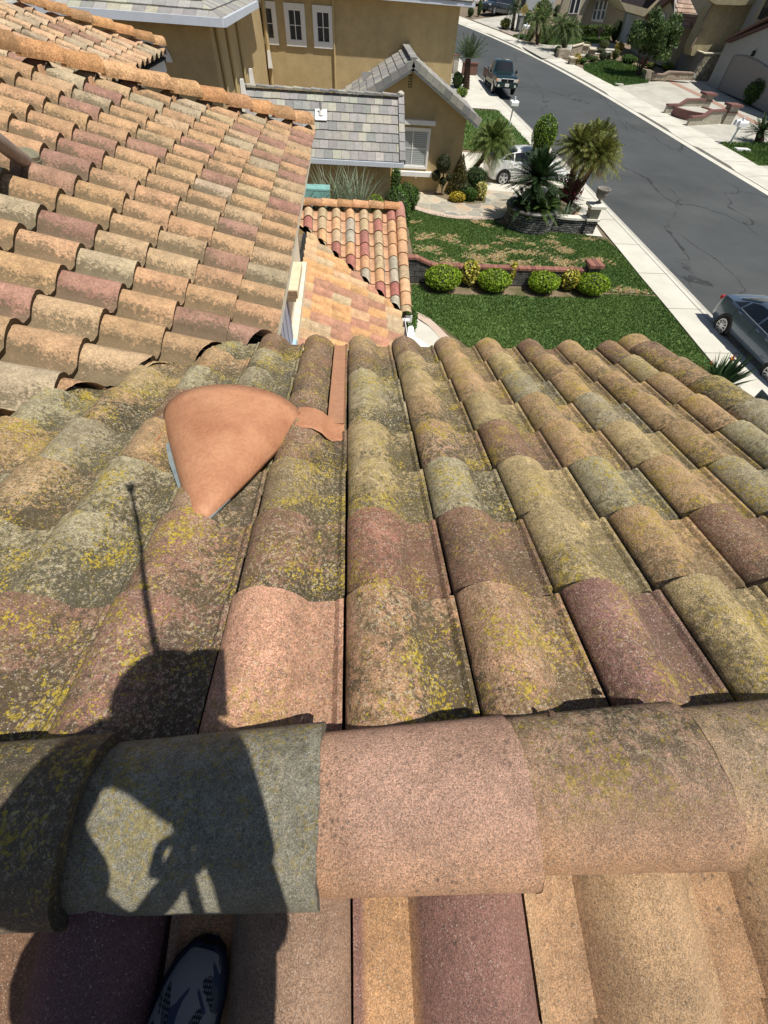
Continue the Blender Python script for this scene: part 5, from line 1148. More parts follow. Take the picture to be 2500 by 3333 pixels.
# ================================================================== VEHICLES
M_tyre = mat('tyre', (.018, .018, .018), .8, .2, 30)
M_rim = mat('alloy', (.55, .56, .58), .25, .05, 10, metal=.7)
M_lampc = mat('clear_lamp', (.62, .62, .58), .15, .1, 20, spec=.8)
M_lampr = mat('red_lamp', (.45, .015, .015), .2, .1, 20, spec=.7)
M_lampo = mat('amber_lamp', (.70, .25, .03), .2, .1, 20, spec=.7)
M_cglass = mat('car_glass', (.012, .015, .018), .06, .05, 3, spec=.8)
M_blackp = mat('black_trim', (.02, .02, .022), .5, .1, 10)
M_plate = mat('number_plate', (.60, .60, .56), .5, .05, 30)
def paint(name, col, rough=.3, metal=.35): return mat(name, col, rough, .03, 2, metal=metal, coat=.8, spec=.5)
def car(name, label, cat, loc, rz, pm, L_, W_, st, wheels, wr, glassr, group=None, extras=None, rimn=5, lights=True, plate=True, tilt=0.):
    """st: stations (x from nose 0..L, z_under, z_belt, z_top, half width, half roof width). local +x = forward"""
    t = thing(name, label, cat, tuple(loc), group)
    MT = Matrix.Translation(Vector(loc)) @ Matrix.Rotation(rz, 4, 'Z') @ Matrix.Rotation(tilt, 4, 'Y')
    X = np.array([s[0] for s in st]); cols_ = [np.array([s[i] for s in st]) for i in range(1, 6)]
    def prof(x): return [float(np.interp(x, X, c)) for c in cols_]
    def ring(x):
        zu, zb, zt_, w_, wr_ = prof(x); zm = zu+(zb-zu)*.5
        return [(0, zu), (w_*.86, zu), (w_*.97, zu+.10), (w_, zm), (w_*.985, zb-.10), (w_*.94, zb), (wr_+.02+(w_*.94-wr_-.02)*0, zt_-.07 if zt_-zb > .12 else zb+(zt_-zb)*.6), (wr_*.86, zt_-.015), (0, zt_)]
    n = 56; xs = [L_*(i/n) for i in range(n+1)]; mb = MB(); vs = []
    K = 9
    for x in xs:
        r_ = ring(x); full = [(y, z) for y, z in r_]+[(-y, z) for y, z in r_[-2:0:-1]]
        e = 1.0
        if x < .18: e = .93+.07*sqrt(x/.18)
        if x > L_-.15: e = .94+.06*sqrt(max(0, (L_-x))/.15)
        for y, z in full: vs.append(MT @ V3(L_/2-x, y*e, z))
    m = len(full); fs = [(i*m+k, i*m+(k+1) % m, (i+1)*m+(k+1) % m, (i+1)*m+k) for i in range(n) for k in range(m)]
    fs += [tuple(range(m)), tuple(n*m+k for k in range(m-1, -1, -1))]
    mb.add(vs, fs); body = mb.build('body', pm, t, smooth=True, auto=50)
    def P_(x, s, y_sign, off=.008):      # s: ring index (float)
        r_ = ring(x); k = min(len(r_)-2, int(s)); f = s-k; y = r_[k][0]*(1-f)+r_[k+1][0]*f; z = r_[k][1]*(1-f)+r_[k+1][1]*f
        dy, dz_ = r_[k+1][0]-r_[k][0], r_[k+1][1]-r_[k][1]; l = max(1e-5, sqrt(dy*dy+dz_*dz_))
        ny, nz_ = dz_/l, -dy/l
        return MT @ V3(L_/2-x, y_sign*(y+ny*off), z+nz_*off)
    def patch(nm, xa, xb, sa, sb, m_, sides=(1, -1), par=None, off=.008, nx=8, ns=3, fa=None):
        for sg_ in sides:
            mb = MB(); vs = []
            for i in range(nx+1):
                for j in range(ns+1):
                    s = sa+(sb-sa)*j/ns; f = i/nx
                    a, b_ = (fa(s) if fa else (xa, xb)); x = a+(b_-a)*f; vs.append(P_(x, s, sg_, off))
            mb.add(vs, [(i*(ns+1)+j, i*(ns+1)+j+1, (i+1)*(ns+1)+j+1, (i+1)*(ns+1)+j) for i in range(nx) for j in range(ns)]); mb.build(nm, m_, par or t, smooth=True)
    def screen(nm, xa, xb, m_=M_cglass):  # windscreen / rear screen across the roof band, between belt and roof
        mb = MB(); vs = []
        for i in range(7):
            x = xa+(xb-xa)*i/6
            for s, sg_ in ((6.25, 1), (7, 1), (8, 1), (7, -1), (6.25, -1)):
                r_ = ring(x); k = min(7, int(s)); f = s-k; y = r_[k][0]*(1-f)+r_[k+1][0]*f; z = r_[k][1]*(1-f)+r_[k+1][1]*f; vs.append(MT @ V3(L_/2-x, sg_*y, z+.012))
        mb.add(vs, [(i*5+j, i*5+j+1, (i+1)*5+j+1, (i+1)*5+j) for i in range(6) for j in range(4)]); mb.build(nm, m_, t, smooth=True)
    for (k, xa, xb, sl_) in glassr['side']: patch('side_window', xa, xb, 5.12, 5.93, M_cglass, fa=lambda s, xa=xa, xb=xb, sl_=sl_: (xa+(s-5.12)*sl_[0], xb+(s-5.12)*sl_[1]))
    screen('windscreen', *glassr['front'])
    if glassr.get('rear'): screen('rear_window', *glassr['rear'])
    for x in wheels:
        for sg_ in (1, -1):
            zu, zb, zt_, w_, wr_ = prof(x); o_ = MT @ V3(L_/2-x, sg_*(w_-.10), wr); ax = (MT.to_3x3() @ V3(0, sg_, 0)).normalized()
            ar = MB(); mb = MB()
            # arch
            vs = []; c_ = V3(L_/2-x, 0, wr)
            for i in range(17):
                a = pi*i/16; a = -.25+a*(pi+.5)/pi
                for r_, yy in ((wr*1.22, w_+.004), (wr*.6, w_+.004)): vs.append(MT @ V3(c_.x+cos(a)*r_, sg_*yy, wr+sin(a)*r_))
            ar.add(vs, [(2*i, 2*i+1, 2*i+3, 2*i+2) for i in range(16)]); ar.build('wheel_arch', M_blackp, t)
            mb.tube([o_-ax*.10, o_+ax*.085, o_+ax*.115, o_+ax*.115], [wr, wr, wr*.93, wr*.70], 24); tyre = mb.build('wheel', M_tyre, t, smooth=True, auto=40)
            rm = MB(); rm.tube([o_+ax*.10, o_+ax*.118], [wr*.70, wr*.70], 24)
            rm.build('rim', mat('rim_dark', (.06, .06, .065), .5), tyre)
            rm = MB(); fwd = (MT.to_3x3() @ V3(1, 0, 0)).normalized(); upv = ax.cross(fwd)
            for i in range(rimn):
                a = 2*pi*i/rimn+.3; d_ = fwd*cos(a)+upv*sin(a); s_ = ax.cross(d_); ww = wr*(.13 if rimn < 8 else .055)
                p0, p1 = o_+ax*.122, o_+ax*.120+d_*wr*.66; rm.add([p0-s_*ww, p0+s_*ww, p1+s_*ww*.8, p1-s_*ww*.8], [(0, 1, 2, 3)])
            for i in range(24):
                a, b_ = 2*pi*i/24, 2*pi*(i+1)/24; rm.add([o_+ax*.121+(fwd*cos(q)+upv*sin(q))*wr*k for q, k in ((a, .62), (b_, .62), (b_, .71), (a, .71))], [(0, 1, 2, 3)])
            rm.build('spokes', M_rim, tyre)
    def lb(nm, x, y, z, d, m_, par=None, both=True):
        for sg_ in ((1, -1) if both else (1,)):
            mb = MB(); h = [q/2 for q in d]; vs = [MT @ V3(L_/2-x+sx_*h[0], sg_*y+sy_*h[1], z+sz_*h[2]*(.8 if sx_ > 0 else 1)) for sz_ in (-1, 1) for sx_, sy_ in ((-1, -1), (1, -1), (1, 1), (-1, 1))]
            mb.add(vs, [(3, 2, 1, 0), (4, 5, 6, 7), (0, 1, 5, 4), (1, 2, 6, 5), (2, 3, 7, 6), (3, 0, 4, 7)]); mb.build(nm, m_, par or t, bevel=.015)
    if extras: extras(lb, patch, prof, MT, t, screen, P_)
    return t
# --- green pickup
tr = [G(r3(328, 748)), G(r3(432, 842)), G(r3(605, 855))]; mid = (tr[0]+tr[1])/2
Lt, Wt = 5.75, .98
stt = [(0, .55, 1.02, 1.04, .80, .62), (.08, .45, 1.05, 1.08, .90, .70), (.35, .42, 1.10, 1.16, .95, .74), (1.35, .42, 1.16, 1.23, .98, .76), (1.55, .40, 1.17, 1.27, .98, .74), (2.15, .40, 1.18, 1.84, .98, .68), (2.5, .40, 1.18, 1.90, .98, .70), (3.4, .40, 1.18, 1.90, .98, .70), (3.68, .40, 1.18, 1.84, .98, .68), (3.80, .42, 1.18, 1.22, .98, .9), (3.84, .45, .78, .80, .98, .9), (5.6, .50, .78, .80, .97, .9), (5.75, .55, .78, .80, .93, .88)]
M_green = paint('dark_green_paint', (.012, .035, .032), .3, .3); M_beige = mat('beige_cladding', (.38, .34, .25), .5, .05, 4)
def tx(lb, patch, prof, MT, t, screen, P_):
    for sg_ in (1, -1):
        mb = MB(); vs = []
        for x in (3.84, 5.72):
            for y, z in ((.97, .75), (.97, 1.20), (.90, 1.20), (.90, .78)): vs.append(MT @ V3(Lt/2-x, sg_*y, z))
        mb.add(vs, [(0, 1, 5, 4), (1, 2, 6, 5), (2, 3, 7, 6), (0, 3, 2, 1), (4, 5, 6, 7)]); mb.build('bed_side', M_green, t)
        mb = MB(); mb.tube([MT @ V3(Lt/2-3.9, sg_*.935, 1.225), MT @ V3(Lt/2-5.65, sg_*.935, 1.225)], .03, 6); mb.build('bed_rail', M_rim, t)
        mb = MB(); mb.tube([MT @ V3(Lt/2-1.75, sg_*1.02, .38), MT @ V3(Lt/2-3.95, sg_*1.02, .38)], .05, 6); mb.build('running_board', M_blackp, t)
        mb = MB(); mb.ellip(MT @ V3(Lt/2-1.95, sg_*1.12, 1.28), (.10, .10, .12)); mb.build('mirror', M_blackp, t)
    mb = MB(); vs = [MT @ V3(Lt/2-x, y, z) for x in (5.66, 5.74) for y, z in ((-.95, .7), (.95, .7), (.95, 1.2), (-.95, 1.2))]; mb.add(vs, [(0, 1, 2, 3), (7, 6, 5, 4), (3, 2, 6, 7)]); mb.build('tailgate', M_green, t)
    patch('cladding', .9, 5.55, 2.15, 2.95, M_beige, off=.012, nx=20)
    patch('cladding', 1.5, 3.6, 3.02, 3.4, M_blackp, off=.010, nx=8)
    lb('headlight', .06, .70, .90, (.16, .34, .22), M_lampc); lb('indicator', .09, .90, .90, (.14, .10, .2), M_lampo)
    mb = MB(); vs = [MT @ V3(Lt/2-(-.012), y, z) for y, z in ((-.50, .80), (.50, .80), (.52, .98), (-.52, .98))]; mb.add(vs, [(0, 1, 2, 3)]); mb.build('grille', M_blackp, t)
    mb = MB(); mb.tube([MT @ V3(Lt/2+.03, -.52, 1.0), MT @ V3(Lt/2+.03, .52, 1.0)], .025, 6); mb.tube([MT @ V3(Lt/2+.03, 0, .80), MT @ V3(Lt/2+.03, 0, 1.0)], .03, 6); mb.build('grille_bar', M_rim, t)
    lb('front_bumper', .0, .0, .66, (.26, 1.86, .24), M_green, both=False); lb('fog_lamp', -.12, .70, .60, (.05, .16, .14), M_lampc)
    lb('number_plate', -.14, .0, .64, (.02, .36, .20), M_plate, both=False)
    text('6DRV204', .11, MT @ V3(Lt/2+.155, 0, .63), (MT.to_3x3() @ V3(0, 1, 0)).normalized(), ZU, mat('plate_blue', (.04, .06, .25), .5), t) if False else None
car('pickup_truck', 'dark green pickup truck with beige lower doors parked on the left of the street', 'pickup truck', (mid.x+.93, mid.y-.05, gz(mid.y)-.12), radians(-90-1.), M_green, Lt, Wt, stt, (1.0, 4.55), .39,
    {'side': [(0, 1.78, 2.75, (.42, 0)), (0, 2.82, 3.62, (0, -.05))], 'front': (1.58, 2.13), 'rear': (3.79, 3.69)}, extras=tx, rimn=6, tilt=-.03)
# --- blue grey sedan near right
M_bg = paint('blue_grey_paint', (.105, .145, .205), .30, .3)
Ls_ = 4.62; sts = [(0, .35, .62, .64, .70, .55), (.10, .22, .70, .72, .80, .6), (.5, .18, .82, .86, .86, .64), (1.2, .18, .90, .97, .885, .66), (1.45, .18, .92, 1.02, .89, .64), (2.1, .18, .94, 1.38, .89, .58), (2.5, .18, .95, 1.43, .89, .58), (3.1, .18, .97, 1.41, .89, .57), (3.6, .18, 1.00, 1.25, .89, .57), (4.05, .19, 1.03, 1.09, .88, .62), (4.4, .24, 1.0, 1.05, .84, .62), (4.55, .32, .92, .98, .78, .6), (4.62, .42, .8, .84, .70, .55)]
def sx_(lb, patch, prof, MT, t, screen, P_):
    lb('tail_lamp', 4.50, .66, .86, (.22, .28, .12), M_lampr); lb('headlight', .22, .62, .66, (.3, .3, .13), M_lampc)
    for sg_ in (1, -1):
        for x in (2.35, 3.35): mb = MB(); mb.ellip(P_(x, 4.35, sg_, .02), (.022, .10, .016)); mb.build('door_handle', M_bg, t)
        mb = MB(); mb.ellip(MT @ V3(Ls_/2-1.72, sg_*1.0, .99), (.10, .11, .075)); mb.build('mirror', M_bg, t)
        for xg in (1.42, 2.55, 3.55): mb = MB(); mb.tube([P_(xg, s, sg_, .004) for s in (2.2 if xg < 3 else 3.3, 3.5, 4, 4.9)], .006, 4); mb.build('door_gap', M_blackp, t)
        patch('side_skirt', 1.25, 3.4, 1.8, 2.2, M_blackp, sides=(sg_,), off=.006)
        mb = MB(); mb.tube([P_(1.5+.25*i, 5.05, sg_, .012) for i in range(9)], .010, 5); mb.build('window_trim', M_rim, t)
a_, b_w = G((2350, 1078)), G((2479, 1222)); a_.z = b_w.z = 0
yw_r = a_.y; 
car('parked_sedan', 'blue grey sedan parked at the near kerb, cut by the right edge of the photo', 'car', (13.62, yw_r-1.36, -.12), radians(-90), M_bg, Ls_, 1.78, sts, (.95, 3.65), .325,
    {'side': [(0, 1.62, 2.50, (.62, 0)), (0, 2.58, 3.48, (0, -.05)), (0, 3.54, 3.95, (0, -.38))], 'front': (1.48, 2.08), 'rear': (3.98, 3.22)}, extras=sx_, rimn=10)
# --- white hatchback
M_wh = paint('white_paint_car', (.80, .80, .79), .3, 0.)
Lp = 4.48; stp = [(0, .35, .60, .62, .70, .5), (.12, .22, .70, .72, .80, .58), (.5, .18, .84, .88, .85, .6), (1.0, .18, .92, 1.02, .87, .6), (1.15, .18, .94, 1.08, .87, .58), (1.9, .18, .97, 1.46, .87, .56), (2.35, .18, .98, 1.50, .87, .56), (3.0, .18, 1.0, 1.46, .87, .55), (3.7, .2, 1.06, 1.30, .86, .54), (4.2, .22, 1.08, 1.16, .83, .56), (4.33, .28, 1.05, 1.10, .80, .58), (4.45, .34, .78, .82, .78, .6), (4.48, .4, .66, .7, .74, .58)]
def px_(lb, patch, prof, MT, t, screen, P_):
    lb('tail_lamp', 4.38, .66, .90, (.14, .20, .32), M_lampc); lb('headlight', .22, .62, .66, (.3, .3, .13), M_lampc); lb('number_plate', 4.43, 0, .82, (.06, .36, .18), M_plate, both=False)
    for sg_ in (1, -1):
        for x in (2.2, 3.1): mb = MB(); mb.ellip(P_(x, 4.35, sg_, .02), (.10, .022, .016)); mb.build('door_handle', M_wh, t)
        mb = MB(); mb.ellip(MT @ V3(Lp/2-1.5, sg_*1.0, 1.02), (.11, .10, .075)); mb.build('mirror', M_wh, t)
        for x in (1.3, 2.35, 3.3): mb = MB(); mb.tube([P_(x, s, sg_, .004) for s in (2.2, 3, 4, 4.9)], .006, 4); mb.build('door_gap', mat('gap_grey', (.2, .2, .2)), t)
pw = at(r5, 790, 412)
car('white_hatchback', 'white hatchback parked in the driveway behind the cycads and palms', 'car', (pw.x+2.28-.85, pw.y+.82, .0), radians(0), M_wh, Lp, 1.74, stp, (.95, 3.63), .33,
    {'side': [(0, 1.35, 2.28, (.62, 0)), (0, 2.34, 3.2, (0, 0)), (0, 3.26, 3.85, (0, -.35))], 'front': (1.18, 1.88), 'rear': (4.18, 3.1)}, extras=px_, rimn=5)
# --- minivan across the street and the white car beside it
M_dg = paint('dark_grey_paint', (.035, .04, .05), .25, .5); Lm = 5.1
stm = [(0, .35, .75, .78, .75, .6), (.15, .22, .85, .88, .88, .66), (.9, .18, 1.02, 1.10, .97, .7), (1.1, .18, 1.04, 1.16, .98, .7), (2.0, .18, 1.08, 1.66, .98, .68), (2.6, .18, 1.08, 1.74, .98, .70), (4.3, .18, 1.08, 1.72, .98, .70), (4.85, .2, 1.08, 1.6, .96, .68), (5.05, .28, 1.05, 1.15, .92, .7), (5.1, .4, .9, .95, .88, .7)]
def mx_(lb, patch, prof, MT, t, screen, P_):
    lb('headlight', .2, .7, .80, (.35, .3, .16), M_lampc)
    for sg_ in (1, -1):
        mb = MB(); mb.ellip(MT @ V3(Lm/2-1.5, sg_*1.1, 1.15), (.1, .1, .1)); mb.build('mirror', M_dg, t)
        mb = MB(); mb.tube([P_(1.4+.4*i, 5.03, sg_, .015) for i in range(9)], .018, 5); mb.build('window_trim', M_rim, t)
va, vb = G(r3(410, 150)), G(r3(585, 130)); vd_ = (va-vb); vaz = atan2(vd_.y, vd_.x); vc = (va+vb)/2; ko = vd_.length/3.03
nv = V3(-vd_.y, vd_.x, 0).normalized()
if nv.y < 0: nv = -nv
car('minivan', 'dark grey minivan parked in the far driveway across the street', 'minivan', (vc.x+nv.x*.9, vc.y+nv.y*.9, gz(vc.y)+.0), vaz, M_dg, Lm*1.18, 1.96, [(s[0]*1.18, *s[1:]) for s in stm], (1.0*1.18, 4.03*1.18), .36,
    {'side': [(0, 1.9, 3.0, (.5, 0)), (0, 3.1, 4.4, (0, 0)), (0, 4.5, 5.5, (0, -.2))], 'front': (1.32, 2.34), 'rear': (5.92, 5.75)}, extras=mx_, rimn=10, tilt=-.06)
car('white_car', 'white car beside the minivan in the far driveway, half hidden by shrubs', 'car', (vc.x-3.2, vc.y+6.2, gz(vc.y+6.2)), vaz, M_wh, Lp, 1.74, stp, (.95, 3.63), .33,
    {'side': [(0, 1.35, 2.28, (.62, 0)), (0, 2.34, 3.2, (0, 0)), (0, 3.26, 3.85, (0, -.35))], 'front': (1.18, 1.88), 'rear': (4.18, 3.1)}, rimn=5, tilt=-.06)

# ================================================================== STREET FURNITURE AND FAR SIDE
def mailbox(label, p, h, dirx, k=1.):
    t = thing('mailbox', label, 'mailbox', tuple(p), 'white mailboxes'); mw = mat('mailbox_white', (.78, .79, .80), .4, .04, 6); ms = mat('mailbox_post', (.55, .57, .6), .5, .05, 6)
    mb = MB(); mb.tube([p, p+V3(0, 0, h+.22)], .05*k, 8); mb.lathe([(.07*k, 0), (.05*k, .05), (.06*k, .1), (.001, .14)], p+V3(0, 0, h+.2), 10); mb.build('post', ms, t)
    for s_ in (-1, 1):
        c = p+V3(0, s_*.17*k, h-.03); mb = MB(); pts = []
        for i in range(9): a = pi*i/8; pts.append(c+V3(0, cos(a)*.11*k, .05+sin(a)*.11*k))
        pts = [c+V3(0, .11*k, -.09*k)]+pts+[c+V3(0, -.11*k, -.09*k)]; mb.extrude([q-V3(.26*k, 0, 0) for q in pts], (.52*k, 0, 0)); o = mb.build('box', mw, t)
        mb = MB(); mb.box(c+V3(-.27*k, 0, .02), (.02, .19*k, .2*k)); mb.build('door', ms, o)
        mb = MB(); mb.tube([p+V3(0, 0, h-.5), c+V3(0, 0, -.1)], .025*k, 6); mb.build('brace', ms, t)
q = G((1450+575/2.765, 1125/2.765)); mailbox('white twin mailbox on a post by the near pavement, past the leaning palm', q, 1.15, 1)
q = at(r4, 1310, 1300); mailbox('white mailbox post across the street beside the brick capped planter', q, 1.15, -1, 1.25)
q = at(r3, 705, 352); mailbox('small white mailbox across the street beside the warning sign pole', q, 1.0, -1, 1.3)
# warning sign on pole
q = at(r3, 650, 378); t_ = thing('road_sign', 'yellow diamond road sign on a tall pole across the street', 'sign', tuple(q)); top_ = PY(r3(730, -60), q.y)
mb = MB(); mb.tube([q, V3(q.x, q.y, top_.z)], .075, 8); mb.build('pole', mat('pole_grey', (.42, .42, .36), .5, .1, 4, metal=.3), t_)
sc_ = PY(r3(712, 85), q.y); s_ = 62/2.765*PXscale(sc_)*.62; sc_ = V3(q.x, q.y-.1, sc_.z)
mb = MB(); mb.extrude([sc_+V3(s_, 0, 0), sc_+V3(0, 0, s_), sc_+V3(-s_, 0, 0), sc_+V3(0, 0, -s_)], (0, -.02, 0)); mb.build('panel', mat('sign_yellow', (.34, .27, .08), .6, .06, 4), t_)
for s2, dz_ in (('NOT A', .3), ('THROUGH', 0.), ('STREET', -.3)): text(s2, s_*.30, sc_+V3(0, -.026, dz_*s_), XR, ZU, mat('sign_brown', (.16, .08, .03), .7), t_)
# trash bin
q = at(r3, 655, 285); t_ = thing('wheeled_bin', 'dark grey wheeled bin with pale lid beside the far driveway palm', 'bin', tuple(q)); k = 1.35
mb = MB(); mb.box((q.x, q.y, q.z+.5*k), (.5*k, .5*k, 1.0*k), taper=1.15); mb.build('bin_body', mat('bin_grey', (.10, .11, .11), .5), t_); mb = MB(); mb.box((q.x, q.y, q.z+1.05*k), (.62*k, .62*k, .1*k)); mb.build('lid', mat('bin_lid', (.55, .56, .54), .4), t_)
mb = MB(); mb.box((q.x+.02, q.y-.30*k, q.z+.5*k), (.3*k, .02, .7*k)); mb.build('panel', mat('bin_panel', (.30, .31, .31), .5), t_)
# generic far bush placed by its base centre, width and top
def farbush(x, y, wpx, top, cols, label, fn=r3, cat='shrub', n=900, sz=.11, name='round_shrub', group=None, sq=1.):
    p = at(fn, x, y); rr = sx(fn, p, wpx)/2; h = max(.3, hgt(V3(p.x, p.y+rr, p.z), fn, x, top)); p = V3(p.x, p.y+rr*.8, gz(p.y+rr*.8))
    return bush(name, label, cat, p, (rr, rr*sq, h/2), cols, n=n, size=sz*max(.6, rr), lumps=5)
DK, BR = [(.03, .06, .012), (.05, .085, .02), (.07, .10, .02)], [(.22, .20, .04), (.32, .28, .05), (.12, .14, .03)]
GRY = [(.09, .10, .06), (.12, .13, .08), (.06, .07, .035)]; GOLD = [(.50, .36, .03), (.62, .46, .06), (.35, .28, .04)]
farbush(1005, 505, 62, 408, DK, 'dark round shrub at the left end of the small stone planter across the street')
farbush(1178, 585, 70, 475, GOLD, 'golden upright shrub at the corner of the far lawn wall')
farbush(1240, 580, 75, 515, GR_M, 'low green shrub right of the golden shrub')
farbush(1262, 450, 90, 370, BR+DK, 'olive rounded shrub behind the square stone pillar')
farbush(1180, 455, 70, 425, GRY, 'low grey green mound behind the stone planter')
farbush(1335, 560, 90, 500, GR_M, 'fresh green low shrub in front of the grey mound')
farbush(1400, 480, 95, 430, GRY, 'grey green mound in the middle of the far garden bed')
farbush(1418, 550, 75, 458, GRY, 'grey tall egg shaped shrub at the far lawn edge')
farbush(1465, 545, 42, 472, GRY, 'narrow grey egg shaped shrub next to the tall one')
farbush(1430, 440, 95, 350, BR+DK, 'large olive ball shrub behind the grey shrubs')
farbush(1275, 545, 50, 480, DK+GRY, 'small dark shrub between stone pillars')
farbush(285, 540, 70, 435, BR+DK, 'two tone olive shrub left of the golden shrub by the far lawn', r4)
farbush(318, 480, 85, 370, GOLD, 'tall golden rounded shrub beside the garage driveway', r4)
farbush(540, 270, 100, 160, BR, 'yellow green ball shrub at the pavement in front of the minivan')
farbush(765, 370, 75, 240, [(.14, .09, .04), (.09, .10, .03), (.2, .14, .05)], 'bronze leafed upright shrub behind the far mailbox')
farbush(770, 260, 90, 205, GOLD+DK, 'yellow tipped shrub beside the far palms')
farbush(912, 400, 50, 295, BR+GRY, 'narrow variegated shrub on the far lawn edge')
farbush(845, 345, 30, 295, GOLD, 'small yellow plant at the foot of the far palms')
farbush(225, 155, 60, 60, DK, 'dark upright shrub in front of the white car')
farbush(300, 150, 42, -20, DK+GR_M, 'slim dark cypress in front of the minivan')
farbush(740, 215, 110, 85, DK+GR_M, 'dark leafy shrub behind the far palms')
farbush(880, 200, 170, -15, BR+GR_M, 'very tall rounded hedge tree in front of the pale wall')
farbush(990, 190, 70, 30, DK, 'small dark tree beside the stone pier')
farbush(1100, 205, 110, 130, GR_M+GOLD, 'light green bushes under the tall window')
farbush(1200, 215, 110, 130, DK, 'dark green bushes under the tall window')
farbush(1290, 215, 90, 125, RED+DK, 'dark red leafed shrub by the entrance')
farbush(1420, 215, 90, 100, DK, 'dark shrub with white flowers right of the entrance')
farbush(760, 638, 100, 558, GR_B, 'round bright green bush by the dark block wall', r4)
farbush(890, 645, 90, 560, GRY+GR_M, 'wispy grey green shrub in the shade of the block wall', r4)
farbush(420, 590, 150, 490, GR_M, 'low green bushes at the back of the far lawn', r4)
farbush(550, 605, 70, 530, RED, 'deep red shrub under the small tree', r4)
farbush(610, 620, 90, 555, GR_M+BR, 'green bush with pale grass right of the red shrub', r4)
farbush(1560, 975, 230, 690, DK+GR_M, 'large dark green shrub in front of the arched garage', r4, n=3000, sz=.10)
# long hedge
hq0, hq1 = at(r3, 870, 345), at(r3, 1480, 335); t_ = thing('clipped_hedge', 'long dark clipped hedge across the front of the far lawn', 'hedge', tuple((hq0+hq1)/2)); mb = MB(); rg = random.Random(8); hh_ = hgt(hq1+V3(0, .8, 0), r3, 1480, 215)*.8
dv_ = (hq1-hq0); ln_ = dv_.length
for i in range(9000):
    f = rg.random(); side = rg.random(); z = rg.uniform(.05, hh_) if side < .5 else hh_+rg.gauss(0, .05); y = (0 if side < .5 else rg.uniform(0, 1.3))+rg.gauss(0, .06)
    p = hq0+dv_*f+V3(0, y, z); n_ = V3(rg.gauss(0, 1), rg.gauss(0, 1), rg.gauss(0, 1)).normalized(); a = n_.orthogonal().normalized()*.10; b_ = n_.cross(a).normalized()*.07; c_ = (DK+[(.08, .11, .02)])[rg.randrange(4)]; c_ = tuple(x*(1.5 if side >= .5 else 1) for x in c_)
    mb.add([p-a, p+b_, p+a, p-b_], [(0, 1, 2, 3)], c_)
mb.build('foliage', M_leafA, t_, attrs=True); mb = MB(); mb.extrude([hq0+V3(0, .1, 0), hq1+V3(0, .1, 0), hq1+V3(0, 1.2, 0), hq0+V3(0, 1.2, 0)], (0, 0, hh_-.05)); mb.build('twigs', MATS['twig_dark'], t_)
# dark clipped mass by the far garage
farbush(1530, 380, 110, 170, DK, 'dark tall hedge mass beside the white garage')
# far palms
def farpalm(base, tops, L_, label, fn=r3, cols=None, nf=34, r_=.13, **kw):
    p = at(fn, *base); palm('slender_palm', label, 'palm', tuple(p), [(PY(fn(*q), p.y), r_) for q in tops], L_, nf, cols or [(.10, .15, .04), (.15, .21, .07), (.07, .10, .03)], lw=.36, nl=18, droop=.55, wdt=.03, **kw)
farpalm((825, 402), [(825, 165), (890, 170)], 1.9, 'pair of slender palms by the far pavement behind the mailbox')
farpalm((1065, 468), [(1045, 215), (1130, 275), (1115, 250)], 1.7, 'triple slender palm in the small stone planter across the street')
farpalm((600, 268), [(630, 75)], 1.7, 'dark trunked sago palm beside the far wheeled bin', cols=CYC, r_=.2, stiff=1)
# near left palm beyond the tan house
q = at(r3, 185, 800); tp_ = PY(r3(205, 530), q.y)
palm('sago_palm', 'stout sago palm by the near pavement beside the pickup truck', 'palm', tuple(q), [(tp_, .26)], 1.75, 34, [(.05, .09, .03), (.08, .12, .04), (.035, .06, .02)], lw=.30, nl=30, droop=.10, el=(.15, 1.35), stiff=1, tr_col=(.13, .085, .05), wdt=.022)
for (x, y, w_, top, cols, lb) in ((110, 800, 120, 640, GR_M, 'feathery green bushes behind the tan house corner'), (150, 880, 110, 780, GR_M+GR_B, 'low green plants by the near pavement beyond the tan gable')):
    farbush(x, y, w_, top, cols, lb, r3)
q = at(r3, 82, 650); t_ = thing('brick_pillar', 'small brick capped pillar with urn behind the stout sago palm', 'pillar', tuple(q)); mb = MB(); mb.box(q+V3(0, 0, .5), (.45, .45, 1.1)); mb.build('stones', mat('pillar_stone', (.45, .42, .36), .9, .2, 7), t_); mb = MB(); mb.box(q+V3(0, 0, 1.1), (.6, .6, .1)); mb.build('cap', mat('brick_red', (.17, .09, .07), .8, .2, 6), t_)
mb = MB(); mb.box(q+V3(1.3, -.6, .35), (1.4, .4, .7)); mb.box(q+V3(1.3, -.6, .74), (1.5, .5, .08)); tag(mb.build('low_brick_wall', MATS['brick_red']), 'low dark red brick wall beyond the tan house corner', 'wall')
# sago right side across street
q = at(r4, 1560, 1280); q = V3(q.x+.2, q.y, gz(q.y))
palm('sago_palm', 'dark sago palm at the right edge across the street beside the mailbox', 'palm', tuple(q), [(PY(r4(1590, 1190), q.y), .24)], 1.35, 46, CYC, lw=.22, nl=26, droop=.12, el=(-.2, 1.3), stiff=1, wdt=.022)
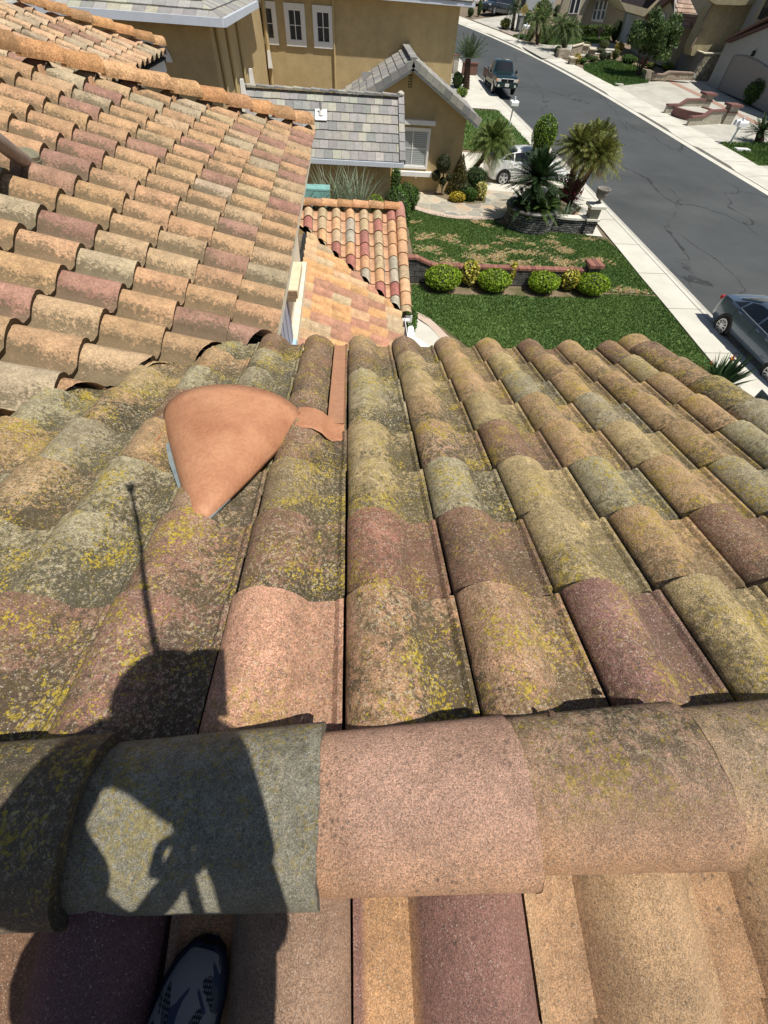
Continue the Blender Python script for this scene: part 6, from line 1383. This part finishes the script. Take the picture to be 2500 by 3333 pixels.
# small tree
q = at(r4, 478, 690); t_ = thing('garden_tree', 'small multi trunk broadleaf tree on the far lawn in front of the gabled garage', 'tree', tuple(q)); rg = random.Random(21)
mb = MB(); tips = []
for (x, y) in ((540, 300), (640, 260), (720, 300), (600, 400), (700, 420), (480, 330), (780, 340), (660, 180), (760, 210)):
    e = PY(r4(x, y), q.y+rg.uniform(-1.2, 1.5)); m1 = q.lerp(e, .45)+V3(rg.uniform(-.2, .2), 0, .3); cc = catmull([q+V3(rg.uniform(-.15, .15), 0, 0), q.lerp(m1, .5)+V3(rg.uniform(-.1, .1), 0, 0), m1, e], 4); mb.tube(cc, [.075*(1-.8*i/len(cc)) for i in range(len(cc))], 6); tips.append(e)
mb.build('trunk', MATS['bark'], t_)
mb = MB()
for e in tips:
    for k in range(5):
        c = e+V3(rg.gauss(0, .45), rg.gauss(0, .5), rg.gauss(0, .35)); leaves(mb, c, (.62, .62, .45), 230, .15, [(.06, .11, .03), (.09, .15, .04), (.14, .20, .07), (.04, .07, .02)], shell=.9, rg=rg, aspect=2.2)
mb.build('crown', M_leafA, t_, attrs=True)
# ---- facades across the street (each traced on its own wall plane, with real thickness)
def fac(fn, plane, val, pts, thick, m_, parent, name='wall'):
    P3 = [(PX if plane == 'X' else PY)(fn(*p), val) for p in pts]; mb = MB(); mb.extrude(P3, (thick, 0, 0) if plane == 'X' else (0, thick, 0)); return mb.build(name, m_, parent)
M_w1 = mat('beige_stucco', (.36, .31, .19), .95, .12, 1.2, bump=.8, bscale=14, fine=.10, fscale=6)
M_w2 = mat('pale_grey_stucco', (.33, .335, .325), .95, .05, 2, bump=.5, bscale=20)
M_w3 = mat('taupe_stucco', (.40, .36, .26), .95, .08, 2, bump=.5, bscale=20)
M_gar = mat('garage_door', (.25, .235, .22), .7, .04, 3)  # door grey darkened to carry the shade of its recess
# R1: right house with arched garage
ga = at(r4, 1105, 765); XR1 = at(r4, 1195, 805).x
R1 = thing('arched_garage_house', 'pale grey stucco house with a wide arched garage door at the right edge', 'house', (XR1+3, ga.y-5, 0))
fac(r4, 'X', XR1, [(1105, 765), (1290, 375), (1700, 200), (2300, 0), (2300, 1300), (1659, 990), (1195, 806)], 7, M_w2, R1)
fac(r4, 'X', XR1-.07, [(1195, 803), (1345, 500), (1400, 492), (1470, 502), (1560, 540), (1659, 600), (1900, 760), (1750, 1080), (1440, 905)], .05, mat('garage_reveal_shade', (.20, .20, .19), .9), R1, 'garage_arch')  # panel sits proud of the wall; recess shade is put into its dark grey
gd = fac(r4, 'X', XR1-.09, [(1215, 808), (1362, 510), (1410, 502), (1470, 513), (1560, 552), (1640, 600), (1880, 770), (1745, 1060), (1440, 903)], .02, M_gar, R1, 'garage_door')
fac(r4, 'X', XR1-.35, [(1275, 368), (1290, 385), (1659, 232), (2000, 100), (2000, 70), (1659, 208)], .7, mat('dark_roof_edge', (.10, .055, .045), .8, .3, 6), R1, 'roof_edge')
fac(r4, 'X', XR1+2.2, [(1380, 330), (1540, 0), (1700, -330), (2500, -330), (2500, 200), (1650, 300)], 6, M_w2, R1, 'wall')
wn = fac(r4, 'X', XR1+2.12, [(1520, 185), (1600, 20), (1640, -60), (1760, -60), (1659, 215)], .07, M_w3, R1, 'window'); fac(r4, 'X', XR1+2.10, [(1560, 170), (1640, 5), (1700, -60), (1730, -60), (1640, 195)], .02, M_glass, wn, 'pane')
lp_ = PX(r4(1525, 480), XR1-.15); mb = MB(); mb.box(lp_, (.2, .2, .35)); mb.build('wall_lamp', M_blackp, R1)
zr1 = PX(r4(1290, 375), XR1).z; mb = MB(); mb.extrude([V3(XR1-.4, ga.y+.3, zr1), V3(XR1+7, ga.y+.3, zr1), V3(XR1+7, ga.y-9, zr1+3.4), V3(XR1-.4, ga.y-9, zr1+3.4)], (0, 0, .15)); mb.build('roof', mat('brown_tiles', (.16, .10, .08), .85, .3, 5), R1)
# retaining walls
cw0 = at(r4, 1000, 722)
W1 = thing('cobble_retaining_wall', 'tall tan cobble faced retaining wall beside the arched garage house', 'wall', tuple(cw0))
fac(r4, 'Y', cw0.y, [(985, 722), (1082, 482), (1265, 486), (1265, 724)], .35, ground_mat('cobble', (.15, .13, .09), (.40, .36, .27), 3.2, bump=1., bscale=4, fine=.35)[0], W1, 'stones'); fac(r4, 'Y', cw0.y-.06, [(1080, 483), (1084, 474), (1268, 478), (1266, 488)], .5, M_stain, W1, 'coping')
bx = PY(r4(1082, 482), cw0.y).x-.1
W2 = thing('block_retaining_wall', 'shaded grey block wall running back beside the garden bed', 'wall', (bx, cw0.y+4, 0))
fac(r4, 'X', bx, [(1078, 484), (992, 652), (985, 700), (780, 690), (815, 590), (915, 425)], .3, mat('grey_block', (.17, .165, .15), .95, .15, 3, bump=.6, bscale=6), W2, 'blocks'); fac(r4, 'X', bx-.05, [(1080, 483), (1084, 474), (915, 416), (912, 426)], .4, M_stain, W2, 'coping')
lw0 = at(r4, 560, 722); W3 = thing('low_stone_wall', 'low stepped stone wall with pillar between driveway and garden', 'wall', tuple(lw0)); st_m = mat('warm_stone', (.34, .29, .22), .95, .35, 5, bump=1., bscale=8)
fac(r4, 'Y', lw0.y, [(580, 722), (600, 672), (735, 678), (785, 650), (995, 662), (980, 722)], .4, st_m, W3, 'stones'); fac(r4, 'Y', lw0.y-.06, [(600, 672), (735, 678), (785, 652), (998, 664), (998, 654), (785, 642), (733, 668), (600, 662)], .55, mat('wall_cap', (.33, .25, .2), .9), W3, 'coping'); fac(r4, 'Y', lw0.y-.2, [(548, 735), (570, 632), (618, 636), (600, 738)], .8, st_m, W3, 'pillar')
# H1: gabled garage house + tall two storey side
s0 = at(r4, 700, 600); Xg = 41.5
H1 = thing('gabled_beige_house', 'beige stucco house with pinkish tiled gable and tall two storey side wall', 'house', (Xg+4, 70, 0))
yc = 66.5; cor = PY(r4(848, 232), yc); Xg = cor.x
fac(r4, 'Y', yc, [(690, 590), (845, 232), (1065, 240), (1010, 420), (900, 620)], 9, M_w3, H1)
fac(r4, 'X', Xg, [(848, 232), (775, 0), (740, -60), (560, 130), (545, 160), (540, 190), (420, 420), (690, 590)], 8, M_w3, H1)
fac(r4, 'X', Xg-.3, [(300, 370), (380, 105), (545, 160), (520, 250), (400, 395)], .25, mat('white_garage', (.60, .60, .58), .7, .04, 3), H1, 'garage_door')
fac(r4, 'X', Xg-.35, [(295, 370), (375, 100), (392, 108), (318, 372)], .4, M_w3, H1, 'garage_jamb'); fac(r4, 'X', Xg-.35, [(372, 108), (545, 165), (548, 150), (376, 92)], .4, M_w3, H1, 'garage_lintel')
fac(r4, 'X', Xg-.5, [(535, 155), (550, 165), (775, -10), (740, -40)], .8, mat('brown_roof_edge', (.20, .13, .10), .9, .2, 6), H1, 'roof_edge')
fac(r4, 'Y', yc+8, [(380, 100), (545, 150), (700, 20), (700, -80), (330, -40), (330, 10)], 4, M_w3, H1)
fac(r4, 'Y', yc+6, [(345, 18), (575, 78), (720, -60), (380, -60)], .3, mat('dark_roof', (.07, .055, .06), .9, .2, 5), H1, 'roof')
# roof slope of the gable (facing us)
e0_ = PY(r4(838, 228), yc-.45); e1_ = PY(r4(1085, 232), yc-.45); sl_an = atan2(1.0, 1.25); U_ = V3(0, -cos(sl_an), -sin(sl_an)); NN = V3(0, -sin(sl_an), cos(sl_an))
Lr = 7.6; O_ = V3(e0_.x-.2, e0_.y, e0_.z)-U_*Lr
mb = MB(); wtot = e1_.x-e0_.x+.3
flat_tiles(mb, O_, U_, V3(1, 0, 0), NN, range(0, 17), range(0, int(wtot/.42)+1), .42, Lr/17, [(3, (.36, .25, .19)), (2, (.42, .31, .24)), (1, (.28, .2, .16))], th=.05); mb.build('roof', M_flat, H1, attrs=True)
mb = MB(); mb.extrude([O_+V3(-.1, 0, -.05), O_+V3(wtot+.1, 0, -.05), e1_+V3(.1, 0, -.05), e0_+V3(-.3, 0, -.05)], (0, 0, -.08)); mb.box(((e0_.x+e1_.x)/2, e0_.y-.06, e0_.z-.10), (wtot, .12, .16)); mb.build('gutter', mat('gutter_taupe', (.30, .27, .24), .6), H1)
dv0 = PY(r4(932, 90), yc+1.3); mb = MB(); mb.box(dv0, (.45, .35, .3), taper=.7); mb.build('roof_vent', mat('vent_pink', (.38, .27, .22), .8), H1)
aw = PX(r4(690, 215), Xg-.05); o = MB(); pts = [aw+V3(0, .75*cos(pi*i/12), .75*sin(pi*i/12)) for i in range(13)]; o.extrude(pts, (-.06, 0, 0)); o = o.build('window', M_white, H1); mb = MB(); mb.extrude([aw+V3(-.07, .5*cos(pi*i/12), .05+.5*sin(pi*i/12)) for i in range(13)], (-.02, 0, 0)); mb.build('pane', M_glass, o)
# tall lit side wall
yt = cw0.y+1.2
fac(r4, 'Y', yt, [(965, 500), (975, 430), (1165, 30), (1215, -90), (1700, -90), (1530, 30), (1380, 340), (1250, 520), (1100, 520)], 1.6, M_w1, H1)
fac(r4, 'X', PY(r4(1170, 20), yt).x-.02, [(1080, 180), (1170, 15), (1190, -60), (1000, -60), (960, 0), (1030, 140)], 5, M_w3, H1)
fac(r4, 'Y', yt-.15, [(965, 425), (1060, 250), (1072, 252), (978, 432)], .12, mat('pipe_taupe', (.26, .2, .15), .7), H1, 'downspout'); fac(r4, 'Y', yt-.15, [(1070, 190), (1160, 30), (1172, 32), (1084, 196)], .12, MATS['pipe_taupe'], H1, 'downspout')
fac(r4, 'Y', yt-.8, [(1140, 8), (1190, 40), (1400, 48), (1560, 34), (1640, -60), (1190, -60)], .8, mat('eave_tan', (.3, .26, .16), .9), H1, 'eave')  # eave block in a slightly darker tan than the wall
fac(r4, 'Y', at(r4, 700, 590).y, [(690, 590), (725, 490), (868, 500), (838, 595)], .5, M_w3, H1, 'low_wall')
# H0: house with tall windows and entrance
X0_ = at(r3, 1450, 300).x+1.5
H0 = thing('entrance_house', 'beige house with tall white framed windows and glazed front door behind the hedge', 'house', (X0_+4, 84, 0))
yh = 84.; 
fac(r3, 'Y', yh, [(1020, 260), (1075, 0), (1090, -60), (1330, -60), (1300, 0), (1180, 260)], 1, M_w3, H0); fac(r3, 'Y', yh+1.2, [(1180, 260), (1290, -60), (1700, -60), (1600, 300)], 1, M_w3, H0)
fac(r3, 'Y', yh-.3, [(980, 270), (1035, 80), (1060, 0), (1078, 0), (1040, 150), (1010, 270)], .6, st_m, H0, 'stone_pier')
for (xa, xb) in ((1128, 1168), (1172, 1212)):
    o = fac(r3, 'Y', yh-.08, [(xa-22, 122), (xa+18, -40), (xb+20, -40), (xb-18, 126)], .1, M_white, H0, 'window'); fac(r3, 'Y', yh-.1, [(xa-13, 112), (xa+22, -36), (xb+14, -36), (xb-22, 115)], .02, M_glass, o, 'pane')
dr = fac(r3, 'Y', yh+1.1, [(1310, 190), (1360, 0), (1470, 10), (1415, 205)], .1, M_white, H0, 'door')
for k in (0, 1, 2):
    x = 1330+k*38; fac(r3, 'Y', yh+1.08, [(x-5, 170), (x+10, 95), (x+30, 97), (x+14, 174)], .02, mat('door_glass', (.10, .14, .14), .2), dr, 'pane'); fac(r3, 'Y', yh+1.08, [(x+13, 85), (x+32, 8), (x+50, 10), (x+33, 88)], .02, MATS['door_glass'], dr, 'pane')
zt0 = PY(r3(1090, -60), yh).z; mb = MB(); mb.box((X0_+2, yh+3, zt0+.2), (16, 7, .4)); mb.build('roof', MATS['dark_roof'], H0)
# H(-1): pale wall further left and the house at the very top
Hn = thing('pale_far_house', 'pale blue grey house wall behind the minivan at the top edge', 'house', (30, 106, 0))
fac(r3, 'Y', 98., [(640, 120), (700, -60), (1010, -60), (960, 160)], 6, mat('pale_blue_wall', (.42, .45, .47), .9, .05, 1), Hn); fac(r3, 'Y', 97.8, [(600, 110), (650, -40), (700, -40), (650, 120)], .3, mat('cream_post', (.5, .45, .33), .9), Hn, 'post'); fac(r3, 'Y', 97.7, [(655, 110), (705, -40), (740, -40), (700, 120)], .3, M_glass, Hn, 'window')
fac(r3, 'Y', 104., [(150, 60), (170, -60), (620, -60), (600, 60)], 6, mat('far_beige', (.35, .31, .25), .9, .1, 1), Hn)
# planters with brick capped walls (two curved low walls and pillars)
plw = thing('brick_capped_planter', 'low curved stone walls with dark red brick caps and two pillars across the street', 'planter', tuple(at(r4, 1000, 1050)))
brk_ = mat('dark_brick_cap', (.20, .10, .085), .8, .2, 10); wst = mat('tan_stone_face', (.36, .33, .26), .95, .22, 3, bump=.7, bscale=9)
def lowwall(a, b_, h0, h1, par):
    a = V3(a.x, a.y, gz(a.y)); b_ = V3(b_.x, b_.y, gz(b_.y)); d_ = (b_-a); s_ = V3(-d_.y, d_.x, 0).normalized()*.2; m1, m2 = a.lerp(b_, .35), a.lerp(b_, .5)
    prof_ = [(a, h0), (m1, h0), (m2, h1), (b_, h1)]
    mb = MB(); mb.extrude([a-V3(0, 0, .1)+s_*-.5, b_-V3(0, 0, .1)+s_*-.5]+[p+V3(0, 0, h)+s_*-.5 for p, h in prof_[::-1]], s_); mb.build('stones', wst, par)
    mb = MB(); mb.extrude([p+V3(0, 0, h)+s_*-.9 for p, h in prof_]+[p+V3(0, 0, h+.10)+s_*-.9 for p, h in prof_[::-1]], s_*1.8); mb.build('brick_cap', brk_, par)
A0, A1 = at(r4, 722, 1016), at(r4, 1035, 1010); B0, B1 = at(r4, 925, 1130), at(r4, 1240, 1108)
lowwall(A0, A1, .45, .75, plw); lowwall(B0, B1, .45, .75, plw)
for (x, y, tx_, ty) in ((1050, 1000, 1110, 838), (1265, 1108, 1340, 940)):
    q = at(r4, x, y); h = hgt(q, r4, tx_, ty); mb = MB(); mb.box(q+V3(0, 0, h/2-.1), (.75, .75, h), taper=.97); mb.build('pillar', wst, plw); mb = MB(); mb.box(q+V3(0, 0, h-.02), (1.05, 1.05, .14)); mb.box(q+V3(0, 0, h*.62), (.84, .84, .07)); mb.build('pillar_cap', brk_, plw)
cq = at(r4, 985, 1045); mb = MB(); n = 22
for (r_, a0, a1) in ((1.75, pi*1.0, pi*1.55), (1.1, -.9, .7)):
    mb = MB()
    for i in range(n):
        a, b_ = a0+(a1-a0)*i/n, a0+(a1-a0)*(i+1)/n; mb.extrude([cq+V3(cos(q_)*rr, sin(q_)*rr*1.1, 0) for q_, rr in ((a, r_), (b_, r_), (b_, r_+.3), (a, r_+.3))], (0, 0, .5))
    mb.build('curved_kerb', brk_, plw)
mb = MB(); mb.lathe([(1.7, -.05), (1.7, .42), (.01, .43)], cq, 26); mb.build('fill', M_conc2, plw)
# small stone planter for the triple palm, pillars with urns
p0, p1, p2_, p3 = at(r3, 1010, 520), at(r3, 1108, 525), at(r3, 1115, 525), at(r3, 1215, 495)
sp_ = thing('stone_palm_planter', 'low rubble stone planter holding the triple palm across the street', 'planter', tuple(p0)); mb = MB()
mb.extrude([p0, p1, p1+V3(0, 1.6, 0), p0+V3(0, 1.6, 0)], (0, 0, .62)); mb.build('stones', st_m, sp_)
w5 = thing('stepped_stone_wall', 'stepped rubble wall with cream coping and pillars in the far garden', 'wall', tuple(p3)); mb = MB(); mb.extrude([p2_, p3, p3+V3(.1, .4, 0), p2_+V3(.1, .4, 0)], (0, 0, .85)); mb.build('stones', st_m, w5)
mb = MB(); mb.extrude([p2_+V3(0, -.1, .85), p3+V3(0, -.1, .85), p3+V3(.1, .5, .85), p2_+V3(.1, .5, .85)], (0, 0, .09)); mb.build('coping', M_stain, w5)
for (x, y, tx_, ty, w_) in ((1240, 480, 1262, 410, .7), (1310, 490, 1328, 445, .65), (1135, 575, 1140, 520, .7)):
    q = at(r3, x, y); h = hgt(q, r3, tx_, ty); mb = MB(); mb.box(q+V3(0, 0, h/2), (w_, w_, h)); o = mb.build('pillar', st_m, w5); mb = MB(); mb.box(q+V3(0, 0, h+.04), (w_+.2, w_+.2, .1)); mb.build('cap', M_stain, o)
q = at(r3, 1335, 470); mb = MB(); mb.lathe([(.2, 1.1), (.1, 1.3), (.12, 1.5), (.3, 1.7), (.34, 1.95), (.25, 1.95), (.2, 1.8)], q, 12); tag(mb.build('urn', mat('dark_urn', (.06, .05, .045), .7, .2, 9)), 'dark garden urn on the middle pillar of the far stone wall', 'urn')
q = at(r4, 1650, 960); mb = MB(); mb.ellip(q+V3(1.2, 0, .5), (1.1, .9, .8), jit=.18, n=16, m=10); tag(mb.build('boulder', mat('pale_boulder', (.45, .40, .33), .9, .25, 3, bump=1., bscale=5)), 'pale layered boulder at the foot of the large dark shrub', 'rock')
q = at(r4, 315, 768); mb = MB(); mb.box(q+V3(0, 0, .06), (.8, .5, .12)); tag(mb.build('meter_box', M_conc), 'small concrete utility box lid at the far lawn corner', 'utility box')
mb = MB(); qq = at(r4, 1390, 1370); mb.box(qq+V3(.4, .3, .08), (1.0, .5, .16)); tag(mb.build('step_stone', M_white), 'white stone slab on the right far lawn edge', 'stone')

# ================================================================== THE PERSON TAKING THE PICTURE (shoe in view, the rest throws the shadow)
def roofhit(x, y):
    r = ray(DD(x, y)); nf_ = np.array([0, sin(a15), cos(a15)]); p = r*(-.955/np.dot(nf_, r))
    if p[1] < 0: nb_ = np.array([0, -sin(a15), cos(a15)]); p = r*(-.955/np.dot(nb_, r))
    return Vector(p)
def J(x, y, z):            # point at height z (relative to the lens) whose shadow falls at picture position x, y
    s = roofhit(x, y); t = (z-s.z)/(-SUN.z); p = s-SUN*t; return V3(p.x, p.y, p.z+CAMZ)
PB = (0, -.5, 6.0)
per = thing('person', 'person crouching on the roof wearing a camouflage trainer and holding a thin pole', 'person', PB)
def skin(name, nodes, edges, m_, sub_=2):
    me = bpy.data.meshes.new(name); me.from_pydata([tuple(p) for p, r in nodes], edges, []); o = bpy.data.objects.new(name, me); C.objects.link(o); me.materials.append(m_)
    md = o.modifiers.new('skin', 'SKIN'); 
    if not me.skin_vertices: 
        bm = bmesh.new(); bm.from_mesh(me); bm.verts.layers.skin.verify(); bm.to_mesh(me); bm.free()
    for i, (p, r) in enumerate(nodes): me.skin_vertices[0].data[i].radius = (r, r)
    me.skin_vertices[0].data[0].use_root = True
    ss = o.modifiers.new('sub', 'SUBSURF'); ss.levels = sub_; ss.render_levels = sub_
    md.use_smooth_shade = True
    o.parent = per; o.matrix_parent_inverse = Matrix.Translation(-per.location); return o
W_ = lambda x, y, z: V3(x, y, z+CAMZ)
pel = J(410, 2110, -.30); wst = J(538, 1970, -.18); che = J(508, 1800, -.02); upc = J(412, 1598, .14); nek = J(366, 1578, .22); hd = J(350, 1536, .33)
shR = J(480, 1620, .13); shL = J(225, 1596, .13); elL = J(85, 1790, -.02); haL = J(398, 1812, -.06); frL = J(300, 1975, -.07)
elR = J(530, 1810, -.10); haR = W_(.015, -.10, .02)
hipL = pel+V3(-.10, .02, -.03); hipR = J(485, 2085, -.33); knL = J(130, 2100, -.50); anL = W_(-.325, -.40, -.99); knR = W_(-.05, -.66, -.62); anR = W_(.02, -.88, -1.17)
M_skin = mat('skin', (.45, .27, .19), .55, .05, 8)
nodes = [(pel, .10), (wst, .045), (che, .042), (upc, .06), (nek, .05), (hd, .065), (shR, .055), (elR, .04), (elR.lerp(haR, .9), .028), (shL, .055), (elL, .04), (frL, .034), (frL.lerp(haL, .85), .026),
         (hipL, .075), (knL, .052), (knL.lerp(anL, .3), .052), (anL, .035), (anL+V3(.03, .13, -.03), .03), (hipR, .075), (knR, .055), (knR.lerp(anR, .3), .052), (anR, .035), (anR+V3(.02, .14, -.02), .03)]
edges = [(0, 1), (1, 2), (2, 3), (3, 4), (4, 5), (3, 6), (6, 7), (7, 8), (3, 9), (9, 10), (10, 11), (11, 12), (0, 13), (13, 14), (14, 15), (15, 16), (16, 17), (0, 18), (18, 19), (19, 20), (20, 21), (21, 22)]
def hand(c, d, upn, sgn, nodes, edges, root):      # palm, four bent fingers, thumb from the side of the palm
    d = d.normalized(); s_ = d.cross(upn).normalized()*sgn; b0 = len(nodes); nodes.append((c+d*.05, .026)); edges.append((root, b0))
    for k, (o_, L_) in enumerate(((-.030, .062), (-.010, .074), (.010, .070), (.028, .055))):
        i = len(nodes); q = c+d*.085+s_*o_; nodes += [(q, .010), (q+d*L_*.4-upn*.016, .009), (q+d*L_*.45-upn*.045, .008), (q+d*L_*.15-upn*.06, .007)]; edges += [(b0, i), (i, i+1), (i+1, i+2), (i+2, i+3)]
    i = len(nodes); q = c+d*.035-s_*.034; nodes += [(q, .012), (q+d*.03-s_*.02-upn*.02, .010), (q+d*.055-s_*.008-upn*.045, .008)]; edges += [(b0, i), (i, i+1), (i+1, i+2)]
hand(haL-(haL-frL).normalized()*.06, haL-frL, V3(0, -.3, 1).normalized(), 1, nodes, edges, 12)
hand(elR.lerp(haR, .9), haR-elR, V3(0, -.6, .8).normalized(), -1, nodes, edges, 8)
skin('body', nodes, edges, M_skin, 1)
sh_ = mat('shirt_dark', (.03, .035, .05), .9, .1, 10); tr_ = mat('trousers_black', (.008, .008, .010), .95, .1, 10)
skin('shirt', [(wst+V3(0, 0, -.05), .055), (che, .050), (upc, .050), (nek.lerp(upc, .6), .045), (shR, .054), (elR, .042), (elR.lerp(haR, .3), .038), (shL, .06), (elL, .10), (elL.lerp(frL, .7), .065)], [(0, 1), (1, 2), (2, 3), (2, 4), (4, 5), (5, 6), (2, 7), (7, 8), (8, 9)], sh_)
skin('trousers', [(pel+V3(0, 0, .06), .13), (pel, .15), (hipL, .125), (knL, .105), (knL.lerp(anL, .5), .075), (anL+V3(0, 0, .05), .052), (hipR, .085), (knR, .07), (knR.lerp(anR, .5), .06), (anR+V3(0, 0, .05), .05)], [(0, 1), (1, 2), (2, 3), (3, 4), (4, 5), (1, 6), (6, 7), (7, 8), (8, 9)], tr_)
mb = MB(); mb.ellip(hd+V3(0, .01, .03), (.083, .10, .085), n=20, m=12); mb.lathe([(.10, 0), (.10, .01), (.08, .02)], hd+V3(0, .03, .04), 20); mb.build('cap', sh_, per, smooth=True)
mb = MB(); mb.ellip(hd+V3(0, .0, 0), (.077, .095, .11), n=20, m=12); mb.ellip(hd+V3(0, .098, -.02), (.012, .018, .022)); mb.ellip(hd+V3(.08, 0, -.01), (.01, .02, .03)); mb.ellip(hd+V3(-.08, 0, -.01), (.01, .02, .03)); mb.ellip(hd+V3(0, .088, -.055), (.022, .008, .007))
mb.build('head', M_skin, per, smooth=True)
for sx2 in (-.03, .03): mb = MB(); mb.ellip(hd+V3(sx2, .085, .005), (.011, .008, .008)); mb.build('eye', mat('eye', (.6, .6, .6), .3), per, smooth=True)
mb = MB(); mb.ellip(hd+V3(0, -.02, .01), (.084, .092, .10), n=16, m=10); mb.build('hair', mat('hair', (.02, .015, .01), .8), per, smooth=True)
# camouflage trainer
m = bpy.data.materials.new('camo_fabric'); m.use_nodes = True; t = m.node_tree; L = t.links.new; b = t.nodes['Principled BSDF']; b.inputs['Roughness'].default_value = .85
oc_ = N(t, 'TexCoord').outputs['Object']
def nz_(s, off, d=1.5): 
    mp = N(t, 'Mapping'); mp.inputs['Location'].default_value = off; mp.inputs['Scale'].default_value = (1.25, .62, 1); L(oc_, mp.inputs[0]); n = N(t, 'TexNoise'); n.inputs['Scale'].default_value = s; n.inputs['Detail'].default_value = d; n.inputs['Distortion'].default_value = .9; L(mp.outputs[0], n.inputs['Vector']); return n.outputs[0]
def rp_(x, a, c, ca, cb):
    r = N(t, 'ValToRGB'); r.color_ramp.elements[0].position = a; r.color_ramp.elements[1].position = c; r.color_ramp.elements[0].color = (*ca, 1); r.color_ramp.elements[1].color = (*cb, 1); L(x, r.inputs[0]); return r.outputs[0]
mp = N(t, 'Mapping'); mp.inputs['Scale'].default_value = (300, 150, 0); mp.inputs['Rotation'].default_value = (0, 0, .12); L(oc_, mp.inputs[0]); vv = N(t, 'TexVoronoi'); vv.inputs['Scale'].default_value = 1; vv.inputs['Randomness'].default_value = .12; L(mp.outputs[0], vv.inputs['Vector'])
holes = rp_(vv.outputs['Distance'], .22, .30, (.16, .16, .17), (.006, .007, .012))
x1 = N(t, 'MixRGB'); L(rp_(nz_(24, (4, 1, 2)), .50, .52, (0, 0, 0), (1, 1, 1)), x1.inputs[0]); L(holes, x1.inputs[1]); x1.inputs[2].default_value = (.05, .055, .065, 1)
x2 = N(t, 'MixRGB'); L(rp_(nz_(21, (0, 0, 7)), .50, .52, (0, 0, 0), (1, 1, 1)), x2.inputs[0]); L(x1.outputs[0], x2.inputs[1]); x2.inputs[2].default_value = (.17, .165, .16, 1)
x3 = N(t, 'MixRGB'); L(rp_(nz_(22, (9, 5, 3)), .60, .615, (0, 0, 0), (1, 1, 1)), x3.inputs[0]); L(x2.outputs[0], x3.inputs[1]); x3.inputs[2].default_value = (.02, .03, .06, 1)
L(x3.outputs[0], b.inputs['Base Color'])
def shoe(toe, back, zoff, side, nm='shoe'):
    back = Vector(back).normalized(); sd_ = V3(-back.y, back.x, 0).normalized()*side; sl = back+V3(0, 0, -.268*abs(back.y)); upn = V3(0, -.26, .965)
    S_ = [(-.002, .006, .012, .0), (.008, .026, .030, 0), (.03, .041, .045, 0), (.06, .050, .054, 0), (.10, .054, .064, 0), (.14, .051, .080, 0), (.18, .045, .097, 0), (.22, .040, .105, 0), (.26, .038, .10, 0), (.285, .030, .09, 0), (.295, .018, .075, 0)]
    def sec(mb, k0, k1, sole):
        vs = []; n_ = 14
        for (u, w_, h_, _) in S_:
            c_ = toe+sl*u-sd_*(.010*sin(min(1, u/.2)*pi/2)); 
            for i in range(n_):
                if sole: a = 2*pi*i/n_; y = cos(a)*(w_+.007); z = .013+(.013 if sin(a) > 0 else -.013)*min(1, abs(sin(a))*3)
                else: a = pi*i/(n_-1); y = cos(a)*w_; z = .022+max(0, sin(a))**.75*(h_-.02)
                vs.append(c_+sd_*y+upn*z)
        m2 = len(S_); fs = [(q*n_+i, q*n_+(i+1) % n_, (q+1)*n_+(i+1) % n_, (q+1)*n_+i) for q in range(m2-1) for i in range(n_ if sole else n_-1)]
        mb.add(vs, fs+([tuple(range(n_)), tuple((m2-1)*n_+i for i in range(n_))] if sole else []))
    mb = MB(); sec(mb, 0, 1, False); o = mb.build(nm, m, per, smooth=True); o['label'] = 'camouflage patterned knit trainer'
    mb = MB(); sec(mb, 0, 1, True); mb.build('sole', mat('navy_sole', (.006, .011, .024), .6, .1, 20), o, smooth=True)
    mb = MB(); c_ = toe+sl*.19+upn*.10; mb.tube([c_-upn*.02, c_+upn*.06], [.045, .042], 14); mb.build('sock', mat('black_sock', (.006, .006, .007), .95), o, smooth=True)
shoe(W_(-.262, -.185, -1.035), (-.07, -.28, 0), 0, 1); shoe(W_(.03, -.72, -1.19), (.02, -.28, 0), 0, -1)
# pole
tip = J(285, 1062, .26); hp_ = haL+V3(.0, .02, .0)
pt_ = thing('pole', 'thin extension pole held up by the person, throwing the long straight shadow', 'pole', tuple(hp_)); d_ = (tip-hp_).normalized()
mb = MB(); mb.tube([hp_-d_*.12, hp_+(tip-hp_)*.45, tip], [.011, .009, .0065], 8); mb.build('shaft', mat('pole_black', (.02, .02, .02), .4), pt_, smooth=True); mb = MB(); mb.tube([tip-d_*.03, tip+d_*.015], [.009, .017], 8); mb.build('tip', M_blackp, pt_)
# phone
R3 = Matrix((tuple(RC @ np.array([1, 0, 0])), tuple(RC @ np.array([0, -1, 0])), tuple(RC @ np.array([0, 0, -1])))).transposed()
mb = MB(); mb.box(V3(0, 0, CAMZ)+R3 @ V3(.022, -.055, .012), (.075, .15, .008), R=R3); tag(mb.build('smartphone', mat('phone_black', (.02, .02, .022), .3), bevel=.003), 'phone held out at arm length by the person', 'phone')
